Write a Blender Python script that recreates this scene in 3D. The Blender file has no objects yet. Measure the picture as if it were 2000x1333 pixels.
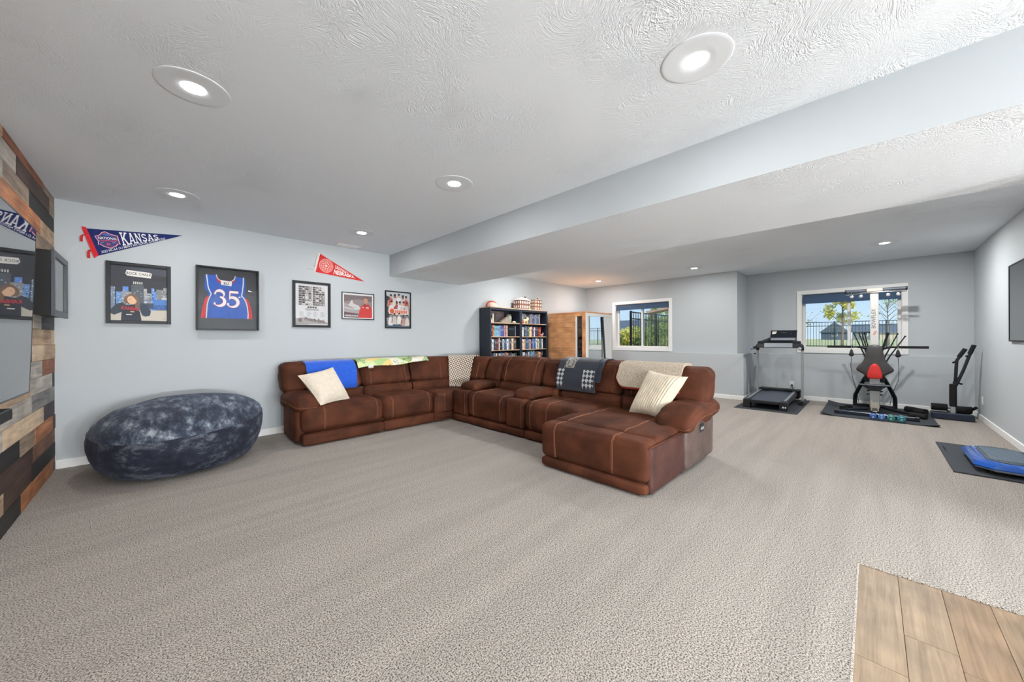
import bpy, bmesh, math, random
from mathutils import Vector, Matrix, noise

random.seed(11)
scene = bpy.context.scene
COL = scene.collection
PI = math.pi

# ------------------------------------------------------------------ camera
cam_d = bpy.data.cameras.new('camera')
cam_d.sensor_fit = 'HORIZONTAL'
cam_d.sensor_width = 36.0
cam_d.lens = 698.693 * 36.0 / 2000.0
cam_d.shift_y = -(666.5 - 662.047) / 2000.0
cam_d.clip_start = 0.02
cam_d.clip_end = 400
cam = bpy.data.objects.new('camera', cam_d)
COL.objects.link(cam)
_a, _r = math.radians(45.16), math.radians(-0.226)
_fw = Vector((math.cos(_a), math.sin(_a), 0))
_rt = Vector((math.sin(_a), -math.cos(_a), 0))
_up = Vector((0, 0, 1))
_rx = _rt * math.cos(_r) + _up * math.sin(_r)
_ux = -_rt * math.sin(_r) + _up * math.cos(_r)
cam.matrix_world = Matrix(((_rx.x, _ux.x, -_fw.x, 0), (_rx.y, _ux.y, -_fw.y, 0), (_rx.z, _ux.z, -_fw.z, 1.303), (0, 0, 0, 1)))
scene.camera = cam

# ------------------------------------------------------------------ sky, sun, exposure
world = bpy.data.worlds.new('world')
scene.world = world
world.use_nodes = True
_nt = world.node_tree
_bg = _nt.nodes['Background']
_tc = _nt.nodes.new('ShaderNodeTexCoord')
_sx = _nt.nodes.new('ShaderNodeSeparateXYZ')
_rp = _nt.nodes.new('ShaderNodeValToRGB')
_nt.links.new(_tc.outputs['Generated'], _sx.inputs[0])
_nt.links.new(_sx.outputs['Z'], _rp.inputs[0])
_e = _rp.color_ramp.elements
_e[0].position, _e[0].color = 0.0, (.64, .79, .93, 1)
_e[1].position, _e[1].color = 1.0, (.13, .30, .72, 1)
_k = _e.new(.12)
_k.color = (.44, .67, .95, 1)
_k = _e.new(.35)
_k.color = (.26, .48, .88, 1)
_nt.links.new(_rp.outputs[0], _bg.inputs[0])
_bg.inputs[1].default_value = 1.15
sun_d = bpy.data.lights.new('sun', 'SUN')
sun_d.energy = 4.6
sun_d.angle = math.radians(0.6)
sun_d.color = (1.0, 0.94, 0.84)
sun = bpy.data.objects.new('sun', sun_d)
COL.objects.link(sun)
_sd = Vector((math.cos(math.radians(42)) * -0.82, math.cos(math.radians(42)) * -0.57, math.sin(math.radians(42))))
sun.rotation_euler = _sd.to_track_quat('Z', 'Y').to_euler()
sun.location = (-6, -4, 9)
LAMP_POWER = 10.0     # watts of each recessed downlight
FILL_GLOBE_POWER = 620.0  # emission of the added fill globes, unseen behind the camera
scene.view_settings.view_transform = 'Standard'
scene.view_settings.look = 'None'
scene.view_settings.gamma = 1.0
scene.view_settings.use_curve_mapping = False
scene.view_settings.exposure = 0.05
scene.cycles.max_bounces = 5
scene.cycles.diffuse_bounces = 4
scene.cycles.glossy_bounces = 3
scene.cycles.transparent_max_bounces = 12
scene.cycles.adaptive_threshold = 0.04
scene.cycles.caustics_reflective = False
scene.cycles.caustics_refractive = False

# ------------------------------------------------------------------ helpers
def C(r, g=None, b=None):
    """sRGB 0-255 -> linear"""
    if g is None:
        r, g, b = r
    return tuple((c / 12.92 if c <= 0.04045 else ((c + 0.055) / 1.055) ** 2.4) for c in (r / 255.0, g / 255.0, b / 255.0))

MATS = {}

def mat(name, rgb, rough=0.6, metal=0.0, spec=0.5, var=None, bump=None, sheen=0.0, coat=0.0, rgb2=None, emit=None, trans=0.0, sheen_tint=None):
    """procedural principled material; var=(scale, amount[, stretch]) colour variation, bump=(scale, strength, detail)"""
    if name in MATS:
        return MATS[name]
    m = bpy.data.materials.new(name)
    m.use_nodes = True
    nt = m.node_tree
    b = nt.nodes['Principled BSDF']
    b.inputs['Base Color'].default_value = (*rgb, 1)
    b.inputs['Roughness'].default_value = rough
    b.inputs['Metallic'].default_value = metal
    b.inputs['Specular IOR Level'].default_value = spec
    if sheen:
        b.inputs['Sheen Weight'].default_value = sheen
        b.inputs['Sheen Roughness'].default_value = 0.45
        if sheen_tint:
            b.inputs['Sheen Tint'].default_value = (*sheen_tint, 1)
    if coat:
        b.inputs['Coat Weight'].default_value = coat
    if trans:
        b.inputs['Transmission Weight'].default_value = trans
    if emit:
        b.inputs['Emission Color'].default_value = (*emit[0], 1)
        b.inputs['Emission Strength'].default_value = emit[1]
    tc = None
    if var or bump:
        tc = nt.nodes.new('ShaderNodeTexCoord')
    if var:
        src = tc.outputs['Object']
        if len(var) > 2:
            mp = nt.nodes.new('ShaderNodeMapping')
            mp.inputs['Scale'].default_value = var[2]
            nt.links.new(src, mp.inputs[0])
            src = mp.outputs[0]
        n = nt.nodes.new('ShaderNodeTexNoise')
        n.inputs['Scale'].default_value = var[0]
        n.inputs['Detail'].default_value = 4
        nt.links.new(src, n.inputs['Vector'])
        rp = nt.nodes.new('ShaderNodeValToRGB')
        lo = tuple(max(0, c * (1 - var[1])) for c in rgb)
        hi = rgb2 if rgb2 else tuple(min(1, c * (1 + var[1])) for c in rgb)
        rp.color_ramp.elements[0].position = 0.3
        rp.color_ramp.elements[1].position = 0.7
        rp.color_ramp.elements[0].color = (*lo, 1)
        rp.color_ramp.elements[1].color = (*hi, 1)
        nt.links.new(n.outputs['Fac'], rp.inputs[0])
        nt.links.new(rp.outputs[0], b.inputs['Base Color'])
    if bump:
        n = nt.nodes.new('ShaderNodeTexNoise')
        n.inputs['Scale'].default_value = bump[0]
        n.inputs['Detail'].default_value = bump[2] if len(bump) > 2 else 3
        nt.links.new(tc.outputs['Object'], n.inputs['Vector'])
        bp = nt.nodes.new('ShaderNodeBump')
        bp.inputs['Strength'].default_value = bump[1]
        bp.inputs['Distance'].default_value = bump[3] if len(bump) > 3 else 0.004
        nt.links.new(n.outputs['Fac'], bp.inputs['Height'])
        nt.links.new(bp.outputs[0], b.inputs['Normal'])
    MATS[name] = m
    return m

def flatmat(rgb255, rough=0.55):
    key = 'print_%02x%02x%02x' % tuple(int(c) for c in rgb255)
    return mat(key, C(rgb255), rough)

def glass_mat(name, tint=(1, 1, 1), refl=1.0, ior=1.5):
    if name in MATS:
        return MATS[name]
    m = bpy.data.materials.new(name)
    m.use_nodes = True
    nt = m.node_tree
    nt.nodes.clear()
    out = nt.nodes.new('ShaderNodeOutputMaterial')
    tr = nt.nodes.new('ShaderNodeBsdfTransparent')
    tr.inputs[0].default_value = (*tint, 1)
    gl = nt.nodes.new('ShaderNodeBsdfGlossy')
    gl.inputs['Roughness'].default_value = 0.0
    fr = nt.nodes.new('ShaderNodeFresnel')
    fr.inputs[0].default_value = ior
    ml = nt.nodes.new('ShaderNodeMath')
    ml.operation = 'MULTIPLY'
    ml.inputs[1].default_value = refl
    ml.use_clamp = True
    nt.links.new(fr.outputs[0], ml.inputs[0])
    mx = nt.nodes.new('ShaderNodeMixShader')
    nt.links.new(ml.outputs[0], mx.inputs[0])
    nt.links.new(tr.outputs[0], mx.inputs[1])
    nt.links.new(gl.outputs[0], mx.inputs[2])
    nt.links.new(mx.outputs[0], out.inputs[0])
    MATS[name] = m
    return m

def wood_mat(name, c1, c2, grain=(1.2, 22, 22), rough=0.6, scale=1.6, knots=0.0):
    """grain stretched along the small component of `grain`; differs from object to object"""
    if name in MATS:
        return MATS[name]
    m = bpy.data.materials.new(name)
    m.use_nodes = True
    nt = m.node_tree
    b = nt.nodes['Principled BSDF']
    b.inputs['Roughness'].default_value = rough
    tc = nt.nodes.new('ShaderNodeTexCoord')
    oi = nt.nodes.new('ShaderNodeObjectInfo')
    ad = nt.nodes.new('ShaderNodeVectorMath')
    ad.operation = 'ADD'
    sc = nt.nodes.new('ShaderNodeMath')
    sc.operation = 'MULTIPLY'
    sc.inputs[1].default_value = 37.0
    nt.links.new(oi.outputs['Random'], sc.inputs[0])
    nt.links.new(tc.outputs['Object'], ad.inputs[0])
    nt.links.new(sc.outputs[0], ad.inputs[1])
    mp = nt.nodes.new('ShaderNodeMapping')
    mp.inputs['Scale'].default_value = grain
    nt.links.new(ad.outputs[0], mp.inputs[0])
    n = nt.nodes.new('ShaderNodeTexNoise')
    n.inputs['Scale'].default_value = scale
    n.inputs['Detail'].default_value = 7
    n.inputs['Roughness'].default_value = 0.62
    n.inputs['Distortion'].default_value = 0.6
    nt.links.new(mp.outputs[0], n.inputs['Vector'])
    rp = nt.nodes.new('ShaderNodeValToRGB')
    rp.color_ramp.elements[0].position = 0.33
    rp.color_ramp.elements[1].position = 0.68
    rp.color_ramp.elements[0].color = (*c1, 1)
    rp.color_ramp.elements[1].color = (*c2, 1)
    nt.links.new(n.outputs['Fac'], rp.inputs[0])
    # slow blotches
    n2 = nt.nodes.new('ShaderNodeTexNoise')
    n2.inputs['Scale'].default_value = 4.0
    n2.inputs['Detail'].default_value = 3
    nt.links.new(ad.outputs[0], n2.inputs['Vector'])
    mr = nt.nodes.new('ShaderNodeMapRange')
    mr.inputs['From Min'].default_value = 0.3
    mr.inputs['From Max'].default_value = 0.7
    mr.inputs['To Min'].default_value = 0.72
    mr.inputs['To Max'].default_value = 1.2
    nt.links.new(n2.outputs['Fac'], mr.inputs[0])
    hsv = nt.nodes.new('ShaderNodeHueSaturation')
    nt.links.new(rp.outputs[0], hsv.inputs['Color'])
    nt.links.new(mr.outputs[0], hsv.inputs['Value'])
    nt.links.new(hsv.outputs[0], b.inputs['Base Color'])
    bp = nt.nodes.new('ShaderNodeBump')
    bp.inputs['Strength'].default_value = 0.35
    bp.inputs['Distance'].default_value = 0.003
    nt.links.new(n.outputs['Fac'], bp.inputs['Height'])
    nt.links.new(bp.outputs[0], b.inputs['Normal'])
    MATS[name] = m
    return m

def wl(o):
    v = Vector((0, 0, 0))
    while o is not None:
        v += o.location
        o = o.parent
    return v

class MB:
    """collects shapes in world coordinates and links them as ONE mesh object"""
    def __init__(s):
        s.v, s.f, s.m = [], [], []

    def add(s, verts, faces, mi=0):
        k = len(s.v)
        s.v.extend([tuple(p) for p in verts])
        s.f.extend([tuple(i + k for i in fc) for fc in faces])
        s.m.extend([mi] * len(faces))
        return s

    def box(s, x0, x1, y0, y1, z0, z1, bev=0.0, mi=0, M=None):
        x0, x1 = min(x0, x1), max(x0, x1)
        y0, y1 = min(y0, y1), max(y0, y1)
        z0, z1 = min(z0, z1), max(z0, z1)
        if bev <= 0:
            V = [(x, y, z) for x in (x0, x1) for y in (y0, y1) for z in (z0, z1)]
            F = [(0, 1, 3, 2), (4, 6, 7, 5), (0, 4, 5, 1), (2, 3, 7, 6), (0, 2, 6, 4), (1, 5, 7, 3)]
        else:
            b = min(bev, (x1 - x0) * .45, (y1 - y0) * .45, (z1 - z0) * .45)
            V, idx = [], {}
            for i, x in enumerate((x0, x1)):
                for j, y in enumerate((y0, y1)):
                    for k, z in enumerate((z0, z1)):
                        sx, sy, sz = (b if i == 0 else -b), (b if j == 0 else -b), (b if k == 0 else -b)
                        idx[i, j, k, 0] = len(V); V.append((x, y + sy, z + sz))
                        idx[i, j, k, 1] = len(V); V.append((x + sx, y, z + sz))
                        idx[i, j, k, 2] = len(V); V.append((x + sx, y + sy, z))
            F = []
            for i in (0, 1):
                F.append([idx[i, j, k, 0] for j, k in ((0, 0), (1, 0), (1, 1), (0, 1))])
                F.append([idx[j, i, k, 1] for j, k in ((0, 0), (1, 0), (1, 1), (0, 1))])
                F.append([idx[j, k, i, 2] for j, k in ((0, 0), (1, 0), (1, 1), (0, 1))])
            for a in (0, 1):
                for c in (0, 1):
                    F.append([idx[0, a, c, 1], idx[1, a, c, 1], idx[1, a, c, 2], idx[0, a, c, 2]])
                    F.append([idx[a, 0, c, 0], idx[a, 1, c, 0], idx[a, 1, c, 2], idx[a, 0, c, 2]])
                    F.append([idx[a, c, 0, 0], idx[a, c, 1, 0], idx[a, c, 1, 1], idx[a, c, 0, 1]])
            for i in (0, 1):
                for j in (0, 1):
                    for k in (0, 1):
                        F.append([idx[i, j, k, 0], idx[i, j, k, 1], idx[i, j, k, 2]])
        if M is not None:
            V = [M @ Vector(p) for p in V]
        return s.add(V, F, mi)

    def tube(s, pts, r, n=10, mi=0, caps=True, closed=False):
        pts = [Vector(p) for p in pts]
        N = len(pts)
        rs = r if isinstance(r, (list, tuple)) else [r] * N
        V, F = [], []
        t0 = (pts[1] - pts[0]).normalized()
        up = Vector((0, 0, 1)) if abs(t0.z) < 0.9 else Vector((1, 0, 0))
        nrm = (up - t0 * up.dot(t0)).normalized()
        for i in range(N):
            if closed:
                t = (pts[(i + 1) % N] - pts[i - 1]).normalized()
            else:
                t = (pts[min(i + 1, N - 1)] - pts[max(i - 1, 0)]).normalized()
            nrm = (nrm - t * nrm.dot(t))
            nrm = nrm.normalized() if nrm.length > 1e-6 else t.orthogonal().normalized()
            bn = t.cross(nrm)
            for k in range(n):
                a = 2 * PI * k / n
                V.append(pts[i] + (nrm * math.cos(a) + bn * math.sin(a)) * rs[i])
        for i in range(N if closed else N - 1):
            j = (i + 1) % N
            for k in range(n):
                F.append((i * n + k, i * n + (k + 1) % n, j * n + (k + 1) % n, j * n + k))
        if caps and not closed:
            F.append(tuple(range(n - 1, -1, -1)))
            F.append(tuple((N - 1) * n + k for k in range(n)))
        return s.add(V, F, mi)

    def lathe(s, prof, n=24, c=(0, 0, 0), mi=0, M=None, fn=None):
        """profile [(r, z)] about the vertical through c"""
        V, F = [], []
        for r, z in prof:
            for k in range(n):
                a = 2 * PI * k / n
                p = Vector((r * math.cos(a), r * math.sin(a), z))
                if fn:
                    p = fn(p)
                if M is not None:
                    p = M @ p
                V.append(p + Vector(c))
        for i in range(len(prof) - 1):
            for k in range(n):
                F.append((i * n + k, i * n + (k + 1) % n, (i + 1) * n + (k + 1) % n, (i + 1) * n + k))
        F.append(tuple(range(n - 1, -1, -1)))
        F.append(tuple((len(prof) - 1) * n + k for k in range(n)))
        return s.add(V, F, mi)

    def prism(s, poly, h0, h1, fn, mi=0):
        """closed 2-D polygon extruded from h0 to h1; fn(a, b, h) -> xyz"""
        n = len(poly)
        V = [fn(a, b, h0) for a, b in poly] + [fn(a, b, h1) for a, b in poly]
        F = [tuple(range(n - 1, -1, -1)), tuple(range(n, 2 * n))]
        F += [(i, (i + 1) % n, n + (i + 1) % n, n + i) for i in range(n)]
        return s.add(V, F, mi)

    def grid(s, fn, nu, nv, thick=0.0, mi=0):
        """fn(u, v) -> (point, normal); two-sided sheet of a thickness"""
        V, F = [], []
        top = [[fn(i / nu, j / nv) for j in range(nv + 1)] for i in range(nu + 1)]
        W = nv + 1
        for i in range(nu + 1):
            for j in range(nv + 1):
                V.append(Vector(top[i][j][0]))
        for i in range(nu):
            for j in range(nv):
                F.append((i * W + j, (i + 1) * W + j, (i + 1) * W + j + 1, i * W + j + 1))
        if thick:
            K = len(V)
            for i in range(nu + 1):
                for j in range(nv + 1):
                    V.append(Vector(top[i][j][0]) - Vector(top[i][j][1]) * thick)
            for i in range(nu):
                for j in range(nv):
                    F.append((K + i * W + j, K + i * W + j + 1, K + (i + 1) * W + j + 1, K + (i + 1) * W + j))
            for i in range(nu):
                for j in (0, nv):
                    F.append((i * W + j, (i + 1) * W + j, K + (i + 1) * W + j, K + i * W + j))
            for j in range(nv):
                for i in (0, nu):
                    F.append((i * W + j, i * W + j + 1, K + i * W + j + 1, K + i * W + j))
        return s.add(V, F, mi)

    def build(s, name, mats, parent=None, smooth=40):
        off = wl(parent) if parent is not None else Vector((0, 0, 0))
        me = bpy.data.meshes.new(name)
        me.from_pydata([(p[0] - off.x, p[1] - off.y, p[2] - off.z) for p in s.v], [], s.f)
        if not isinstance(mats, (list, tuple)):
            mats = [mats]
        for m_ in mats:
            me.materials.append(m_)
        if len(mats) > 1:
            me.polygons.foreach_set('material_index', s.m)
        bm = bmesh.new()
        bm.from_mesh(me)
        bmesh.ops.recalc_face_normals(bm, faces=bm.faces)
        bm.to_mesh(me)
        bm.free()
        if smooth:
            me.polygons.foreach_set('use_smooth', [True] * len(me.polygons))
            me.set_sharp_from_angle(angle=math.radians(smooth))
        me.update()
        o = bpy.data.objects.new(name, me)
        COL.objects.link(o)
        if parent is not None:
            o.parent = parent
        return o

def tag(o, label=None, cat=None, group=None, kind=None):
    if label:
        o['label'] = label
    if cat:
        o['category'] = cat
    if group:
        o['group'] = group
    if kind:
        o['kind'] = kind
    return o

def thing(name, label, cat, loc=(0, 0, 0), group=None, rotz=0.0):
    o = bpy.data.objects.new(name, None)
    o.empty_display_size = 0.1
    COL.objects.link(o)
    o.location = loc
    o.rotation_euler = (0, 0, rotz)
    return tag(o, label, cat, group)

def struct(o, label=None):
    o['kind'] = 'structure'
    if label:
        o['label'] = label
    return o

class Cushion:
    """upholstered rounded block; S(p) maps a point of the cube surface [-1,1]^3 onto it"""
    def __init__(s, x0, x1, y0, y1, z0, z1, r=0.06, n=12, puff=(0, 0, 0), wr=0.0, wf=9.0, seed=0.0, fn=None):
        s.c = Vector(((x0 + x1) / 2, (y0 + y1) / 2, (z0 + z1) / 2))
        s.h = Vector((abs(x1 - x0) / 2, abs(y1 - y0) / 2, abs(z1 - z0) / 2))
        s.r, s.n, s.puff, s.wr, s.wf, s.seed, s.fn = min(r, min(s.h) * 0.98), n, puff, wr, wf, seed, fn

    def S(s, p, lift=0.0):
        q = [p[i] * s.h[i] for i in range(3)]
        inn = [s.h[i] - s.r for i in range(3)]
        c = [max(-inn[i], min(inn[i], q[i])) for i in range(3)]
        d = Vector([q[i] - c[i] for i in range(3)])
        L = d.length
        d = d / L if L > 1e-9 else Vector((0, 0, 1))
        pos = [c[i] + d[i] * (s.r + lift) for i in range(3)]
        k = [1 - p[i] * p[i] for i in range(3)]
        for i in range(3):
            a, b = k[(i + 1) % 3], k[(i + 2) % 3]
            pos[i] += s.puff[i] * p[i] * (a * b) ** 0.6
        P = Vector(pos) + s.c
        if s.wr:
            t = Vector((P.x * s.wf + s.seed, P.y * s.wf, P.z * s.wf * 0.7))
            P = P + d * (noise.noise(t) * s.wr + noise.noise(t * 2.7) * s.wr * 0.35)
        if s.fn:
            P = s.fn(P)
        return P

    def put(s, mb, mi=0):
        n = s.n
        def tt(i):
            u = -1 + 2 * i / n
            return math.copysign(1 - (1 - abs(u)) ** 1.5, u)
        T = [tt(i) for i in range(n + 1)]
        idx, V, F = {}, [], []
        def vid(p):
            key = (round(p[0], 5), round(p[1], 5), round(p[2], 5))
            if key not in idx:
                idx[key] = len(V)
                V.append(s.S(p))
            return idx[key]
        for ax in range(3):
            for sg in (-1, 1):
                for i in range(n):
                    for j in range(n):
                        q = []
                        for a, b in ((i, j), (i + 1, j), (i + 1, j + 1), (i, j + 1)):
                            p = [0, 0, 0]
                            p[ax], p[(ax + 1) % 3], p[(ax + 2) % 3] = sg, T[a], T[b]
                            q.append(vid(p))
                        F.append(q if sg > 0 else q[::-1])
        mb.add(V, F, mi)
        return mb

    def line(s, a, b, steps=14, lift=0.001):
        """surface points from cube point a to cube point b"""
        return [s.S([a[i] + (b[i] - a[i]) * t / steps for i in range(3)], lift) for t in range(steps + 1)]

def text_mesh(body, size=1.0, bold=0.0, spacing=1.0, align='CENTER'):
    """2-D vertices and faces of a text in the built-in face"""
    cu = bpy.data.curves.new('lettering', 'FONT')
    cu.body = body
    cu.size = size
    cu.offset = bold
    cu.space_character = spacing
    cu.align_x = align
    cu.resolution_u = 3
    o = bpy.data.objects.new('lettering', cu)
    COL.objects.link(o)
    dg = bpy.context.evaluated_depsgraph_get()
    me = bpy.data.meshes.new_from_object(o.evaluated_get(dg))
    V = [(v.co.x, v.co.y) for v in me.vertices]
    F = [tuple(p.vertices) for p in me.polygons]
    bpy.data.objects.remove(o)
    bpy.data.curves.remove(cu)
    bpy.data.meshes.remove(me)
    return V, F

class Flat:
    """flat print: coloured polygons in a plane, in thin layers"""
    def __init__(s, org, ex, ey, step=0.0003):
        s.o, s.ex, s.ey = Vector(org), Vector(ex), Vector(ey)
        s.n = s.ex.normalized().cross(s.ey.normalized())
        s.mb, s.cols, s.step, s.lay, s.cnt = MB(), [], step, 0, 0   # every piece lies a hair above the one before

    def mi(s, rgb):
        rgb = tuple(rgb)
        if rgb not in s.cols:
            s.cols.append(rgb)
        return s.cols.index(rgb)

    def P(s, x, y):
        return s.o + s.ex * x + s.ey * y + s.n * (1.2e-5 * s.cnt)

    def poly(s, rgb, pts, layer=None):
        s.lay = s.lay + 1 if layer is None else layer
        s.cnt += 1
        s.mb.add([s.P(x, y) for x, y in pts], [tuple(range(len(pts)))], s.mi(rgb))

    def rect(s, rgb, x0, y0, x1, y1, layer=None):
        s.poly(rgb, [(x0, y0), (x1, y0), (x1, y1), (x0, y1)], layer)

    def ell(s, rgb, cx, cy, rx, ry, n=20, layer=None, rot=0.0):
        pts = []
        for k in range(n):
            a = 2 * PI * k / n
            x, y = rx * math.cos(a), ry * math.sin(a)
            pts.append((cx + x * math.cos(rot) - y * math.sin(rot), cy + x * math.sin(rot) + y * math.cos(rot)))
        s.poly(rgb, pts, layer)

    def strip(s, rgb, pts, w, layer=None, warp=None):
        """thick polyline, w a number or one per point"""
        s.lay = s.lay + 1 if layer is None else layer
        s.cnt += 1
        n = len(pts)
        ws = w if isinstance(w, (list, tuple)) else [w] * n
        L, R = [], []
        for i in range(n):
            a, b = Vector(pts[max(i - 1, 0)]), Vector(pts[min(i + 1, n - 1)])
            d = (b - a).normalized()
            q = Vector((-d.y, d.x)) * ws[i] / 2
            L.append(Vector(pts[i]) + q)
            R.append(Vector(pts[i]) - q)
        W = warp or (lambda x, y: (x, y))
        V = [s.P(*W(p.x, p.y)) for p in L] + [s.P(*W(p.x, p.y)) for p in R]
        s.mb.add(V, [(i, i + 1, n + i + 1, n + i) for i in range(n - 1)], s.mi(rgb))

    def text(s, rgb, body, x, y, size, bold=0.0, spacing=1.0, warp=None, sx=1.0, align='CENTER', layer=None, rot=0.0):
        s.lay = s.lay + 1 if layer is None else layer
        s.cnt += 1
        V, F = text_mesh(body, size, bold, spacing, align)
        ca, sa = math.cos(rot), math.sin(rot)
        if warp:                                   # warp(u, v): u, v in 0..1 of the text box
            xs, ys = [p[0] for p in V], [p[1] for p in V]
            x0, x1, y0, y1 = min(xs), max(xs), min(ys), max(ys)
            pts = [s.P(*warp((a - x0) / (x1 - x0), (b - y0) / (y1 - y0))) for a, b in V]
        else:
            pts = [s.P(x + (a * sx) * ca - b * sa, y + (a * sx) * sa + b * ca) for a, b in V]
        s.mb.add(pts, F, s.mi(rgb))

    def build(s, name, parent=None, rough=0.55):
        o = s.mb.build(name, [flatmat(c, rough) for c in s.cols], parent, smooth=0)
        return o

def bilin(tl, tr, br, bl):
    def w(u, v):
        ax, ay = tl[0] + (tr[0] - tl[0]) * u, tl[1] + (tr[1] - tl[1]) * u
        bx, by = bl[0] + (br[0] - bl[0]) * u, bl[1] + (br[1] - bl[1]) * u
        return bx + (ax - bx) * v, by + (ay - by) * v
    return w

ORD = ['first', 'second', 'third', 'fourth', 'fifth', 'sixth', 'seventh', 'eighth', 'ninth', 'tenth', 'eleventh', 'twelfth',
       'thirteenth', 'fourteenth', 'fifteenth', 'sixteenth', 'seventeenth', 'eighteenth', 'nineteenth', 'twentieth']

# ================================================================== the room
XD, YA, XB, XJ, YJ, YC, HC = -0.726, 5.821, 9.655, 8.807, 2.027, -1.202, 2.74
BX0, BX1, BZ = 2.837, 4.332, 2.381
LZ = 0.962                       # top of the low concrete ledge
YBK = -6.4                       # unseen end of the room behind the camera

M_wall = mat('wall_paint', C(192, 197, 200), 0.75, spec=0.25, bump=(60, 0.05, 1, 0.003))
M_trim = mat('white_trim_paint', C(240, 240, 238), 0.4, spec=0.4)
M_frame_black = mat('black_frame', C(22, 24, 28), 0.45, spec=.3, var=(30, 0.15))

def ceiling_mat():
    m = bpy.data.materials.new('stomped_ceiling')
    m.use_nodes = True
    nt = m.node_tree
    b = nt.nodes['Principled BSDF']
    b.inputs['Base Color'].default_value = (*C(236, 241, 246), 1)
    b.inputs['Roughness'].default_value = 0.8
    b.inputs['Specular IOR Level'].default_value = 0.2
    tc = nt.nodes.new('ShaderNodeTexCoord')
    # crow's foot strokes: a fine wave whose direction swings slowly
    n0 = nt.nodes.new('ShaderNodeTexNoise')
    n0.inputs['Scale'].default_value = 3.2
    n0.inputs['Detail'].default_value = 0
    nt.links.new(tc.outputs['Object'], n0.inputs['Vector'])
    va = nt.nodes.new('ShaderNodeVectorMath')
    va.operation = 'SCALE'
    va.inputs['Scale'].default_value = 1.1
    nt.links.new(n0.outputs['Color'], va.inputs[0])
    ad = nt.nodes.new('ShaderNodeVectorMath')
    ad.operation = 'ADD'
    nt.links.new(tc.outputs['Object'], ad.inputs[0])
    nt.links.new(va.outputs[0], ad.inputs[1])
    n1 = nt.nodes.new('ShaderNodeTexNoise')
    n1.inputs['Scale'].default_value = 42
    n1.inputs['Detail'].default_value = 1
    n1.inputs['Distortion'].default_value = 1.2
    nt.links.new(ad.outputs[0], n1.inputs['Vector'])
    n2 = nt.nodes.new('ShaderNodeTexNoise')
    n2.inputs['Scale'].default_value = 1.3
    nt.links.new(tc.outputs['Object'], n2.inputs['Vector'])
    mr = nt.nodes.new('ShaderNodeMapRange')
    mr.inputs['From Min'].default_value = 0.42
    mr.inputs['From Max'].default_value = 0.62
    mr.inputs['To Min'].default_value = 0.25
    mr.inputs['To Max'].default_value = 1.0
    nt.links.new(n2.outputs['Fac'], mr.inputs[0])
    bp = nt.nodes.new('ShaderNodeBump')
    bp.inputs['Distance'].default_value = 0.010
    ms = nt.nodes.new('ShaderNodeMath')
    ms.operation = 'MULTIPLY'
    ms.inputs[1].default_value = 0.75
    nt.links.new(mr.outputs[0], ms.inputs[0])
    nt.links.new(ms.outputs[0], bp.inputs['Strength'])
    nt.links.new(n1.outputs['Fac'], bp.inputs['Height'])
    nt.links.new(bp.outputs[0], b.inputs['Normal'])
    return m
M_ceil = ceiling_mat()

def carpet_mat():
    m = bpy.data.materials.new('speckled_carpet')
    m.use_nodes = True
    nt = m.node_tree
    b = nt.nodes['Principled BSDF']
    b.inputs['Roughness'].default_value = 0.95
    b.inputs['Specular IOR Level'].default_value = 0.1
    b.inputs['Sheen Weight'].default_value = 0.15
    tc = nt.nodes.new('ShaderNodeTexCoord')
    n = nt.nodes.new('ShaderNodeTexNoise')
    n.inputs['Scale'].default_value = 150
    n.inputs['Detail'].default_value = 2
    n.inputs['Roughness'].default_value = 0.75
    nt.links.new(tc.outputs['Object'], n.inputs['Vector'])
    rp = nt.nodes.new('ShaderNodeValToRGB')
    e = rp.color_ramp.elements
    e[0].position, e[0].color = 0.39, (*C(72, 65, 58), 1)
    e[1].position, e[1].color = 0.60, (*C(198, 190, 181), 1)
    k = e.new(0.47)
    k.color = (*C(151, 141, 131), 1)
    nt.links.new(n.outputs['Fac'], rp.inputs[0])
    # tracks the vacuum left in the nap: combed pile's sheen painted as colour
    mp = nt.nodes.new('ShaderNodeMapping')
    mp.inputs['Rotation'].default_value = (0, 0, math.radians(-8))
    mp.inputs['Scale'].default_value = (0.30, 4.2, 1)
    nt.links.new(tc.outputs['Object'], mp.inputs[0])
    n2 = nt.nodes.new('ShaderNodeTexNoise')
    n2.inputs['Scale'].default_value = 1.5
    n2.inputs['Detail'].default_value = 2
    nt.links.new(mp.outputs[0], n2.inputs['Vector'])
    mr = nt.nodes.new('ShaderNodeMapRange')
    mr.inputs['From Min'].default_value = 0.38
    mr.inputs['From Max'].default_value = 0.62
    mr.inputs['To Min'].default_value = 0.93
    mr.inputs['To Max'].default_value = 1.05
    nt.links.new(n2.outputs['Fac'], mr.inputs[0])
    hsv = nt.nodes.new('ShaderNodeHueSaturation')
    nt.links.new(rp.outputs[0], hsv.inputs['Color'])
    nt.links.new(mr.outputs[0], hsv.inputs['Value'])
    nt.links.new(hsv.outputs[0], b.inputs['Base Color'])
    bp = nt.nodes.new('ShaderNodeBump')
    bp.inputs['Strength'].default_value = 0.7
    bp.inputs['Distance'].default_value = 0.010
    nt.links.new(n.outputs['Fac'], bp.inputs['Height'])
    nt.links.new(bp.outputs[0], b.inputs['Normal'])
    return m
M_carpet = carpet_mat()

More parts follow.
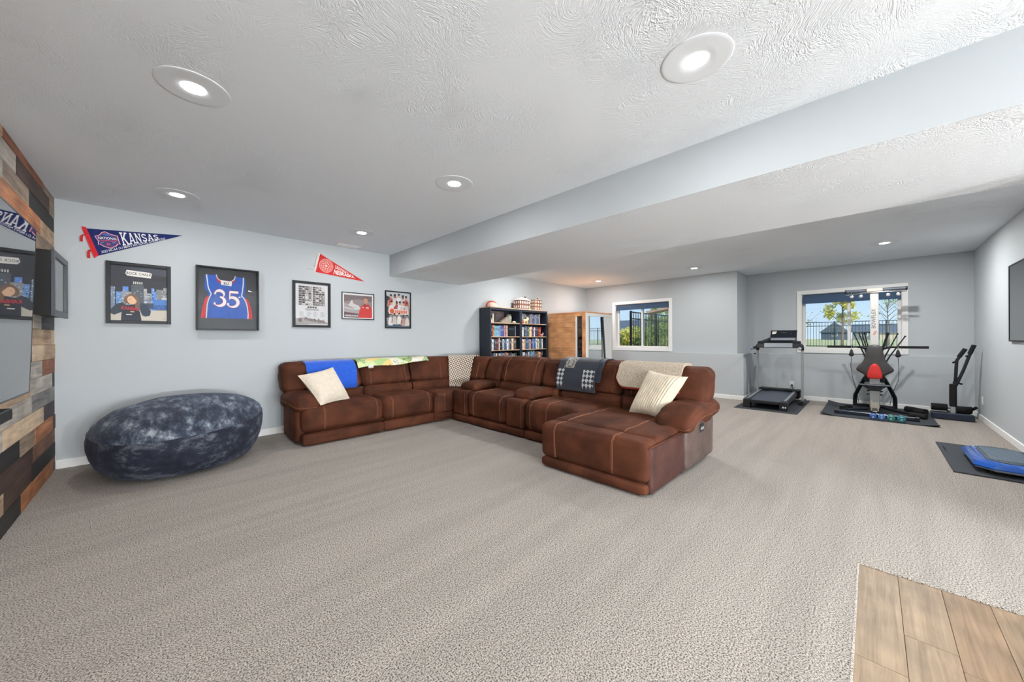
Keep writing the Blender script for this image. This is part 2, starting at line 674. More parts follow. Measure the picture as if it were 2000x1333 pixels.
# floor slab, carpet and the planks of the hard floor beside the camera
struct(MB().box(XD - .3, XB + .3, YBK - .3, YA + .3, -0.25, -0.02).build('floor', mat('concrete_slab', C(120, 116, 110), 0.9, var=(6, .1)), smooth=0))
floor = bpy.data.objects['floor']
cp = MB()
cp.box(XD, XB, 0.062, YA, -0.03, 0.0)
cp.box(2.885, XB, YBK, 0.062, -0.03, 0.0)
cp.tube([(XD, .062, -.007), (2.885, .062, -.007)], .0075, 8)
cp.tube([(2.885, .062, -.007), (2.885, YBK, -.007)], .0075, 8)
struct(cp.build('carpet', M_carpet, smooth=0), 'speckled beige and brown cut-pile carpet with vacuum tracks')
M_plk = [wood_mat('floor_oak_%d' % i, C(*a), C(*b), grain=(1.0, 16, 16), rough=0.45, scale=2.2) for i, (a, b) in enumerate([
    ((110, 86, 62), (148, 122, 94)), ((115, 93, 70), (153, 130, 103)), ((104, 80, 57), (140, 114, 85)), ((118, 96, 72), (156, 133, 106))])]
pw = 0.152
for r in range(42):
    y1 = 0.056 - r * (pw + 0.0012)
    y0 = y1 - pw
    x = 2.879 - (0.83 if r == 0 else random.uniform(0.4, 1.2))
    ends = [2.879]
    while x > XD:
        ends.append(x)
        x -= 1.22
    ends.append(XD)
    for a, b in zip(ends[:-1], ends[1:]):
        xm, ym = (a + b) / 2, (y0 + y1) / 2
        pb = MB().box(b + .0008, a - .0008, y0, y1, -.02, -.0085, bev=.0012)
        pb.v = [(p[0] - xm, p[1] - ym, p[2]) for p in pb.v]
        po = pb.build('plank', random.choice(M_plk), floor, smooth=0)
        po.location = (xm, ym, 0)

# walls
struct(MB().box(XD - .25, XB + .3, YA, YA + .2, -.02, HC + .1).build('wall_back', M_wall, smooth=0), 'long pale grey wall hung with pennants and framed pictures')
wl_left = struct(MB().box(XD - .25, XD - .02, YBK - .2, YA + .2, -.02, HC + .1).build('wall_left', M_wall, smooth=0), 'wall clad in reclaimed wood planks')
struct(MB().box(3.9, XB + .3, YC - .2, YC, -.02, HC + .1).build('wall_right', M_wall, smooth=0), 'pale grey side wall beside the exercise area')
struct(MB().box(3.9, 4.1, YBK - .2, YC - .2, -.02, HC + .1).box(XD - .25, 4.1, YBK - .2, YBK, -.02, HC + .1).build('wall_front', M_wall, smooth=0))

def holed(mb, x0, x1, y0, y1, z0, z1, hy0, hy1, hz0, hz1):
    mb.box(x0, x1, y0, hy0, z0, z1)
    mb.box(x0, x1, hy1, y1, z0, z1)
    mb.box(x0, x1, hy0, hy1, z0, hz0)
    mb.box(x0, x1, hy0, hy1, hz1, z1)
    return mb
W1 = (3.455, 4.895, 1.045, 2.205)      # opening of the window above the sofa (y0, y1, z0, z1)
W2 = (-0.398, 1.048, 1.045, 2.212)     # opening of the window above the exercise machines
mb = MB()
holed(mb, XJ, XJ + .2, YJ, YA, LZ - .02, HC + .05, *W1)
mb.box(XJ + .2, XB + .25, YJ, YJ + .2, LZ - .02, HC + .05)
mb.box(8.65, XJ + .2, 1.88, YA, -.02, LZ)
mb.box(XJ + .2, XB - .03, 1.88, YJ + .2, -.02, LZ)
struct(mb.build('wall_far', M_wall, smooth=0), 'far wall with the window beside the sauna cabin and a low ledge')
mb = MB()
holed(mb, XB, XB + .2, YC - .2, YJ + .1, LZ - .02, HC + .05, *W2)
mb.box(9.60, XB + .2, YC - .2, 1.9, -.02, LZ, bev=.004)
struct(mb.build('wall_alcove', M_wall, smooth=0), 'recessed wall with the window behind the exercise machines')
# ceiling and dropped beam
struct(MB().box(XD - .25, XB + .3, YBK - .3, YA + .2, HC, HC + .12).build('ceiling', M_ceil, smooth=0), 'white stomp-textured ceiling')
bm_ = MB()
bm_.box(BX0, BX1, YBK, YA, BZ, HC, mi=0)
bm_.m = [1 if i == 4 else 0 for i in range(6)]
struct(bm_.build('ceiling_beam', [M_wall, M_ceil], smooth=0), 'wide dropped beam boxed in below the ceiling')

# baseboards
def baseboard(name, x0, x1, y0, y1):
    struct(MB().box(x0, x1, y0, y1, 0, .088, bev=.005).build(name, M_trim, smooth=0))
baseboard('baseboard_back', XD, 8.65, YA - .014, YA + .01)
baseboard('baseboard_far', 8.636, 8.66, 1.868, YA - .014)
baseboard('baseboard_ledge', 8.66, 9.586, 1.866, 1.89)
baseboard('baseboard_alcove', 9.586, 9.61, YC, 1.866)
baseboard('baseboard_right', 4.1, 9.586, YC - .01, YC + .014)

# reclaimed planks on the left wall
PW = 0.1405
pal = {
    'black': ((24, 22, 22), (46, 42, 40)), 'char': ((44, 42, 44), (74, 72, 74)), 'dkbrown': ((52, 37, 31), (84, 62, 52)),
    'brown': ((92, 62, 46), (140, 100, 76)), 'orange': ((138, 82, 48), (196, 132, 88)), 'rust': ((120, 68, 44), (164, 104, 72)),
    'tan': ((158, 128, 100), (206, 178, 148)), 'cream': ((188, 160, 128), (224, 200, 170)), 'grey': ((104, 102, 102), (150, 146, 142)),
    'white': ((150, 142, 132), (200, 192, 180)), 'greybrown': ((112, 94, 80), (168, 146, 126)), 'purple': ((48, 38, 42), (76, 62, 66))}
PM = {k: wood_mat('reclaimed_' + k, C(*a), C(*b), grain=(14, 1.1, 14), rough=0.7, scale=2.0) for k, (a, b) in pal.items()}
# rows from the floor up: pieces from the corner (y = 5.82) towards the camera as (end y, colour)
rows = [
    [(5.72, 'dkbrown'), (4.52, 'orange'), (3.6, 'black')],
    [(4.87, 'black'), (4.10, 'dkbrown'), (3.4, 'tan')],
    [(4.92, 'brown'), (3.8, 'dkbrown')],
    [(5.70, 'dkbrown'), (4.98, 'orange'), (4.50, 'greybrown'), (3.5, 'black')],
    [(5.30, 'purple'), (4.08, 'cream'), (3.3, 'white')],
    [(4.89, 'grey'), (3.7, 'white')],
    [(5.70, 'char'), (4.84, 'white'), (3.9, 'tan')],
    [(5.26, 'rust'), (4.7, 'white'), (3.8, 'greybrown')],
    [(5.30, 'tan'), (4.87, 'cream'), (4.1, 'dkbrown')],
    [(5.64, 'cream'), (4.84, 'tan'), (3.9, 'greybrown')],
    [(5.24, 'char'), (4.95, 'white'), (4.4, 'cream')],
    [(5.45, 'greybrown'), (4.6, 'cream')],
    [(5.1, 'tan'), (4.3, 'brown')],
    [(5.5, 'dkbrown'), (4.6, 'tan')],
    [(5.2, 'greybrown'), (4.4, 'orange')],
    [(4.90, 'greybrown'), (4.2, 'white')],
    [(5.20, 'tan'), (4.0, 'orange')],
    [(4.80, 'black'), (4.1, 'greybrown'), (3.4, 'white')],
    [(5.57, 'greybrown'), (4.44, 'dkbrown'), (3.5, 'white')],
    [(5.3, 'greybrown'), (4.1, 'rust'), (3.3, 'tan')]]
keys = list(pal)
for k, row in enumerate(rows):
    z0 = k * PW
    z1 = min(HC, z0 + PW)
    if z1 - z0 < .02:
        continue
    y1 = YA
    segs = list(row)
    while segs[-1][0] > 1.4:
        segs.append((segs[-1][0] - random.uniform(.6, 1.2), random.choice(keys)))
    for ye, cn in segs:
        dx = random.uniform(0, .006)
        cy_, cz_ = (ye + y1) / 2, (z0 + z1) / 2
        pb = MB().box(-.022, -.004 + dx, ye - cy_ + .0012, y1 - cy_ - .0012, z0 - cz_ + .001, z1 - cz_ - .001, bev=.0015)
        po = pb.build('plank', PM[cn], wl_left, smooth=0)
        po.location = (XD, cy_, cz_)
        y1 = ye

# ------------------------------------------------------------------ windows
M_vinyl = mat('white_vinyl', C(236, 234, 230), 0.35, spec=0.4)
M_pane = glass_mat('window_glass', (0.95, 0.97, 0.97), 1.0)
def window(name, xw, oy0, oy1, oz0, oz1, op, mull, label):
    y0, y1, z0, z1 = op
    w = bpy.data.objects.new(name, None)
    COL.objects.link(w)
    w.location = (xw, (y0 + y1) / 2, z0)
    struct(w, label)
    for b in ((oy0, y0 + .004, oz0, oz1), (y1 - .004, oy1, oz0, oz1)):
        MB().box(xw - .018, xw + .01, b[0], b[1], b[2], b[3], bev=.003).build('casing', M_trim, w, smooth=0)
    MB().box(xw - .018, xw + .01, y0, y1, z1 - .004, oz1, bev=.003).build('casing', M_trim, w, smooth=0)
    MB().box(xw - .030, xw + .01, y0, y1, oz0, z0 + .004, bev=.003).build('sill', M_trim, w, smooth=0)
    j = MB()
    t = .012
    j.box(xw + .01, xw + .2, y0, y0 + t, z0, z1).box(xw + .01, xw + .2, y1 - t, y1, z0, z1)
    j.box(xw + .01, xw + .2, y0, y1, z0, z0 + t).box(xw + .01, xw + .2, y0, y1, z1 - t, z1)
    j.build('jamb', M_trim, w, smooth=0)
    for k, (a, b) in enumerate(((y0 + .014, mull + .025), (mull - .025, y1 - .014))):
        xo = xw + .085 + .035 * k
        s = MB()
        f = .046
        s.box(xo, xo + .032, a, a + f, z0 + .014, z1 - .014, bev=.003).box(xo, xo + .032, b - f, b, z0 + .014, z1 - .014, bev=.003)
        s.box(xo, xo + .032, a + f, b - f, z0 + .014, z0 + .014 + f, bev=.003).box(xo, xo + .032, a + f, b - f, z1 - .014 - f, z1 - .014, bev=.003)
        sh = s.build('sash', M_vinyl, w, smooth=0)
        MB().box(xo + .013, xo + .017, a + f - .005, b - f + .005, z0 + .055, z1 - .055).build('pane', M_pane, sh, smooth=0)
    return w
window('window_1', XJ, 3.384, 4.968, .982, 2.276, W1, 4.176, 'white sliding window beside the sauna cabin, dark shade half rolled at its top')
window('window_2', XB, -.468, 1.12, .985, 2.288, W2, .316, 'white sliding window behind the home gym tower')

def shade_mat():
    m = bpy.data.materials.new('navy_shade_fabric')
    m.use_nodes = True
    nt = m.node_tree
    b = nt.nodes['Principled BSDF']
    b.inputs['Base Color'].default_value = (*C(98, 120, 148), 1)
    b.inputs['Roughness'].default_value = .8
    out = nt.nodes['Material Output']
    tl = nt.nodes.new('ShaderNodeBsdfTranslucent')
    tl.inputs[0].default_value = (*C(150, 180, 210), 1)
    mx = nt.nodes.new('ShaderNodeMixShader')
    mx.inputs[0].default_value = .5
    nt.links.new(b.outputs[0], mx.inputs[1])
    nt.links.new(tl.outputs[0], mx.inputs[2])
    nt.links.new(mx.outputs[0], out.inputs[0])
    return m
M_shade = shade_mat()
def shade(xw, op, zb, label):
    y0, y1, z0, z1 = op
    t = thing('roller_shade', label, 'window shade', (xw + .03, (y0 + y1) / 2, zb), 'dark roller shades on the windows')
    MB().tube([(xw + .045, y0 + .02, z1 - .04), (xw + .045, y1 - .02, z1 - .04)], .024, 14).build('roller', M_shade, t)
    MB().box(xw + .022, xw + .0245, y0 + .02, y1 - .02, zb + .012, z1 - .035).build('fabric', M_shade, t, smooth=0)
    MB().box(xw + .017, xw + .029, y0 + .02, y1 - .02, zb, zb + .02, bev=.004).build('bottom_bar', M_shade, t, smooth=0)
    for y in (y0 + .013, y1 - .02):
        MB().box(xw + .02, xw + .07, y, y + .007, z1 - .07, z1 - .013).build('bracket', M_vinyl, t, smooth=0)
shade(XJ, W1, 2.05, 'dark navy roller shade at the top of the window beside the sauna cabin')
shade(XB, W2, 2.01, 'blue-grey roller shade at the top of the window behind the home gym')

# ------------------------------------------------------------------ ceiling lights and vents
M_lampwhite = mat('lamp_trim_white', C(228, 232, 236), .7, spec=.2)
M_lens = mat('lit_lens', (1, 1, 1), .4, emit=((1.0, .98, .95), 14.0))
M_lens.cycles.emission_sampling = 'NONE'
def downlight(x, y, label, w=1.0):
    t = thing('recessed_downlight', label, 'ceiling light', (x, y, HC), 'recessed ceiling downlights')
    MB().lathe([(.168, 0), (.166, -.003), (.160, -.0045), (.150, -.0042), (.10, -.0036), (.058, -.003), (.056, -.002)], 40, (x, y, HC)).build('trim', M_lampwhite, t)
    lamp_light(t, x, y, w)
    MB().lathe([(.0565, -.002), (.055, -.0048), (.004, -.0055)], 24, (x, y, HC)).build('lens', M_lens, t)
def lamp_light(t, x, y, w=1.0):
    ld = bpy.data.lights.new('downlight_lamp', 'AREA')
    ld.shape = 'DISK'
    ld.size = .108
    ld.energy = LAMP_POWER * w
    ld.color = (1.0, .995, .985)
    lo = bpy.data.objects.new('lamp', ld)
    COL.objects.link(lo)
    lo.parent = t
    lo.location = (0, 0, -.0065)
DL = [(.155, 2.72, 'lit round ceiling downlight, largest in view, above the carpet on the left'),
      (.150, 4.838, 'lit round ceiling downlight above the navy pennant'),
      (1.957, 2.715, 'lit round ceiling downlight in the middle of the ceiling, left of the beam'),
      (1.968, 4.841, 'lit round ceiling downlight above the red pennant'),
      (1.981, .635, 'lit round ceiling downlight nearest the top edge, beside the beam'),
      (7.87, -.141, 'lit round ceiling downlight above the home gym'),
      (7.85, 2.57, 'lit round ceiling downlight above the jog in the far wall'),
      (7.866, 4.833, 'lit round ceiling downlight above the sauna cabin'),
      (.155, .635, 'added unseen ceiling downlight above the camera'),  # from here on: unseen downlights added to even out the light
      (.155, -1.46, 'added unseen ceiling downlight above the hard floor, next to the plank wall'),
      (1.98, -1.46, 'added unseen ceiling downlight above the hard floor, next to the beam'),
      (.155, -3.5, 'added unseen ceiling downlight behind the camera, next to the plank wall'),
      (1.98, -3.5, 'added unseen ceiling downlight behind the camera, next to the beam'),
      (5.55, 4.833, 'added unseen ceiling downlight hidden behind the beam, near the bookcases'),  # row added out of view behind the beam to brighten the exercise area
      (5.55, 2.57, 'added unseen ceiling downlight hidden behind the beam, above the sofa back'),
      (5.55, -.141, 'added unseen ceiling downlight hidden behind the beam, near the right wall')]
for x, y, l in DL:
    downlight(x, y, l, 1.0 if x < 4 else ((2.2 if y > 4 else 3.4) if x < 6 else (4.5 if y < 0 else (1.4 if y < 3 else 2.0))))
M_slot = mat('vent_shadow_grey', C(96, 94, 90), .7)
def vent(x0, x1, y0, y1, along, label):
    t = thing('ceiling_vent', label, 'vent', ((x0 + x1) / 2, (y0 + y1) / 2, HC), 'ceiling air vents')
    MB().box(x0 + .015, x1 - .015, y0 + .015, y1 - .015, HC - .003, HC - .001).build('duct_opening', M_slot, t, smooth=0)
    f = .018
    m = MB()
    m.box(x0, x1, y0, y0 + f, HC - .008, HC, bev=.002).box(x0, x1, y1 - f, y1, HC - .008, HC, bev=.002)
    m.box(x0, x0 + f, y0 + f, y1 - f, HC - .008, HC, bev=.002).box(x1 - f, x1, y0 + f, y1 - f, HC - .008, HC, bev=.002)
    m.build('vent_frame', M_trim, t, smooth=0)
    n = 7
    for i in range(n):
        if along == 'x':
            c = y0 + f + (y1 - y0 - 2 * f) * (i + .5) / n
            MB().box(x0 + f, x1 - f, c - .004, c + .004, HC - .007, HC - .004).build('slat', M_trim, t, smooth=0)
        else:
            c = x0 + f + (x1 - x0 - 2 * f) * (i + .5) / n
            MB().box(c - .004, c + .004, y0 + f, y1 - f, HC - .007, HC - .004).build('slat', M_trim, t, smooth=0)
vent(1.92, 2.26, 5.60, 5.74, 'x', 'white slatted air vent in the ceiling above the red pennant')
vent(9.44, 9.57, -.13, .17, 'y', 'white slatted air vent in the ceiling above the home gym window')
vent(8.60, 8.72, 4.38, 4.70, 'y', 'white slatted air vent in the ceiling above the window beside the sauna cabin')

# electrical outlets
M_plate = mat('outlet_plate', C(240, 240, 238), .35)
M_darkslot = mat('outlet_slot', C(30, 30, 32), .5)
def outlet(p, nrm, label, plug=False):
    t = thing('wall_outlet', label, 'outlet', p)
    ax = Vector((0, 1, 0)) if abs(nrm[0]) > .5 else Vector((1, 0, 0))
    n = Vector(nrm)
    def bx(name, cu, cz, hu, hz, d0, d1, m_, par):
        a = Vector(p) + ax * (cu - hu) + n * d0
        b = Vector(p) + ax * (cu + hu) + n * d1
        return MB().box(a.x, b.x, a.y, b.y, p[2] + cz - hz, p[2] + cz + hz, bev=.0015).build(name, m_, par, smooth=0)
    bx('cover_plate', 0, 0, .037, .06, 0, .006, M_plate, t)
    for dz in (.02, -.02):
        s_ = bx('socket', 0, dz, .017, .014, .006, .0075, M_plate, t)
        for du in (-.006, .006):
            bx('slot', du, dz + .002, .001, .004, .0075, .008, M_darkslot, s_)
    if plug:
        bx('plug', 0, -.022, .015, .016, .0075, .034, M_darkslot, t)
outlet((9.60, 1.2, .312), (-1, 0, 0), 'white wall outlet with black plug behind the treadmill', True)
outlet((9.017, YC, .325), (0, 1, 0), 'white wall outlet on the right wall by the squat machine')

# added low stand and fill globes, unseen behind the camera, to lighten the ceiling
bar = thing('added_lamp_stand', 'added low stand for the fill globes, unseen behind the camera', 'added_lamp_stand', (1.3, -5.3, -.0085))
MB().box(-.3, 2.9, -5.55, -5.05, .05, .42, bev=.004).build('cabinet_body', mat('lamp_stand_paint', C(196, 198, 200), .5), bar, smooth=0)
MB().box(-.33, 2.93, -5.58, -5.02, .42, .45, bev=.006).build('top_board', mat('lamp_stand_top', C(170, 164, 156), .4, var=(8, .2)), bar, smooth=0)
for lx in (-.22, 2.82):
    for ly in (-5.5, -5.1):
        MB().box(lx - .03, lx + .03, ly - .03, ly + .03, -.0085, .05).build('leg', M_frame_black, bar, smooth=0)
M_fill_globe = mat('fill_globe_opal', (1, 1, 1), .3, emit=((.96, .985, 1.0), 1.0))
M_fill_globe.node_tree.nodes['Principled BSDF'].inputs['Emission Strength'].default_value = FILL_GLOBE_POWER
M_brass = mat('brushed_metal', C(150, 146, 138), .35, metal=.9)
for i, gx in enumerate((.1, 1.3, 2.5)):
    t = thing('fill_globe', '%s added fill globe from the plank wall, unseen on the added stand behind the camera' % ORD[i], 'lamp', (gx, -5.3, .45), 'added fill globes behind the camera')
    MB().lathe([(.01, -.15)] + [(.15 * math.sin(PI * k / 6), -.15 * math.cos(PI * k / 6)) for k in range(1, 6)] + [(.01, .15)], 10, (gx, -5.3, .74)).build('globe', M_fill_globe, t)
    MB().lathe([(.08, 0), (.08, .015), (.02, .03), (.015, .12), (.05, .137)], 16, (gx, -5.3, .4501)).build('base', M_brass, t)

# ================================================================== the yard outside
M_lawn = mat('lawn', C(170, 178, 120), .95, var=(1.5, .2), rgb2=C(206, 206, 150), bump=(40, .6, 4, .02))
gb = MB()
gb.grid(lambda u, v: ((9.9 + (u ** 1.6) * 150, -70 + 140 * v, .86 - .10 * min(1, u * 3) + .12 * noise.noise((u * 9, v * 14, 0))), (0, 0, 1)), 30, 40)
struct(gb.build('ground', M_lawn, smooth=60), 'sunlit lawn sloping away outside the windows')
M_iron = mat('dark_green_black_iron', C(44, 56, 58), .5, metal=.3)

def fence(pts_from, pts_to, n, label, zb=.80, zt=2.10):
    a, b = Vector(pts_from), Vector(pts_to)
    t = thing('metal_fence', label, 'fence', (a.x, a.y, zb), 'iron picket fences in the yard')
    d = (b - a) / n
    u = d.normalized()
    for i in range(n + 1):
        p = a + d * i
        MB().box(p.x - .03, p.x + .03, p.y - .03, p.y + .03, zb, zt + .04, bev=.006).build('post', M_iron, t, smooth=0)
    for z in (zb + .12, zt - .20, zt):
        m = MB()
        q = Vector((-u.y, u.x)) * .014
        V = [(a.x + q.x, a.y + q.y), (b.x + q.x, b.y + q.y), (b.x - q.x, b.y - q.y), (a.x - q.x, a.y - q.y)]
        m.prism(V, z - .018, z + .018, lambda x, y, h: (x, y, h))
        m.build('rail', M_iron, t, smooth=0)
    m = MB()
    L = (b - a).length
    k = int(L / .115)
    for i in range(k):
        p = a + u * (i + .5) * (L / k)
        m.box(p.x - .008, p.x + .008, p.y - .008, p.y + .008, zb + .06, zt)
    pk = m.build('picket_row', M_iron, t, smooth=0)
    pk['kind'] = 'stuff'
fence((10.23, 5.16), (24.63, 5.16), 8, 'black iron picket fence running away beside the shrubs')
fence((24.75, 5.02), (24.75, -7.84), 7, 'black iron picket fence across the far end of the lawn', .74, 2.10)

def leaf_mat(name, c, c2):
    m = bpy.data.materials.new(name)
    m.use_nodes = True
    nt = m.node_tree
    b = nt.nodes['Principled BSDF']
    b.inputs['Roughness'].default_value = .6
    tc = nt.nodes.new('ShaderNodeTexCoord')
    n = nt.nodes.new('ShaderNodeTexNoise')
    n.inputs['Scale'].default_value = 7
    nt.links.new(tc.outputs['Object'], n.inputs['Vector'])
    rp = nt.nodes.new('ShaderNodeValToRGB')
    rp.color_ramp.elements[0].position = .35
    rp.color_ramp.elements[1].position = .65
    rp.color_ramp.elements[0].color = (*c, 1)
    rp.color_ramp.elements[1].color = (*c2, 1)
    nt.links.new(n.outputs['Fac'], rp.inputs[0])
    nt.links.new(rp.outputs[0], b.inputs['Base Color'])
    tl = nt.nodes.new('ShaderNodeBsdfTranslucent')
    nt.links.new(rp.outputs[0], tl.inputs[0])
    mx = nt.nodes.new('ShaderNodeMixShader')
    mx.inputs[0].default_value = .4
    nt.links.new(b.outputs[0], mx.inputs[1])
    nt.links.new(tl.outputs[0], mx.inputs[2])
    nt.links.new(mx.outputs[0], nt.nodes['Material Output'].inputs[0])
    return m
M_leafy = leaf_mat('yellow_green_leaves', C(190, 192, 78), C(238, 228, 130))
M_leafg = leaf_mat('green_leaves', C(122, 148, 72), C(190, 200, 112))
M_bark = mat('bark', C(120, 104, 88), .9, var=(20, .3, (1, 1, .2)), bump=(30, .6, 3, .01))

def leaf_mesh(centers, n, s, rnd):
    m = MB()
    for i in range(n):
        c, rr = centers[rnd.randrange(len(centers))]
        while True:
            d = Vector((rnd.uniform(-1, 1), rnd.uniform(-1, 1), rnd.uniform(-1, 1)))
            if .1 < d.length < 1:
                break
        p = Vector(c) + Vector((d.x * rr[0], d.y * rr[1], d.z * rr[2]))
        a = Vector((rnd.uniform(-1, 1), rnd.uniform(-1, 1), rnd.uniform(-1, 1))).normalized()
        b = a.orthogonal().normalized()
        q = s * rnd.uniform(.6, 1.3)
        m.add([p - a * q, p + b * q * .5, p + a * q, p - b * q * .5], [(0, 1, 2, 3)])
    return m

def shrub(x, y, rx, h, ml, label, seed):
    rnd = random.Random(seed)
    t = thing('shrub', label, 'shrub', (x, y, .82), 'shrubs behind the side fence')
    for k in range(5):
        a = rnd.uniform(0, 6.28)
        MB().tube([(x + .1 * math.cos(a), y + .1 * math.sin(a), .78), (x + rx * .5 * math.cos(a), y + rx * .5 * math.sin(a), .82 + h * .75)], [.02, .006], 6).build('stem', M_bark, t)
    cs = [((x + rnd.uniform(-rx, rx) * .6, y + rnd.uniform(-rx, rx) * .6, .82 + h * rnd.uniform(.25, .8)), (rx * .55, rx * .55, h * .3)) for _ in range(9)]
    leaf_mesh(cs, 1600, .055, rnd).build('foliage', ml, t, smooth=0)
SH = [(10.8, 6.4, .55, .92, M_leafy, 'yellow-green shrub nearest the house behind the side fence'),
      (12.1, 6.4, .55, .88, M_leafy, 'yellow-green shrub second from the house behind the side fence'),
      (13.5, 6.5, .6, 1.0, M_leafg, 'green shrub third from the house behind the side fence'),
      (15.1, 6.6, .7, 1.15, M_leafg, 'green shrub fourth from the house behind the side fence'),
      (17.0, 6.6, .8, 1.1, M_leafg, 'green shrub fifth from the house behind the side fence'),
      (19.1, 6.6, .85, 1.0, M_leafg, 'green shrub farthest from the house behind the side fence')]
for i, s_ in enumerate(SH):
    shrub(*s_, 40 + i)

def tree(x, y, z0, h, crown, ml, nl, ls, label, seed, trunk=.05, bare=False):
    rnd = random.Random(seed)
    t = thing('tree', label, 'tree', (x, y, z0))
    top = (x + rnd.uniform(-.1, .1), y + rnd.uniform(-.1, .1), z0 + h)
    MB().tube([(x, y, z0 - .1), (x + .02, y - .02, z0 + h * .45), top], [trunk, trunk * .6, trunk * .12], 8).build('trunk', M_bark, t)
    cs = []
    m = MB()
    for k in range(22):
        f = rnd.uniform(.28, .95)
        a = rnd.uniform(0, 6.28)
        L = crown * (1.1 - f * .75) * rnd.uniform(.6, 1.1)
        p0 = Vector((x, y, z0 + h * f))
        p1 = p0 + Vector((math.cos(a) * L, math.sin(a) * L, L * 1.0))
        m.tube([p0, (p0 + p1) / 2 + Vector((0, 0, .06 * L)), p1], [trunk * .35, trunk * .22, trunk * .08], 5)
        cs.append((p0 + (p1 - p0) * .8, (L * .3 + .08,) * 3))
        cs.append((p1, (L * .25 + .08,) * 3))
    m.build('branches', M_bark, t)
    leaf_mesh(cs, nl, ls, rnd).build('foliage', ml, t, smooth=0)
tree(19.6, .84, .84, 2.75, .50, M_leafy, 3200, .055, 'young yellow-green tree standing before the far fence', 3, .05)
tree(33, 3.9, .8, 2.9, 1.5, M_leafg, 260, .07, 'sparse bare tree beyond the far fence, left of the blue-grey house', 5, .05)
tree(34, -.75, .8, 2.9, 1.3, M_leafg, 220, .06, 'sparse bare tree beyond the far fence, right of the home gym tower', 6, .05)
tree(19.5, 8.4, .8, 2.2, .7, M_leafg, 900, .07, 'leafy green tree behind the side fence, left of the willow', 8, .06)
tree(23.5, 9.3, .8, 2.6, .8, M_leafg, 900, .07, 'tall leafy tree behind the side fence seen at the right pane edge', 9, .06)

M_roof = mat('slate_blue_roof', C(82, 96, 108), .8, var=(2, .12))
M_siding = mat('grey_green_siding', C(120, 130, 132), .8, var=(1, .06))
M_siding2 = mat('beige_siding', C(196, 186, 166), .8, var=(1, .06))
M_wpane = mat('far_window_pane', C(70, 84, 96), .2)
def house(x0, x1, y0, y1, zb, ze, zr, ridge, ms, label, wins=()):
    t = thing('house', label, 'house', ((x0 + x1) / 2, (y0 + y1) / 2, zb), 'houses beyond the fence')
    MB().box(x0, x1, y0, y1, zb, ze).build('wall', ms, t, smooth=0)
    o = .35
    m = MB()
    if ridge == 'x':
        ym = (y0 + y1) / 2
        m.prism([(y0 - o, ze - .1), (y1 + o, ze - .1), (ym, zr)], x0 - o, x1 + o, lambda a, b, h: (h, a, b))
    else:
        xm = (x0 + x1) / 2
        m.prism([(x0 - o, ze - .1), (x1 + o, ze - .1), (xm, zr)], y0 - o, y1 + o, lambda a, b, h: (a, h, b))
    m.build('roof', M_roof, t, smooth=0)
    for yw in wins:
        f = MB().box(x0 - .06, x0, yw - .6, yw + .6, zb + 1.0, zb + 2.1).build('window', M_trim, t, smooth=0)
        MB().box(x0 - .09, x0 - .06, yw - .5, yw + .5, zb + 1.1, zb + 2.0).build('pane', M_wpane, f, smooth=0)
house(116, 126, 4.0, 8.8, .6, 2.6, 5.0, 'x', mat('dark_blue_siding', C(74, 90, 108), .8, var=(1, .06)), 'dark blue-grey gabled house left of the young tree', (6.4,))
house(118, 128, -12, 3.2, .6, 2.7, 4.5, 'y', M_siding, 'long grey-green house behind the home gym tower', (-1.5, 1.2))
house(108, 114, -3.6, -1.2, .6, 2.3, 2.9, 'y', M_siding2, 'small beige outbuilding right of the home gym tower')
house(90, 104, 38, 52, .6, 2.8, 6.5, 'y', M_siding2, 'beige house far behind the side fence', (42, 47))
# eave of the deck next door
t = thing('deck_awning', 'tan awning edge seen at the top of the right pane beside the sauna cabin', 'awning', (11.0, 4.7, 2.1))
MB().prism([(4.33, 2.19), (5.02, 2.09), (5.05, 2.16), (4.65, 2.20), (4.33, 2.31)], 11.0, 11.5, lambda a, b, h: (h, a, b)).build('canopy', mat('tan_canvas', C(176, 150, 132), .85, var=(6, .1)), t, smooth=0)
MB().tube([(11.3, 4.30, .8), (11.3, 4.30, 2.3)], .025, 8).build('pole', M_trim, t)

# ================================================================== sectional sofa
def suede_mat():
    m = bpy.data.materials.new('brown_faux_suede')
    m.use_nodes = True
    nt = m.node_tree
    b = nt.nodes['Principled BSDF']
    b.inputs['Roughness'].default_value = .72
    b.inputs['Specular IOR Level'].default_value = .12
    b.inputs['Sheen Weight'].default_value = .07
    b.inputs['Sheen Roughness'].default_value = .4
    b.inputs['Sheen Tint'].default_value = (*C(190, 120, 86), 1)
    tc = nt.nodes.new('ShaderNodeTexCoord')
    n = nt.nodes.new('ShaderNodeTexNoise')
    n.inputs['Scale'].default_value = 3.2
    n.inputs['Detail'].default_value = 5
    n.inputs['Distortion'].default_value = .3
    nt.links.new(tc.outputs['Object'], n.inputs['Vector'])
    rp = nt.nodes.new('ShaderNodeValToRGB')
    rp.color_ramp.elements[0].position = .34
    rp.color_ramp.elements[1].position = .7
    rp.color_ramp.elements[0].color = (*C(62, 35, 25), 1)
    rp.color_ramp.elements[1].color = (*C(98, 56, 38), 1)
    nt.links.new(n.outputs['Fac'], rp.inputs[0])
    nt.links.new(rp.outputs[0], b.inputs['Base Color'])
    bp = nt.nodes.new('ShaderNodeBump')
    bp.inputs['Strength'].default_value = .25
    bp.inputs['Distance'].default_value = .02
    nt.links.new(n.outputs['Fac'], bp.inputs['Height'])
    nt.links.new(bp.outputs[0], b.inputs['Normal'])
    return m
M_suede = suede_mat()
M_suede_side = mat('dark_brown_side_fabric', C(72, 48, 40), .7, var=(6, .25), sheen=.35, bump=(6, .3, 3, .02))
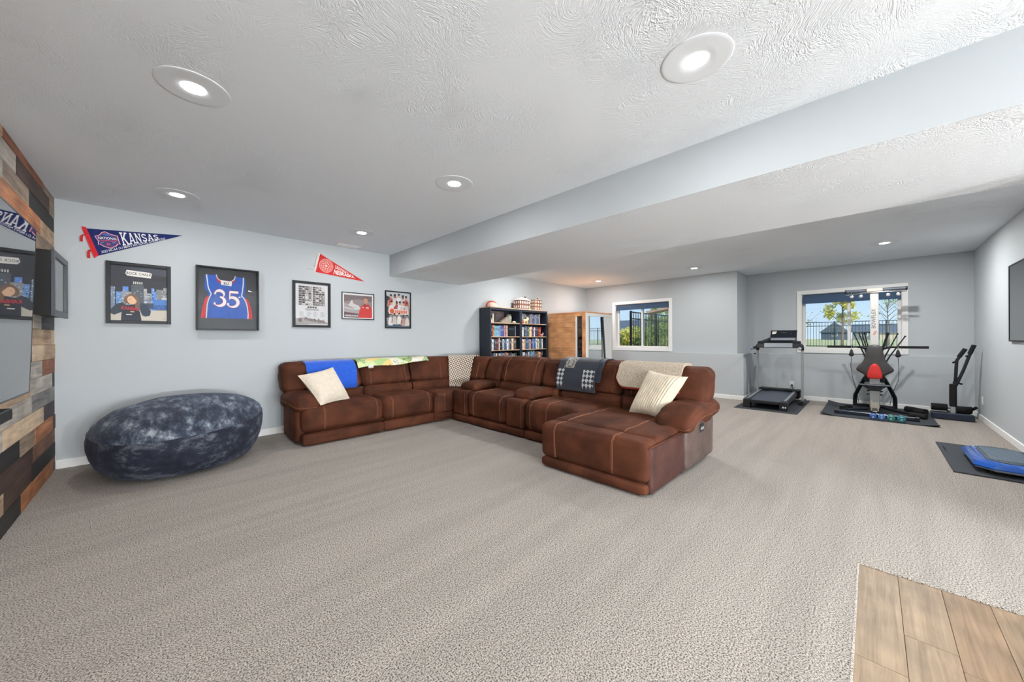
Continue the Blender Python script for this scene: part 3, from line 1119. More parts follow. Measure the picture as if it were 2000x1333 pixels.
M_thread = mat('tan_topstitch', C(158, 102, 72), .7)
M_under = mat('black_underside', C(22, 20, 20), .9)
sofa = thing('sectional_sofa', 'U-shaped brown faux-suede reclining sectional sofa with chaise end', 'sofa', (3.0, 4.6, 0))

def stitch(cu, parent, paths):
    m = MB()
    for a_list in paths:
        m.tube(a_list, .0016, 4)
    o = m.build('topstitching', M_thread, parent)
    o['kind'] = 'stuff'
    return o

def front_stitch(cu, t, axis, sgn):
    """two rows of thread from the back of the seat over the nose and down the front; axis 0: seat faces -y, axis 1: seat faces -x"""
    out = []
    for d in (-.006, .006):
        e = d / cu.h[axis]
        def p(a, z):
            return [t + e, a, z] if axis == 0 else [a, t + e, z]
        pts = cu.line(p(.9, 1), p(-1, 1), 14)[:-1] + cu.line(p(-1, 1), p(-1, -.96), 12)
        out.append(pts)
    return out

def seat(x0, x1, y0, y1, z0, z1, face, sts, seed, r=.085):
    """seat cushion whose padded front drops to the footrest panel; face '-y' or '-x'"""
    pf = (.012, .02, .022)
    cu = Cushion(x0, x1, y0, y1, z0, z1, r=r, n=14, puff=pf, wr=.006, seed=seed)
    o = cu.put(MB()).build('seat_cushion', M_suede, sofa, smooth=60)
    ax = 0 if face == '-y' else 1
    paths = []
    for t in sts:
        paths += front_stitch(cu, t, ax, -1)
    stitch(cu, o, paths)
    return cu

def kick(x0, x1, y0, y1, z0, z1, seed):
    cu = Cushion(x0, x1, y0, y1, z0, z1, r=.035, n=8, puff=(.008, .008, .004), wr=.003, seed=seed)
    return cu.put(MB()).build('footrest_panel', M_suede, sofa, smooth=60)

def back_y(x0, x1, zt, seed, sts=(-.72, .72)):
    """back of the run along the wall: lumbar roll below, head cushion above, leaning back"""
    l = Cushion(x0 + .004, x1 - .004, 5.33, 5.60, .40, .602, r=.07, n=12, puff=(.006, .03, .01), wr=.004, seed=seed)
    l.put(MB()).build('lumbar_cushion', M_suede, sofa, smooth=60)
    lean = lambda p: Vector((p.x, p.y + (p.z - .59) * .36 - .02, p.z))
    u = Cushion(x0 + .003, x1 - .003, 5.37, 5.645, .588, zt, r=.085, n=14, puff=(.008, .03, .012), wr=.012, wf=12, seed=seed + 3, fn=lean)
    o = u.put(MB()).build('head_cushion', M_suede, sofa, smooth=60)
    paths = []
    for t in sts:
        for d in (-.006, .006):
            e = d / u.h[0]
            paths.append(u.line([t + e, .5, 1], [t + e, -1, 1], 8)[:-1] + u.line([t + e, -1, 1], [t + e, -1, -.95], 12))
    stitch(u, o, paths)
    return u

def back_x(y0, y1, zt, seed, sts=(-.72, .72)):
    l = Cushion(3.99, 4.26, y0 + .004, y1 - .004, .40, .602, r=.07, n=12, puff=(.03, .006, .01), wr=.004, seed=seed)
    l.put(MB()).build('lumbar_cushion', M_suede, sofa, smooth=60)
    lean = lambda p: Vector((p.x + (p.z - .59) * .36 - .02, p.y, p.z))
    u = Cushion(4.03, 4.305, y0 + .003, y1 - .003, .588, zt, r=.085, n=14, puff=(.03, .008, .012), wr=.013, wf=12, seed=seed + 3, fn=lean)
    o = u.put(MB()).build('head_cushion', M_suede, sofa, smooth=60)
    paths = []
    for t in sts:
        for d in (-.006, .006):
            e = d / u.h[1]
            paths.append(u.line([.5, t + e, 1], [-1, t + e, 1], 8)[:-1] + u.line([-1, t + e, 1], [-1, t + e, -.95], 12))
    stitch(u, o, paths)
    return u

# run along the picture wall: two recliners and the left arm
MB().box(1.25, 3.10, 4.93, 5.50, .045, .42, bev=.02).build('seat_base', M_suede, sofa, smooth=0)
MB().box(1.24, 3.10, 5.42, 5.56, .05, .58, bev=.02).build('back_panel', M_suede_side, sofa, smooth=0)
for bx in ((1.32, 4.95), (1.32, 5.4), (2.9, 4.95), (4.25, 4.5), (4.25, 1.5), (3.0, 1.45), (3.0, 2.25)):
    MB().lathe([(.03, 0), (.03, .03), (.022, .05)], 10, (bx[0], bx[1], 0)).build('foot', M_under, sofa)
seat(1.245, 2.258, 4.815, 5.42, .158, .472, '-y', (-.52, .80), 1.0)
seat(2.262, 3.085, 4.815, 5.42, .158, .472, '-y', (-.70, .74), 2.0)
kick(1.25, 2.256, 4.803, 4.97, .012, .154, 5)
kick(2.264, 3.08, 4.803, 4.97, .012, .154, 6)
back_y(1.165, 2.195, .985, 11, (-.48, .86))
back_y(2.198, 3.008, .985, 17)
# left arm: upright body and a drooping padded top
ab = Cushion(1.195, 1.44, 4.93, 5.53, .035, .50, r=.04, n=10, puff=(.008, .01, 0), wr=.004, seed=31)
ab.put(MB()).build('arm_body', M_suede, sofa, smooth=60)
def droop_l(p):
    k = max(0.0, (5.12 - p.y) / .25)
    return Vector((p.x + .02 * k, p.y, p.z - .055 * min(1.2, k) ** 1.6))
ap = Cushion(1.150, 1.475, 4.87, 5.45, .455, .615, r=.075, n=12, puff=(.01, .015, .025), wr=.008, seed=33, fn=droop_l)
o = ap.put(MB()).build('arm_pad', M_suede, sofa, smooth=60)
stitch(ap, o, [ap.line([-1, 1 - .01, -.15], [-1, -1, -.15], 10)[:-1] + ap.line([-1, -1, -.15], [1, -1, -.15], 10)])

# corner wedge: curved back, quarter-round seat and its small curved front
AC = Vector((3.36, 4.76, 0))
def arc_path(n=18):
    pts = [(3.012, 5.0)]                               # (x, tangent marker) start of the straight
    out = []
    for k in range(3):
        out.append((Vector((3.012 + (3.36 - 3.012) * k / 3, 0, 0)), 0.0, True))
    for k in range(n + 1):
        out.append((None, (PI / 2) * k / n, False))
    return out
def sweep_back(profile, name, z_st, seed):
    """profile [(radius offset from the lumbar face, z)] swept round the corner"""
    m = MB()
    V, F = [], []
    P = arc_path()
    n = len(profile)
    for i, (st, a, straight) in enumerate(P):
        ease = 1.0
        if i == 0 or i == len(P) - 1:
            ease = .86
        cz = sum(z for _, z in profile) / n
        cr = sum(r for r, _ in profile) / n
        for r, z in profile:
            rr, zz = cr + (r - cr) * ease, cz + (z - cz) * ease
            if straight:
                p = Vector((st.x + (.004 if i == 0 else 0), AC.y + rr, zz))
            else:
                p = Vector((AC.x + rr * math.sin(a), AC.y + rr * math.cos(a), zz))
            w = noise.noise(p * 7 + Vector((seed, 0, 0))) * .006
            V.append(p + Vector((w, w, w * .5)))
    for i in range(len(P) - 1):
        for k in range(n):
            F.append((i * n + k, i * n + (k + 1) % n, (i + 1) * n + (k + 1) % n, (i + 1) * n + k))
    F.append(tuple(range(n)))
    F.append(tuple((len(P) - 1) * n + k for k in range(n - 1, -1, -1)))
    m.add(V, F)
    return m.build(name, M_suede, sofa, smooth=60)
def round_prof(r0, r1, z0, z1, rad, lean=0.0, n=5, bulge=.0):
    pts = []
    for (cx, cz, a0) in ((r1 - rad, z1 - rad, 0), (r0 + rad, z1 - rad, 90), (r0 + rad, z0 + rad, 180), (r1 - rad, z0 + rad, 270)):
        for k in range(n + 1):
            a = math.radians(a0 + 90 * k / n)
            z = cz + rad * math.sin(a)
            r = cx + rad * math.cos(a)
            pts.append((r + (z - .59) * lean, z))
    # bulge the front face
    return [(r - bulge * (1 - abs((z - (z0 + z1) / 2) / ((z1 - z0) / 2)) ** 2 if r < (r0 + r1) / 2 else 0), z) for r, z in pts]
sweep_back(round_prof(.58, .83, .40, .602, .07, 0, 5, .01), 'corner_lumbar_cushion', 0, 3)
wb = sweep_back(round_prof(.60, .865, .588, .985, .085, .36, 5, .012), 'corner_head_cushion', 0, 9)
m = MB()
for ang in (18, 36, 80):
    for d in (-.008, .008):
        a = math.radians(ang) + d
        pts = []
        for z in [.62 + .30 * k / 8 for k in range(9)]:
            rr = .60 + (z - .59) * .36 - .015 + (.0 if z < .88 else (z - .88) * .5)
            pts.append((AC.x + rr * math.sin(a), AC.y + rr * math.cos(a), z))
        m.tube(pts, .0016, 4)
m.build('topstitching', M_thread, wb)['kind'] = 'stuff'
# wedge seat: polygon with the concave corner filled by a short curved front
poly = [(3.10, 5.38)]
for k in range(9):
    a = math.radians(10 + 75 * k / 8)
    poly.append((AC.x + .62 * math.sin(a), AC.y + .62 * math.cos(a)))
poly += [(3.98, 4.765), (3.42, 4.765)]
nose = [(3.385, 4.752), (3.33, 4.742), (3.27, 4.748), (3.20, 4.766), (3.14, 4.79), (3.10, 4.81), (3.092, 4.83)]
m = MB()
full = poly + nose
def ring(ins, z):
    cx, cy = 3.5, 5.05
    return [(cx + (x - cx) * ins, cy + (y - cy) * ins, z) for x, y in full]
lev = [(.985, .165), (1.0, .20), (1.0, .40), (.99, .435), (.965, .458), (.92, .468), (.5, .474)]
V, F = [], []
n = len(full)
for ins, z in lev:
    V += ring(ins, z)
for i in range(len(lev) - 1):
    for k in range(n):
        F.append((i * n + k, i * n + (k + 1) % n, (i + 1) * n + (k + 1) % n, (i + 1) * n + k))
F.append(tuple((len(lev) - 1) * n + k for k in range(n)))
F.append(tuple(range(n - 1, -1, -1)))
m.add(V, F)
ws = m.build('corner_seat_cushion', M_suede, sofa, smooth=60)
m = MB()
for dx in (-.006, .006):
    m.tube([(3.225 + dx, 4.760, .17), (3.225 + dx, 4.752, .21), (3.225 + dx, 4.752, .40), (3.228 + dx, 4.765, .437), (3.235 + dx, 4.80, .462), (3.26 + dx, 4.9, .472), (3.33 + dx, 5.2, .474)], .0016, 4)
m.build('topstitching', M_thread, ws)['kind'] = 'stuff'
MB().box(3.07, 3.46, 4.80, 5.2, .02, .40).box(3.40, 3.6, 4.60, 4.9, .02, .40).build('corner_base', M_suede, sofa, smooth=0)
nb = Cushion(3.095, 3.385, 4.755, 4.90, .035, .162, r=.05, n=10, puff=(.004, .02, .004), wr=.002, seed=51,
             fn=lambda p: Vector((p.x, p.y + (.045 - .17 * (p.x - 3.095) if p.y < 4.83 else 0), p.z)))
nb.put(MB()).build('corner_kick_roll', M_suede, sofa, smooth=60)

# run away from the wall: console, recliner, console, recliner, chaise
MB().box(3.46, 4.22, 1.30, 4.75, .045, .42, bev=.02).build('seat_base', M_suede, sofa, smooth=0)
MB().box(4.10, 4.30, 1.26, 4.75, .05, .60, bev=.02).build('back_panel', M_suede_side, sofa, smooth=0)
def console(y0, y1, seed):
    c = Cushion(3.372, 4.02, y0, y1, .118, .492, r=.03, n=10, puff=(.004, .002, .004), wr=.003, seed=seed)
    o = c.put(MB()).build('console', M_suede, sofa, smooth=60)
    stitch(c, o, [c.line([.4, -.78, 1], [-1, -.78, 1], 8)[:-1] + c.line([-1, -.78, 1], [-1, -.78, -.95], 8)])
    kk = Cushion(3.368, 3.55, y0, y1, .012, .115, r=.03, n=8, puff=(.005, .003, .003), wr=.002, seed=seed + 1)
    kk.put(MB()).build('console_plinth', M_suede, sofa, smooth=60)
    p = Cushion(3.52, 4.0, y0 - .015, y1 + .015, .498, .600, r=.045, n=12, puff=(.006, .006, .02), wr=.004, seed=seed + 2,
                fn=lambda q: Vector((q.x, q.y, q.z - .03 * max(0, (3.68 - q.x) / .16) ** 1.5)))
    p.put(MB()).build('console_lid', M_suede, sofa, smooth=60)
console(4.392, 4.742, 61)
console(3.196, 3.522, 66)
seat(3.370, 4.03, 3.530, 4.384, .118, .488, '-x', (-.76, .60), 71)
seat(3.370, 4.03, 2.32, 3.188, .118, .488, '-x', (.72, .1), 72)
kick(3.365, 3.52, 3.530, 4.384, .012, .114, 73)
kick(3.365, 3.52, 2.42, 3.188, .012, .114, 74)
back_x(4.352, 4.755, .985, 81, ())
back_x(3.478, 4.348, 1.0, 84, (-.74, .70))
back_x(3.098, 3.474, .99, 87, ())
back_x(2.165, 3.094, 1.0, 90, (-.75, .78))
# chaise: padded front block, then the long top pad
cf = Cushion(2.796, 3.035, 1.285, 2.405, .106, .446, r=.055, n=16, puff=(.010, .006, .010), wr=.006, wf=6, seed=99)
of = cf.put(MB()).build('chaise_front', M_suede, sofa, smooth=60)
ch = Cushion(3.0, 4.03, 1.285, 2.405, .15, .458, r=.05, n=18, puff=(.004, .006, .014), wr=.010, wf=6, seed=101)
o = ch.put(MB()).build('chaise_cushion', M_suede, sofa, smooth=60)
pf, pt = [], []
for t in (.66, -.46):
    for d in (-.006, .006):
        e = d / cf.h[1]
        pf.append(cf.line([.6, t + e, 1], [-1, t + e, 1], 8)[:-1] + cf.line([-1, t + e, 1], [-1, t + e, -.95], 12))
        pt.append(ch.line([.6, t + e, 1], [-.97, t + e, 1], 18))
stitch(cf, of, pf)
stitch(ch, o, pt)
kick(2.788, 3.0, 1.295, 2.395, .010, .108, 103)
M_side2 = mat('brown_side_suede', C(70, 42, 36), .6, var=(5, .35), bump=(7, .5, 3, .03), spec=.3)
sp2 = Cushion(2.86, 3.60, 1.268, 1.36, .014, .405, r=.03, n=14, puff=(0, .006, 0), wr=.008, wf=8, seed=105)
sp2.put(MB()).build('chaise_side_panel', M_side2, sofa, smooth=60)
MB().tube([(2.83, 1.279, .40), (2.95, 1.268, .408), (3.58, 1.262, .416)], .006, 6).build('side_welt', M_suede, sofa)
MB().box(2.90, 3.5, 1.33, 2.38, .04, .12).build('chaise_base', M_under, sofa, smooth=0)
lean = lambda p: Vector((p.x + (p.z - .59) * .36 - .02, p.y, p.z))
back_x(1.205, 2.16, .972, 111, (.74,))
M_side3 = mat('grey_sheen_side_suede', C(84, 68, 62), .45, var=(5, .3), bump=(7, .6, 3, .03), spec=.4)  # grey put into the brown suede for the sheen on the arm side
rb = Cushion(3.555, 4.36, 1.235, 1.49, .035, .53, r=.04, n=12, puff=(.004, .008, 0), wr=.006, seed=121)
rb.put(MB()).build('arm_body', M_side3, sofa, smooth=60)
def droop_r(p):
    k = max(0.0, (3.80 - p.x) / .32)
    return Vector((p.x, p.y, p.z - .085 * min(1.2, k) ** 1.5))
rp_ = Cushion(3.47, 4.38, 1.160, 1.525, .478, .632, r=.07, n=16, puff=(.012, .010, .018), wr=.012, wf=11, seed=123, fn=droop_r)
o = rp_.put(MB()).build('arm_pad', M_suede, sofa, smooth=60)
stitch(rp_, o, [rp_.line([.9, -1, -.25], [-1, -1, -.25], 12)[:-1] + rp_.line([-1, -1, -.25], [-1, 1, -.25], 10)])
sw = MB().box(3.885, 4.0, 1.222, 1.236, .345, .425, bev=.004).build('control_panel', M_under, sofa, smooth=0)
for k in range(3):
    MB().box(3.90 + k * .032, 3.922 + k * .032, 1.217, 1.223, .37, .40, bev=.002).build('button', mat('chrome_button', C(190, 190, 192), .25, metal=.9), sw, smooth=0)

# ================================================================== pillows
def pillow(name, label, corners, th, mat_, rib=0, piping=True, bump_w=.004):
    c00, c10, c11, c01 = [Vector(c) for c in corners]
    ctr = (c00 + c10 + c11 + c01) / 4
    nrm = (c10 - c00).cross(c01 - c00).normalized()
    t = thing(name, label, 'pillow', tuple(ctr - Vector((0, 0, .2))))
    n = 28
    def sheet(sg):
        def fn(u, v):
            a, b = 2 * u - 1, 2 * v - 1
            pin = .035
            uu = u + pin * a * (1 - b * b) * -1.0 * abs(a)
            vv = v + pin * b * (1 - a * a) * -1.0 * abs(b)
            base = c00 * (1 - uu) * (1 - vv) + c10 * uu * (1 - vv) + c11 * uu * vv + c01 * (1 - uu) * vv
            h = th * ((1 - a ** 4) * (1 - b ** 4)) ** .62
            h += bump_w * noise.noise(Vector((u * 6, v * 6, sg * 3))) * (1 - a ** 4) * (1 - b ** 4) * 2
            if rib:
                h += .009 * abs(math.sin(PI * rib * u)) * ((1 - a ** 8) * (1 - b ** 8))
            return base + nrm * h * sg, nrm
        return fn
    k = 120 if rib else n
    m = MB()
    m.grid(sheet(1), k, n)
    m.grid(sheet(-1), k, n)
    m.build('cover', mat_, t, smooth=60)
    if piping:
        f = sheet(0)
        pts = [f(i / 12, 0)[0] for i in range(12)] + [f(1, i / 12)[0] for i in range(12)] + [f(1 - i / 12, 1)[0] for i in range(12)] + [f(0, 1 - i / 12)[0] for i in range(12)]
        MB().tube(pts, .005, 6, closed=True).build('piping', mat_, t)
    return t
M_cream = mat('cream_linen', C(222, 210, 192), .9, var=(25, .06), bump=(220, .3, 2, .003))
M_cord = mat('cream_corduroy', C(226, 214, 190), .95, var=(18, .08), sheen=.3, bump=(120, .3, 2, .004))
pillow('throw_pillow', 'plain cream square pillow leaning in the left arm of the sofa', [(1.448, 4.83, .485), (1.875, 5.04, .49), (1.735, 5.27, .915), (1.28, 5.16, .84)], .085, M_cream)
pillow('throw_pillow', 'cream ribbed corduroy pillow at the chaise end of the sofa', [(3.795, 1.945, .462), (3.70, 1.55, .468), (3.86, 1.325, .905), (4.03, 1.81, .935)], .085, M_cord, rib=15, piping=False)

# ================================================================== throws draped over the sofa back
YP = [(5.315, .0), (5.40, .0)]
def yprof(hang, back=.80):
    """(y, z) from the front hem over the head cushion to the back"""
    P = [(5.345, .60), (5.322, .66), (5.327, .73), (5.347, .80), (5.375, .865), (5.405, .92), (5.437, .965), (5.48, .992), (5.55, 1.004), (5.63, 1.004), (5.70, .99), (5.745, .955), (5.765, .90)]
    return [(y - .012, z) for y, z in P if z >= hang - .02 or y > 5.5]
def samp(P, t):
    L = [0]
    for a, b in zip(P[:-1], P[1:]):
        L.append(L[-1] + math.hypot(b[0] - a[0], b[1] - a[1]))
    s_ = t * L[-1]
    for i in range(len(P) - 1):
        if s_ <= L[i + 1] or i == len(P) - 2:
            f = (s_ - L[i]) / (L[i + 1] - L[i])
            return P[i][0] + (P[i + 1][0] - P[i][0]) * f, P[i][1] + (P[i + 1][1] - P[i][1]) * f
def drape(mb, P, place, a0, a1, thick, hem=None, wob=.008, nu=24, nv=30, seed=0, mi=0):
    """place(a, q, z) -> xyz; a runs along the sofa, q is depth"""
    def pos(u, v):
        a = a0 + (a1 - a0) * u
        vv = v
        if hem:
            h = hem(u)
            vv = h + (1 - h) * v
        q, z = samp(P, vv)
        w = noise.noise(Vector((u * 5 + seed, v * 4, seed))) * wob
        return Vector(place(a + w * 1.5, q - abs(w) * .5, z + abs(w) * .3))
    def fn(u, v):
        e = .004
        p = pos(u, v)
        du = pos(min(1, u + e), v) - pos(max(0, u - e), v)
        dv = pos(u, min(1, v + e)) - pos(u, max(0, v - e))
        n_ = dv.cross(du)
        n_ = n_.normalized() if n_.length > 1e-9 else Vector((0, -1, 0))
        return p + n_ * thick * 0 , -n_
    mb.grid(fn, nu, nv, thick, mi)
    return mb
PY = lambda a, q, z: (a, q, z)
PX = lambda a, q, z: (q - 5.345 + 4.005, a, z)
# blue fleece
t = thing('throw_blanket', 'plain royal blue fleece throw folded over the left end of the sofa back', 'blanket', (1.78, 5.4, .63), 'throws over the sofa back')
M_blue = mat('royal_blue_fleece', C(28, 86, 196), .9, var=(30, .12), sheen=.4, bump=(90, .4, 2, .004))
drape(MB(), yprof(.62), PY, 1.44, 2.09, .022, wob=.012, seed=2).build('fleece', M_blue, t, smooth=60)
drape(MB(), yprof(.65), PY, 1.50, 2.04, .012, hem=lambda u: .02, wob=.014, seed=4).build('inner_fold', M_blue, t, smooth=60).location = (0, .006, -.035)
# patterned children's quilt
def quilt_mat():
    m = bpy.data.materials.new('bright_patch_quilt')
    m.use_nodes = True
    nt = m.node_tree
    b = nt.nodes['Principled BSDF']
    b.inputs['Roughness'].default_value = .9
    tc = nt.nodes.new('ShaderNodeTexCoord')
    mp = nt.nodes.new('ShaderNodeMapping')
    mp.inputs['Scale'].default_value = (5, 9, 9)
    nt.links.new(tc.outputs['Object'], mp.inputs[0])
    v = nt.nodes.new('ShaderNodeTexVoronoi')
    v.inputs['Scale'].default_value = 1.0
    nt.links.new(mp.outputs[0], v.inputs['Vector'])
    rp = nt.nodes.new('ShaderNodeValToRGB')
    rp.color_ramp.interpolation = 'CONSTANT'
    cols = [(0, (178, 206, 140)), (.22, (236, 232, 214)), (.4, (236, 208, 134)), (.55, (176, 210, 150)), (.68, (236, 234, 226)), (.8, (214, 74, 66)), (.86, (210, 224, 168)), (.95, (232, 176, 120))]
    e = rp.color_ramp.elements
    e[0].color = (*C(cols[0][1]), 1)
    e[1].position = cols[1][0]
    e[1].color = (*C(cols[1][1]), 1)
    for p, c in cols[2:]:
        k = e.new(p)
        k.color = (*C(c), 1)
    sp = nt.nodes.new('ShaderNodeSeparateColor')
    nt.links.new(v.outputs['Color'], sp.inputs[0])
    nt.links.new(sp.outputs[0], rp.inputs[0])
    # scribbled dark print
    n = nt.nodes.new('ShaderNodeTexNoise')
    n.inputs['Scale'].default_value = 34
    n.inputs['Distortion'].default_value = 1.5
    nt.links.new(tc.outputs['Object'], n.inputs['Vector'])
    n2 = nt.nodes.new('ShaderNodeTexNoise')
    n2.inputs['Scale'].default_value = 5
    nt.links.new(tc.outputs['Object'], n2.inputs['Vector'])
    ml = nt.nodes.new('ShaderNodeMath')
    ml.operation = 'MULTIPLY'
    nt.links.new(n.outputs['Fac'], ml.inputs[0])
    nt.links.new(n2.outputs['Fac'], ml.inputs[1])
    gt = nt.nodes.new('ShaderNodeMath')
    gt.operation = 'GREATER_THAN'
    gt.inputs[1].default_value = .37
    nt.links.new(ml.outputs[0], gt.inputs[0])
    mx = nt.nodes.new('ShaderNodeMix')
    mx.data_type = 'RGBA'
    nt.links.new(gt.outputs[0], mx.inputs[0])
    nt.links.new(rp.outputs[0], mx.inputs[6])
    mx.inputs[7].default_value = (*C(40, 44, 40), 1)
    nt.links.new(mx.outputs[2], b.inputs['Base Color'])
    return m
t = thing('throw_blanket', 'pale green and white printed quilt laid along the top of the sofa back', 'blanket', (2.7, 5.5, .92), 'throws over the sofa back')
drape(MB(), yprof(.85), PY, 2.13, 3.34, .02, hem=lambda u: .03 + .12 * u + .03 * math.sin(u * 9), wob=.018, nu=40, seed=7).build('quilt', quilt_mat(), t, smooth=60)
m = MB()
Cushion(2.262, 2.345, 5.335, 5.37, .865, .915, r=.017, n=6, wr=.004).put(m)
m.build('white_corner', mat('white_plush', C(232, 230, 226), .9, bump=(80, .4)), t, smooth=60)
# woven diamond throw on the corner
def diamond_mat():
    m = bpy.data.materials.new('woven_diamond_throw')
    m.use_nodes = True
    nt = m.node_tree
    b = nt.nodes['Principled BSDF']
    b.inputs['Roughness'].default_value = .95
    uv = nt.nodes.new('ShaderNodeUVMap')
    sx = nt.nodes.new('ShaderNodeSeparateXYZ')
    nt.links.new(uv.outputs[0], sx.inputs[0])
    def M(op, a, b_=None, v=None):
        k = nt.nodes.new('ShaderNodeMath')
        k.operation = op
        if hasattr(a, 'links'):
            nt.links.new(a, k.inputs[0])
        else:
            k.inputs[0].default_value = a
        if b_ is not None:
            if hasattr(b_, 'links'):
                nt.links.new(b_, k.inputs[1])
            else:
                k.inputs[1].default_value = b_
        return k.outputs[0]
    u = M('MULTIPLY', sx.outputs[0], 5.0)
    v = M('MULTIPLY', sx.outputs[1], 11.0)
    a = M('ABSOLUTE', M('SUBTRACT', M('FRACT', u), .5))
    c = M('ABSOLUTE', M('SUBTRACT', M('FRACT', v), .5))
    d = M('ADD', a, c)                       # 0 centre .. 1 corners: concentric diamonds
    ring = M('FRACT', M('MULTIPLY', d, 2.0))
    dark = M('GREATER_THAN', ring, .58)
    mx = nt.nodes.new('ShaderNodeMix')
    mx.data_type = 'RGBA'
    nt.links.new(dark, mx.inputs[0])
    mx.inputs[6].default_value = (*C(226, 214, 198), 1)
    mx.inputs[7].default_value = (*C(92, 70, 56), 1)
    nt.links.new(mx.outputs[2], b.inputs['Base Color'])
    return m
def add_uv(o, nu, nv):
    """uv over a sheet made by MB.grid"""
    me = o.data
    W = nv + 1
    K = (nu + 1) * W
    uvl = me.uv_layers.new(name='UVMap')
    for lp in me.loops:
        i = lp.vertex_index % K
        uvl.data[lp.index].uv = ((i // W) / nu, (i % W) / nv)
t = thing('throw_blanket', 'cream and brown diamond-woven throw with fringe over the sofa corner', 'blanket', (3.9, 5.2, .5), 'throws over the sofa back')
RP = [(.545, .495), (.56, .52), (.565, .58), (.58, .64), (.597, .70), (.62, .77), (.645, .84), (.675, .91), (.71, .965), (.765, 1.0), (.83, 1.008), (.90, .998), (.96, .95), (.985, .88)]
def PR(a, q, z):
    return (AC.x + q * math.sin(a), AC.y + q * math.cos(a), z)
rpm = [(q - .012, z) for q, z in RP]
mb = drape(MB(), rpm, PR, math.radians(31), math.radians(69), .014, wob=.008, nu=24, nv=40, seed=12)
o = mb.build('woven_cloth', diamond_mat(), t, smooth=60)
add_uv(o, 24, 40)
m = MB()
for k in range(26):
    a = math.radians(31.5 + 37 * k / 25)
    p = Vector(PR(a, .535, .497))
    q = p + Vector((random.uniform(-.015, .015) - .03, random.uniform(-.03, .0) - .03, -.018 + random.uniform(-.004, .002)))
    m.tube([p, (p + q) / 2 + Vector((0, 0, .006)), q], [.005, .006, .004], 5)
m.build('fringe', mat('cream_fringe', C(222, 212, 196), .95), t)
# navy patchwork throw
def patch_mat():
    m = bpy.data.materials.new('navy_patchwork')
    m.use_nodes = True
    nt = m.node_tree
    b = nt.nodes['Principled BSDF']
    b.inputs['Roughness'].default_value = .8
    b.inputs['Sheen Weight'].default_value = .3
    uv = nt.nodes.new('ShaderNodeUVMap')
    sx = nt.nodes.new('ShaderNodeSeparateXYZ')
    nt.links.new(uv.outputs[0], sx.inputs[0])
    def M(op, a, b_=None):
        k = nt.nodes.new('ShaderNodeMath')
        k.operation = op
        for i, q in enumerate((a, b_)):
            if q is None:
                continue
            if hasattr(q, 'links'):
                nt.links.new(q, k.inputs[i])
            else:
                k.inputs[i].default_value = q
        return k.outputs[0]
    U, V_ = sx.outputs[0], sx.outputs[1]
    def boxmask(u0, u1, v0, v1):
        return M('MULTIPLY', M('MULTIPLY', M('GREATER_THAN', U, u0), M('LESS_THAN', U, u1)), M('MULTIPLY', M('GREATER_THAN', V_, v0), M('LESS_THAN', V_, v1)))
    ck = nt.nodes.new('ShaderNodeTexChecker')
    mp = nt.nodes.new('ShaderNodeMapping')
    mp.inputs['Rotation'].default_value = (0, 0, math.radians(45))
    mp.inputs['Scale'].default_value = (15, 19, 1)
    nt.links.new(uv.outputs[0], mp.inputs[0])
    nt.links.new(mp.outputs[0], ck.inputs['Vector'])
    ck.inputs['Scale'].default_value = 1.0
    ck.inputs['Color1'].default_value = (*C(176, 176, 176), 1)
    ck.inputs['Color2'].default_value = (*C(30, 36, 50), 1)
    nz = nt.nodes.new('ShaderNodeTexNoise')
    nz.inputs['Scale'].default_value = 26
    nt.links.new(uv.outputs[0], nz.inputs['Vector'])
    rp = nt.nodes.new('ShaderNodeValToRGB')
    rp.color_ramp.elements[0].position = .44
    rp.color_ramp.elements[1].position = .52
    rp.color_ramp.elements[0].color = (*C(64, 62, 62), 1)
    rp.color_ramp.elements[1].color = (*C(164, 158, 150), 1)
    nt.links.new(nz.outputs['Fac'], rp.inputs[0])
    def mix(fac, a_sock, b_sock, acol=None):
        x = nt.nodes.new('ShaderNodeMix')
        x.data_type = 'RGBA'
        nt.links.new(fac, x.inputs[0])
        if acol:
            x.inputs[6].default_value = (*acol, 1)
        else:
            nt.links.new(a_sock, x.inputs[6])
        nt.links.new(b_sock, x.inputs[7])
        return x.outputs[2]
    chk = M('MAXIMUM', boxmask(.02, .30, .06, .36), boxmask(.80, 1.0, .06, .36))
    pic = M('MAXIMUM', boxmask(.56, .84, .38, .62), M('MAXIMUM', boxmask(.05, .32, .68, .86), boxmask(.78, 1.0, .66, .84)))
    c1 = mix(chk, None, ck.outputs['Color'], C(26, 32, 46))
    c2 = mix(pic, c1, rp.outputs[0])
    nt.links.new(c2, b.inputs['Base Color'])
    return m
t = thing('throw_blanket', 'navy patchwork throw with checked grey squares over the sofa back', 'blanket', (4.1, 2.78, .62), 'throws over the sofa back')
xp = yprof(.62)
xp = [(y, z * 1.013) for y, z in xp]
o = drape(MB(), xp, PX, 2.50, 3.11, .02, wob=.006, nu=24, nv=40, seed=21).build('patchwork_face', patch_mat(), t, smooth=60)
add_uv(o, 24, 40)
o = drape(MB(), [(y + .008, z) for y, z in xp if z > .70], PX, 2.43, 2.6, .014, wob=.008, nu=12, nv=30, seed=24).build('under_fold', mat('dark_navy_fleece', C(30, 38, 54), .85, var=(20, .2), sheen=.3), t, smooth=60)
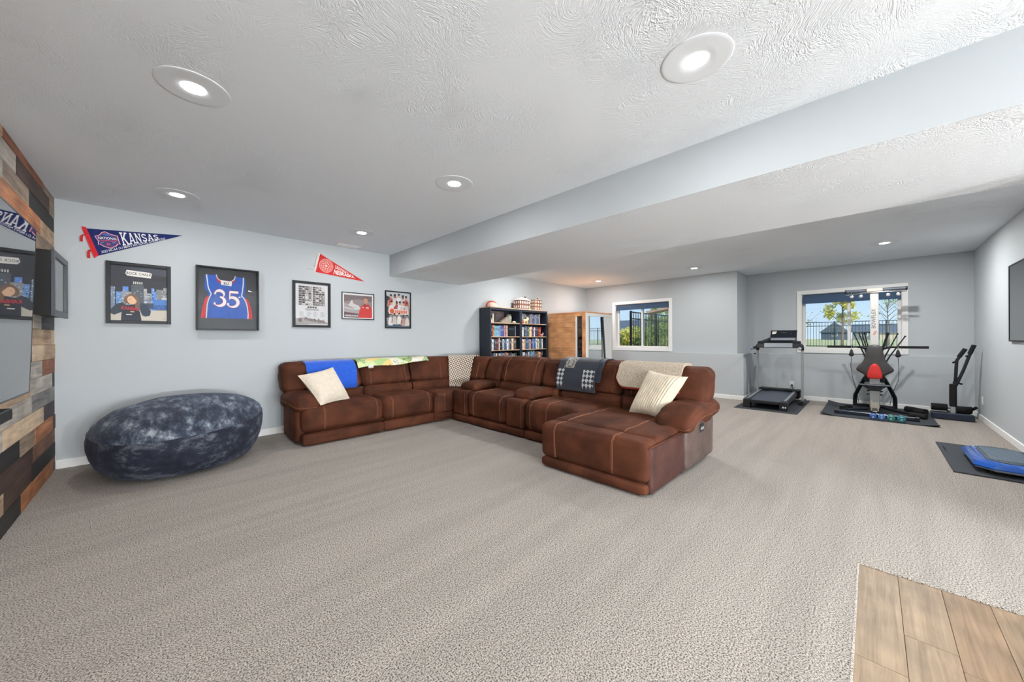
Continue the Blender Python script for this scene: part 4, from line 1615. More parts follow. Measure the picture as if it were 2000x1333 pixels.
# sherpa throw with red edge
t = thing('throw_blanket', 'tan sherpa throw with red edging beside the corduroy pillow', 'blanket', (4.15, 1.85, .72), 'throws over the sofa back')
sp_ = [(y, z * .985) for y, z in yprof(.70)]
M_sherpa = mat('tan_sherpa', C(186, 166, 142), 1.0, var=(110, .35), rgb2=C(226, 212, 192), bump=(110, 1.0, 3, .012))
hem = lambda u: .16 * max(0, (u - .84) / .16) ** 2.2
drape(MB(), sp_, PX, 1.46, 2.20, .032, hem=hem, wob=.008, nu=40, nv=30, seed=31).build('sherpa_fleece', M_sherpa, t, smooth=60)
pts = []
for k in range(41):
    u = k / 40
    q, z = samp(sp_, hem(u))
    pts.append(PX(1.46 + .74 * u, q - .004, z - .003))
for k in range(1, 14):
    q, z = samp(sp_, hem(1) + (.62 - hem(1)) * k / 13)
    pts.append(PX(2.203, q - .002, z))
MB().tube(pts, .014, 8).build('red_edging', mat('red_fleece_edge', C(190, 52, 44), .85, var=(30, .15)), t)

# ================================================================== bean bag
def bean_mat(name, cols, sheen, scale, stretch):
    m = bpy.data.materials.new(name)
    m.use_nodes = True
    nt = m.node_tree
    b = nt.nodes['Principled BSDF']
    b.inputs['Roughness'].default_value = .75
    b.inputs['Specular IOR Level'].default_value = .3
    b.inputs['Sheen Weight'].default_value = sheen
    b.inputs['Sheen Roughness'].default_value = .4
    b.inputs['Sheen Tint'].default_value = (*C(150, 160, 180), 1)
    tc = nt.nodes.new('ShaderNodeTexCoord')
    mp = nt.nodes.new('ShaderNodeMapping')
    mp.inputs['Rotation'].default_value = (0, 0, math.radians(35))
    mp.inputs['Scale'].default_value = stretch
    nt.links.new(tc.outputs['Object'], mp.inputs[0])
    n = nt.nodes.new('ShaderNodeTexNoise')
    n.inputs['Scale'].default_value = scale
    n.inputs['Detail'].default_value = 8
    n.inputs['Roughness'].default_value = .72
    n.inputs['Distortion'].default_value = .15
    nt.links.new(mp.outputs[0], n.inputs['Vector'])
    rp = nt.nodes.new('ShaderNodeValToRGB')
    e = rp.color_ramp.elements
    e[0].position, e[0].color = cols[0][0], (*C(cols[0][1]), 1)
    e[1].position, e[1].color = cols[-1][0], (*C(cols[-1][1]), 1)
    for q, c in cols[1:-1]:
        k = e.new(q)
        k.color = (*C(c), 1)
    nt.links.new(n.outputs['Fac'], rp.inputs[0])
    nt.links.new(rp.outputs[0], b.inputs['Base Color'])
    bp = nt.nodes.new('ShaderNodeBump')
    bp.inputs['Strength'].default_value = .5
    bp.inputs['Distance'].default_value = .02
    nt.links.new(n.outputs['Fac'], bp.inputs['Height'])
    nt.links.new(bp.outputs[0], b.inputs['Normal'])
    return m
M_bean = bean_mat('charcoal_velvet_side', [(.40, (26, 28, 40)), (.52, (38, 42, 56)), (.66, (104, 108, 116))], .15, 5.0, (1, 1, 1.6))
M_bean_sheen = bean_mat('charcoal_velvet_sheen_top', [(.38, (36, 40, 52)), (.49, (54, 61, 76)), (.57, (94, 102, 114)), (.68, (166, 170, 174))], .3, 6.5, (1.9, .8, 1.2))  # one plush: light on its nap painted as a paler, streaked top
bb = thing('bean_bag', 'huge charcoal-blue plush bean bag lying against the back wall', 'bean bag', (.20, 5.13, 0))
prof_lo = [(.02, .0), (.30, .001), (.44, .006), (.52, .025), (.585, .07), (.632, .14), (.662, .22), (.678, .31), (.682, .39), (.674, .45)]
prof_hi = [(.674, .45), (.652, .51), (.605, .56), (.54, .604), (.45, .64), (.32, .672), (.17, .69), (.02, .694)]
def bdef(p):
    a = math.atan2(p.y, p.x)
    k = 1 + .02 * math.sin(3 * a + 1) + .012 * math.sin(5 * a)
    z = p.z
    if z > .06:
        z += (.06 * (p.x * .55 + p.y * .75) / .68) * min(1, (z - .06) / .3)
        z += .012 * noise.noise(Vector((p.x * 6, p.y * 6, 2)))
    return Vector((p.x * k, min(p.y * k, .672), z)) + Vector((noise.noise(p * 5), noise.noise(p * 5 + Vector((9, 0, 0))), 0)) * .012
def densify(P, k=3):
    out = []
    for (a, b), (c, d) in zip(P[:-1], P[1:]):
        for i in range(k):
            out.append((a + (c - a) * i / k, b + (d - b) * i / k))
    return out + [P[-1]]
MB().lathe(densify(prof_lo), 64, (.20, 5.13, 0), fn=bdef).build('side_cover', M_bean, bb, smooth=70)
MB().lathe(densify(prof_hi), 64, (.20, 5.13, 0), fn=bdef).build('top_cover', M_bean_sheen, bb, smooth=70)
pts = [Vector((.20, 5.13, 0)) + bdef(Vector((.676 * math.cos(2 * PI * k / 80), .676 * math.sin(2 * PI * k / 80), .45))) for k in range(80)]
MB().tube(pts, .002, 6, closed=True).build('seam', M_bean, bb)

# ================================================================== things on the walls
M_picglass = glass_mat('picture_glass', (1, 1, 1), .3)
def frame_y(name, label, x0, x1, z0, z1, depth, bw, fm, cat='picture', inset=.008, glass=True, backing=(30, 32, 36)):
    """frame hung on the back wall; returns thing and a Flat for its print (unit square)"""
    yb = YA - .001
    yf = yb - depth
    t = thing(name, label, cat, ((x0 + x1) / 2, yb, z0))
    m = MB()
    m.box(x0, x0 + bw, yf, yb, z0, z1, bev=.002).box(x1 - bw, x1, yf, yb, z0, z1, bev=.002)
    m.box(x0 + bw, x1 - bw, yf, yb, z0, z0 + bw, bev=.002).box(x0 + bw, x1 - bw, yf, yb, z1 - bw, z1, bev=.002)
    m.build('frame', fm, t, smooth=0)
    yp = yb - .006
    MB().box(x0 + bw, x1 - bw, yp, yb, z0 + bw, z1 - bw).build('backing_board', flatmat(backing), t, smooth=0)
    if glass:
        MB().box(x0 + bw, x1 - bw, yf + inset, yf + inset + .002, z0 + bw, z1 - bw).build('glazing', M_picglass, t, smooth=0)
    W, Hh = x1 - x0 - 2 * bw, z1 - z0 - 2 * bw
    F = Flat((x0 + bw, yp - .0004, z0 + bw), (W, 0, 0), (0, 0, Hh), .00012)
    return t, F

# --- painting of a night skyline
t, F = frame_y('framed_painting', 'square black-framed painting of a night skyline and a long-haired figure', -.383, .124, 1.488, 2.163, .032, .034, M_frame_black, glass=False)
rnd = random.Random(3)
F.rect((40, 42, 52), 0, 0, 1, 1, 1)
F.poly((58, 62, 74), [(0, .98), (1, .98), (1, .86), (.6, .88), (.3, .96)], 2)
F.poly((30, 30, 36), [(.6, .80), (1, .84), (1, .76), (.75, .75)], 2)
F.rect((206, 198, 184), 0, 0, 1, .24, 2)
B = [(0, .07, .61, (120, 136, 158)), (.09, .18, .52, (104, 150, 208)), (.2, .3, .62, (96, 140, 214)), (.18, .36, .53, (150, 148, 148)), (.35, .57, .66, (84, 90, 98)), (.57, .63, .60, (170, 168, 162)),
     (.63, .71, .52, (156, 152, 148)), (.71, .76, .62, (110, 152, 220)), (.72, .83, .56, (98, 142, 216)), (.8, 1, .60, (128, 130, 126)), (.93, 1, .64, (140, 140, 132))]
for i, (a, b, h, c) in enumerate(B):
    F.rect(c, a, .2, b, h, 3 + i)
for i in range(170):
    a, b, h, c = rnd.choice(B)
    x = rnd.uniform(a, b - .012)
    y = rnd.uniform(.3, h - .03)
    F.rect(rnd.choice([(196, 206, 220), (60, 84, 124), (40, 50, 66), (150, 176, 214), (226, 226, 220)]), x, y, x + rnd.uniform(.008, .03), y + rnd.uniform(.006, .02), 16)
for k in range(5):
    F.rect((232, 230, 224), .385 + k * .036, .675, .402 + k * .036, .72, 16)
F.rect((78, 128, 196), .73, .235, 1, .41, 17)
F.rect((52, 92, 160), .56, .22, 1, .30, 17)
for i in range(40):
    x, y = rnd.uniform(.56, .98), rnd.uniform(.225, .39)
    F.rect(rnd.choice([(130, 168, 222), (44, 78, 138), (98, 146, 210)]), x, y, x + .03, y + .008, 18)
F.rect((200, 202, 204), .9, .41, 1, .45, 18)
F.rect((60, 74, 96), .5, .24, .75, .33, 18)
F.poly((44, 54, 66), [(0, .12), (.06, .10), (.2, .16), (.26, .28), (.2, .33), (.1, .30), (0, .2)], 19)
F.poly((40, 56, 72), [(.54, .1), (.6, .08), (.68, .1), (.7, .18), (.62, .30), (.52, .32), (.5, .2)], 19)
F.poly((34, 40, 56), [(.17, 0), (.18, .14), (.24, .28), (.44, .30), (.5, .16), (.53, .0)], 20)
F.poly((120, 92, 74), [(.22, .34), (.23, .43), (.32, .49), (.42, .48), (.48, .42), (.49, .3), (.46, .2), (.42, .24), (.4, .33), (.3, .3)], 21)
F.ell((232, 186, 150), .36, .375, .085, .075, 20, 22, -.5)
F.poly((120, 92, 74), [(.30, .47), (.36, .49), (.45, .45), (.47, .36), (.44, .37), (.38, .44)], 23)
F.rect((60, 44, 40), .305, .385, .34, .391, 24)
F.text((196, 44, 56), 'KANSAS', .33, .195, .085, .003, 1.0, layer=25, rot=-.05)
F.rect((226, 190, 120), .33, .155, .40, .17, 25)
F.rect((224, 222, 216), .26, .10, .36, .118, 25)
F.poly((232, 228, 222), [(.245, .86), (.27, .925), (.68, .905), (.72, .885), (.7, .80), (.48, .81), (.28, .82)], 26)
F.text((70, 66, 66), 'ROCK CHALK', .485, .842, .068, .001, 1.05, layer=27, rot=-.02)
F.strip((70, 62, 58), [(.92, .03), (.94, .05), (.95, .03), (.97, .045)], .004, 26)
F.build('canvas', t)

# --- shadow box with jersey
t, F = frame_y('jersey_shadow_box', 'black glazed shadow box holding a blue number 35 jersey', .342, .971, 1.424, 2.214, .082, .016, M_frame_black, inset=.004, backing=(26, 28, 36))
x0, x1, z0, z1 = .358, .955, 1.440, 2.198
JW, JH = x1 - x0, z1 - z0
yb = YA - .010
def jl(tt):   # left and right outlines of the blue body, 0 bottom hem .. 1 shoulder (fractions of the inner box)
    K = [(0, .135, .835), (.12, .14, .84), (.30, .15, .825), (.42, .17, .80), (.50, .195, .765), (.56, .22, .72), (.62, .19, .735), (.72, .165, .745), (.85, .155, .757), (1.0, .14, .76)]
    for (a, l, r), (b, l2, r2) in zip(K[:-1], K[1:]):
        if tt <= b:
            f = (tt - a) / (b - a)
            return l + (l2 - l) * f, r + (r2 - r) * f
    return K[-1][1], K[-1][2]
SKEW = -.0
def jp(u, v):
    l, r = jl(v)
    x = l + (r - l) * u
    neck = 0.0
    zt = .18 + .71 * v
    if v > .80:
        c = (x - .455) / .15
        if abs(c) < 1:
            zt -= (v - .80) / .20 * .105 * (1 - c * c) ** .5
    h = .014 + .012 * noise.noise(Vector((x * 5, zt * 5, 1))) + .007 * noise.noise(Vector((x * 13 + zt * 6, zt * 9, 4)))
    h *= min(1, 8 * u + .25, 8 * (1 - u) + .25)
    return Vector((x0 + x * JW, yb - .006 - max(.002, h), z0 + zt * JH))
J = MB()
J.grid(lambda u, v: (jp(u, v), Vector((0, -1, 0))), 34, 36, .003)
jer = J.build('jersey', mat('blue_jersey_knit', C(36, 88, 182), .75, sheen=.2, var=(14, .12)), t, smooth=70)
def pipe(pts, w, c, name):
    m = MB()
    m.tube(pts, w, 6)
    m.build(name, mat(name + '_cloth', C(c), .8), jer)
for u in (0.0, 1.0):
    pipe([jp(u, k / 24) + Vector((0, -.004, 0)) for k in range(25)], .0065, (232, 232, 234), 'piping')
M_redj = mat('red_side_panel', C(206, 44, 58), .8, var=(18, .12))
for u, sgn in ((0, -1), (1, 1)):
    m = MB()
    def fn(a, b, u=u, sgn=sgn):
        v = b * .50
        p = jp(u, v)
        w = (.085 - .03 * b) * JW * (1 if b < .96 else .6)
        return p + Vector((sgn * a * w, .003 + .006 * a, 0)) + Vector((0, .004 * noise.noise(Vector((a * 4, b * 7, u))), 0)), Vector((0, -1, 0))
    m.grid(fn, 8, 20, .002)
    m.build('side_panel', M_redj, jer, smooth=70)
    m = MB()
    def fn2(a, b, u=u, sgn=sgn):
        v = .50 + b * .48
        p = jp(u, v)
        w = (.05 * (1 - abs(b - .35)) + .012) * JW
        return p + Vector((sgn * a * w, .004 + .008 * a, .006 * a)), Vector((0, -1, 0))
    m.grid(fn2, 6, 14, .002)
    m.build('shoulder_back', MATS['blue_jersey_knit'], jer, smooth=70)
m = MB()
def cpt(c, off):
    x = .455 + .16 * c
    return Vector((x0 + x * JW, yb - .030, z0 + (.895 - .112 * (1 - c * c) ** .5 + off) * JH))
for c0, c1, off, nm, cc in ((-1, -.42, -.022, 'red_collar', (196, 40, 54)), (.42, 1, -.022, 'red_collar', (196, 40, 54))):
    m = MB()
    m.grid(lambda a, b: (cpt(c0 + (c1 - c0) * a, -.045 * b), Vector((0, -1, 0))), 10, 3, .002)
    m.build('collar', mat(nm, C(cc), .8), jer, smooth=70)
m = MB()
m.tube([cpt(-1 + 2 * k / 20, .004) for k in range(21)], .005, 6)
m.build('collar_piping', mat('piping_cloth', C(232, 232, 234), .8), jer)
fl = Flat((x0, yb - .033, z0), (JW, 0, 0), (0, 0, JH), .0004)
fl.poly((232, 230, 232), [(.365, .815), (.555, .80), (.55, .725), (.375, .735)], 1)
fl.text((34, 34, 44), 'KU', .46, .742, .062, .002, layer=2)
def digit(fl, ox, shape, c, grow, lay):
    for pts, w in shape:
        fl.strip(c, [(ox + x, y) for x, y in pts], [q + grow for q in w] if isinstance(w, list) else w + grow, lay)
def arc(cx, cy, rx, ry, a0, a1, n=14):
    return [(cx + rx * math.cos(math.radians(a0 + (a1 - a0) * k / n)), cy + ry * math.sin(math.radians(a0 + (a1 - a0) * k / n))) for k in range(n + 1)]
three = [(arc(.085, .575, .075, .062, 165, -75, 16), [.012 + .036 * math.sin(PI * min(1, k / 13)) for k in range(17)]),
         (arc(.075, .46, .095, .075, 80, -150, 18), [.012 + .042 * math.sin(PI * min(1, (k + 1) / 17)) for k in range(19)]),
         ([(.005, .60), (.022, .575)], .03), ([(-.01, .425), (.02, .415)], .034)]
five = [([(.03, .625), (.175, .625)], .036), ([(.035, .63), (.03, .50)], .018),
        (arc(.075, .455, .098, .08, 118, -145, 18), [.016 + .040 * math.sin(PI * min(1, (k + 2) / 18)) for k in range(19)]),
        ([(-.012, .425), (.018, .413)], .034), ([(.165, .645), (.178, .615)], .014)]
for dg_, ox in ((three, .262), (five, .485)):
    digit(fl, ox, dg_, (186, 40, 54), .012, 3)
    digit(fl, ox, dg_, (238, 232, 234), 0, 4)
fl.build('number_print', t)

# --- season schedule poster
t, F = frame_y('framed_poster', 'black-framed white season schedule poster with a grid of photographs', 1.376, 1.881, 1.482, 2.152, .026, .035, M_frame_black)
F.rect((222, 222, 224), 0, 0, 1, 1, 1)
rnd = random.Random(9)
for cx0, cx1 in ((.10, .49), (.52, .90)):
    for r in range(9):
        y1 = .945 - r * .053
        x = cx0
        for k in range(4):
            w = (cx1 - cx0) / 4
            F.rect(rnd.choice([(92, 84, 82), (70, 66, 68), (120, 110, 106)]) if k == 0 or rnd.random() < .55 else rnd.choice([(206, 200, 198), (60, 56, 58), (150, 140, 136)]), x, y1 - .045, x + w * .94, y1, 2)
            if k:
                F.ell(rnd.choice([(50, 46, 48), (190, 170, 160), (230, 226, 224)]), x + w * .5, y1 - .02, .022, .016, 8, 3)
            x += w
for k in range(4):
    F.rect((74, 68, 70), .36 + k * .075, .415, .42 + k * .075, .455, 2)
F.text((60, 58, 62), 'NEBRASKA', .5, .355, .075, .001, 1.15, layer=2)
for cx in (.12, .34, .54, .76):
    for r in range(8):
        F.rect((176, 172, 170), cx, .315 - r * .0165, cx + rnd.uniform(.08, .16), .322 - r * .0165, 2)
F.poly((168, 160, 158), [(0, .02), (1, .02), (1, .06), (.8, .11), (.5, .16), (.2, .18), (0, .15)], 2)
F.ell((110, 98, 96), .14, .115, .06, .05, 16, 3)
F.text((86, 66, 64), 'Pinnacle Bank', .58, .085, .12, .002, .95, layer=3, rot=-.09)
F.rect((120, 116, 116), .02, .015, .38, .027, 3)
F.build('poster', t)

# --- portrait in red
t, F = frame_y('framed_photo', 'small thin-framed photograph of a person in a red jacket at a stadium', 2.045, 2.560, 1.622, 2.048, .018, .012, M_frame_black)
F.rect((232, 230, 228), 0, 0, 1, 1, 1)
F.rect((150, 134, 134), .05, .04, .955, .93, 2)
F.poly((176, 166, 166), [(.05, .6), (.4, .5), (.6, .35), (.6, .04), (.05, .04)], 3)
F.poly((120, 104, 108), [(.05, .93), (.955, .93), (.955, .7), (.5, .78), (.05, .66)], 3)
F.poly((214, 208, 206), [(.18, .52), (.3, .75), (.34, .6), (.52, .52), (.58, .38), (.42, .36)], 4)
F.strip((226, 226, 232), [(.05, .44), (.2, .40), (.35, .37), (.5, .37)], .02, 4)
F.strip((120, 128, 150), [(.05, .52), (.2, .47), (.4, .44)], .012, 4)
F.poly((110, 84, 90), [(.05, .04), (.55, .04), (.5, .2), (.05, .26)], 4)
F.poly((206, 52, 46), [(.50, .04), (.53, .3), (.60, .50), (.70, .60), (.86, .56), (.945, .42), (.955, .04)], 5)
F.poly((150, 34, 34), [(.64, .52), (.72, .62), (.77, .50)], 6)
F.poly((166, 40, 40), [(.80, .60), (.86, .56), (.79, .48)], 6)
F.strip((176, 40, 38), [(.52, .12), (.62, .2), (.70, .34)], .02, 6)
F.ell((206, 150, 122), .745, .73, .068, .125, 20, 6)
F.poly((110, 84, 72), [(.675, .78), (.69, .86), (.745, .885), (.80, .86), (.815, .78), (.79, .83), (.70, .83)], 7)
F.rect((90, 60, 52), .715, .745, .735, .755, 7)
F.rect((90, 60, 52), .757, .745, .777, .755, 7)
F.rect((170, 100, 88), .725, .66, .765, .668, 7)
F.ell((236, 226, 222), .66, .455, .016, .022, 10, 7)
F.text((240, 236, 234), 'N', .80, .42, .1, .004, layer=7)
F.text((238, 236, 236), 'NEBRASKA', .29, .085, .085, .002, 1.05, layer=7)
F.build('photo_print', t)

# --- team poster
t, F = frame_y('framed_poster', 'black-framed basketball team poster with orange lettering', 2.748, 3.230, 1.489, 2.134, .02, .02, M_frame_black)
rnd = random.Random(21)
F.rect((120, 128, 134), 0, 0, 1, 1, 1)
F.poly((200, 204, 210), [(.1, .55), (.0, 1), (1, 1), (1, .5)], 2)
F.rect((72, 92, 110), 0, 0, 1, .24, 2)
F.poly((52, 62, 66), [(0, .25), (.14, .3), (.16, .85), (0, .9)], 3)
def player(cx, cy, s, skin, top, hair, lay):
    F.poly(top, [(cx - .09 * s, cy - .26 * s), (cx - .10 * s, cy - .08 * s), (cx - .04 * s, cy - .02 * s), (cx + .04 * s, cy - .02 * s), (cx + .10 * s, cy - .08 * s), (cx + .09 * s, cy - .26 * s)], lay)
    F.strip(skin, [(cx - .09 * s, cy - .07 * s), (cx - .115 * s, cy - .22 * s)], .035 * s, lay + 1)
    F.strip(skin, [(cx + .09 * s, cy - .07 * s), (cx + .115 * s, cy - .22 * s)], .035 * s, lay + 1)
    F.ell(skin, cx, cy + .03 * s, .042 * s, .05 * s, 12, lay + 1)
    F.poly(hair, [(cx - .045 * s, cy + .04 * s), (cx - .03 * s, cy + .085 * s), (cx + .03 * s, cy + .085 * s), (cx + .045 * s, cy + .04 * s)], lay + 2)
sk = [(206, 160, 134), (140, 98, 78), (218, 176, 150), (120, 84, 66), (196, 150, 124)]
for i, (cx, cy) in enumerate(((.2, .84), (.36, .85), (.53, .87), (.70, .84), (.84, .82))):
    player(cx, cy, 1.15, sk[i], [(196, 88, 84), (226, 216, 212), (232, 230, 230), (206, 190, 184), (200, 80, 76)][i], (44, 36, 34), 4)
for i, (cx, cy) in enumerate(((.22, .66), (.44, .66), (.57, .66), (.73, .66), (.86, .65))):
    player(cx, cy, 1.1, sk[(i + 2) % 5], [(226, 224, 222), (176, 70, 74), (228, 228, 232), (216, 210, 206), (200, 196, 198)][i], (54, 42, 38), 8)
F.poly((236, 214, 204), [(.14, .42), (.2, .53), (.9, .50), (.92, .38), (.3, .36)], 12)
F.ell((222, 94, 60), .24, .46, .095, .075, 20, 13)
F.strip((160, 60, 44), [(.15, .47), (.24, .45), (.33, .47)], .006, 14)
F.strip((160, 60, 44), [(.24, .535), (.23, .46), (.25, .39)], .006, 14)
for k in range(7):
    F.rect((222, 110, 80), .37 + k * .075, .40, .425 + k * .075, .49, 13)
for i, (cx, cy) in enumerate(((.18, .30), (.34, .33), (.54, .34), (.72, .28), (.88, .29))):
    player(cx, cy, .95, sk[i], [(228, 228, 230), (206, 200, 196), (232, 232, 232), (190, 150, 140), (220, 214, 210)][i], (44, 38, 36), 15)
F.strip((236, 238, 240), [(.2, .10), (.26, .06), (.3, .14), (.36, .08), (.42, .11), (.5, .07)], .012, 18)
F.strip((226, 230, 236), [(.55, .12), (.6, .08), (.66, .12), (.74, .09), (.8, .05)], .009, 18)
F.strip((232, 236, 240), [(.06, .26), (.04, .2), (.1, .17), (.13, .24)], .012, 18)
F.build('poster', t)

# --- pennants
def pennant(name, label, tri, band, band_c, cloth_c, seed):
    t = thing(name, label, 'pennant', (tri[0][0], YA, tri[2][1]))
    def fn(u, v):
        a = Vector((tri[0][0] + (tri[1][0] - tri[0][0]) * u, tri[0][1] + (tri[1][1] - tri[0][1]) * u))
        b = Vector((tri[2][0] + (tri[1][0] - tri[2][0]) * u, tri[2][1] + (tri[1][1] - tri[2][1]) * u))
        p = b + (a - b) * v
        return Vector((p.x, YA - .006, p.y)), Vector((0, -1, 0))
    MB().grid(fn, 30, 8, .003).build('felt', mat(name + '_felt_%d' % seed, C(cloth_c), .95, var=(60, .1), bump=(250, .3, 2)), t, smooth=0)
    MB().prism(band, YA - .0105, YA - .002, lambda a, b, h: (a, h, b)).build('binding', mat('felt_binding_%d' % seed, C(band_c), .95, var=(60, .1)), t, smooth=0)
    return t
t = pennant('felt_pennant', 'navy felt pennant with white KANSAS lettering and red binding', [(-.522, 2.481), (.226, 2.555), (-.434, 2.208)],
            [(-.553, 2.494), (-.520, 2.494), (-.433, 2.211), (-.464, 2.177)], (206, 40, 48), (30, 40, 98), 1)
def ribbon(pts, w, m_, par):
    mb = MB()
    V, Fc = [], []
    for i, (x, z, d) in enumerate(pts):
        V += [(x - w / 2, YA - .006 - d, z), (x + w / 2, YA - .006 - d, z), (x + w / 2, YA - .004 - d, z), (x - w / 2, YA - .004 - d, z)]
    for i in range(len(pts) - 1):
        for k in range(4):
            Fc.append((i * 4 + k, i * 4 + (k + 1) % 4, i * 4 + 4 + (k + 1) % 4, i * 4 + 4 + k))
    mb.add(V, Fc).build('tie', m_, par, smooth=60)
M_tie = mat('red_felt_tie', C(196, 48, 44), .95)
ribbon([(-.512, 2.412, .004), (-.532, 2.412, .012), (-.546, 2.398, .016), (-.551, 2.37, .012), (-.551, 2.337, .004)], .02, M_tie, t)
ribbon([(-.478, 2.262, .004), (-.490, 2.258, .012), (-.500, 2.235, .016), (-.502, 2.205, .01), (-.502, 2.172, .002)], .022, M_tie, t)
F = Flat((0, YA - .0075, 0), (1, 0, 0), (0, 0, 1), .0003)
wk = bilin((-.288, 2.486), (.020, 2.518), (.030, 2.476), (-.257, 2.346))
def slab(ch):
    s_, w = [], .17
    if ch == 'K':
        s_ = [([(.2, 0), (.2, 1)], w), ([(.22, .42), (.82, 1)], w * .9), ([(.42, .58), (.86, 0)], w)]
        se = [(.0, .42, 0), (.0, .42, 1), (.66, 1.02, 0), (.62, 1.0, 1)]
    elif ch == 'A':
        s_ = [([(.14, 0), (.48, 1)], w * .85), ([(.86, 0), (.52, 1)], w), ([(.25, .28), (.75, .28)], .11)]
        se = [(-.02, .34, 0), (.66, 1.04, 0), (.34, .66, 1)]
    elif ch == 'N':
        s_ = [([(.18, 0), (.18, 1)], w * .8), ([(.82, 0), (.82, 1)], w * .8), ([(.16, 1), (.84, 0)], w)]
        se = [(0, .38, 0), (0, .34, 1), (.62, 1.0, 1)]
    else:
        s_ = [(arc(.5, .735, .33, .20, 25, 265, 14), w), (arc(.5, .265, .33, .20, 90, -155, 14), w), ([(.78, .97), (.84, .72)], .09), ([(.16, .28), (.2, .03)], .09)]
        se = []
    for a, b, y in se:
        s_.append(([(a, .045 if y == 0 else .955), (b, .045 if y == 0 else .955)], .11))
    return s_
for i, ch in enumerate('KANSAS'):
    ws_ = [1.18, 1.05, 1.05, .95, 1.0, .95]
    tot = sum(ws_)
    o0 = sum(ws_[:i]) / tot
    ww = ws_[i] / tot
    for pts, w in slab(ch):
        F.strip((236, 236, 236), pts, w, 2, warp=lambda x, y, o0=o0, ww=ww: wk(o0 + ww * .94 * x, y))
F.text((232, 232, 236), "2022 NCAA D-I MEN'S NATIONAL CHAMPIONS", 0, 0, 1, .01, 1.0, warp=bilin((-.417, 2.262), (.072, 2.501), (.078, 2.479), (-.413, 2.235)), layer=2)
# crest
cr = [(-.462, 2.413), (-.43, 2.43), (-.412, 2.462), (-.39, 2.476), (-.362, 2.462), (-.335, 2.452), (-.295, 2.446), (-.288, 2.405), (-.275, 2.352), (-.29, 2.358), (-.305, 2.33), (-.348, 2.297), (-.40, 2.312), (-.425, 2.332), (-.436, 2.322), (-.437, 2.365), (-.452, 2.39)]
cc = (-.372, 2.385)
def inset(P, k):
    return [(cc[0] + (x - cc[0]) * k, cc[1] + (z - cc[1]) * k) for x, z in P]
F.poly((226, 214, 226), cr, 2)
F.poly((206, 52, 84), inset(cr, .95), 3)
F.poly((34, 40, 104), inset(cr, .88), 4)
F.poly((58, 96, 170), [(-.415, 2.44), (-.39, 2.462), (-.36, 2.45), (-.33, 2.436), (-.37, 2.43)], 5)
F.text((238, 238, 240), 'NATIONAL', 0, 0, 1, .01, 1.0, warp=bilin((-.438, 2.413), (-.300, 2.423), (-.300, 2.399), (-.436, 2.385)), layer=5)
F.text((224, 70, 96), 'CHAMPIONSHIP', 0, 0, 1, .01, 1.0, warp=bilin((-.430, 2.378), (-.302, 2.393), (-.304, 2.377), (-.428, 2.362)), layer=5)
F.text((226, 84, 92), '22', -.362, 2.333, .03, .001, layer=5, rot=.12)
for x, z in ((-.41, 2.345), (-.325, 2.36)):
    F.strip((150, 160, 210), [(x - .012, z), (x + .012, z + .012)], .004, 5)
F.build('lettering', t)

t = pennant('felt_pennant', 'red felt pennant with white NEBRASKA lettering and white binding', [(1.741, 2.588), (2.403, 2.242), (1.676, 2.307)],
            [(1.718, 2.599), (1.742, 2.592), (1.677, 2.306), (1.655, 2.314)], (226, 222, 218), (206, 50, 48), 2)
M_tie2 = mat('white_felt_tie', C(214, 212, 206), .95)
for pts in ([(1.715, 2.58), (1.69, 2.572), (1.66, 2.588), (1.632, 2.594)], [(1.665, 2.345), (1.64, 2.342), (1.61, 2.336), (1.572, 2.346)], [(1.700, 2.555), (1.69, 2.50), (1.675, 2.44), (1.660, 2.385)]):
    MB().tube([(x, YA - .008, z) for x, z in pts], .006, 6).build('tie', M_tie2, t)
F = Flat((0, YA - .0075, 0), (1, 0, 0), (0, 0, 1), .0003)
F.ell((232, 170, 160), 1.826, 2.418, .098, .103, 32, 1)
F.ell((206, 50, 48), 1.826, 2.418, .090, .095, 32, 2)
for k in range(24):
    a = 2 * PI * k / 24
    F.ell((236, 206, 198), 1.826 + .078 * math.cos(a), 2.418 + .082 * math.sin(a), .006, .006, 6, 3)
F.ell((232, 186, 176), 1.826, 2.418, .066, .07, 28, 3)
F.ell((206, 50, 48), 1.826, 2.418, .061, .065, 28, 4)
for k in range(10):
    a = 2 * PI * k / 10
    F.ell((232, 180, 170), 1.826 + .042 * math.cos(a), 2.418 + .045 * math.sin(a), .014, .009, 8, 5, a)
F.ell((236, 196, 186), 1.826, 2.418, .018, .019, 14, 5)
F.text((238, 226, 222), 'UNIVERSITY OF', 0, 0, 1, .015, 1.0, warp=bilin((1.962, 2.452), (2.215, 2.318), (2.235, 2.300), (1.950, 2.394)), layer=2)
F.text((240, 236, 232), 'NEBRASKA', 0, 0, 1, .03, 1.0, warp=bilin((1.945, 2.381), (2.232, 2.309), (2.254, 2.275), (1.926, 2.306)), layer=2)
F.build('lettering', t)

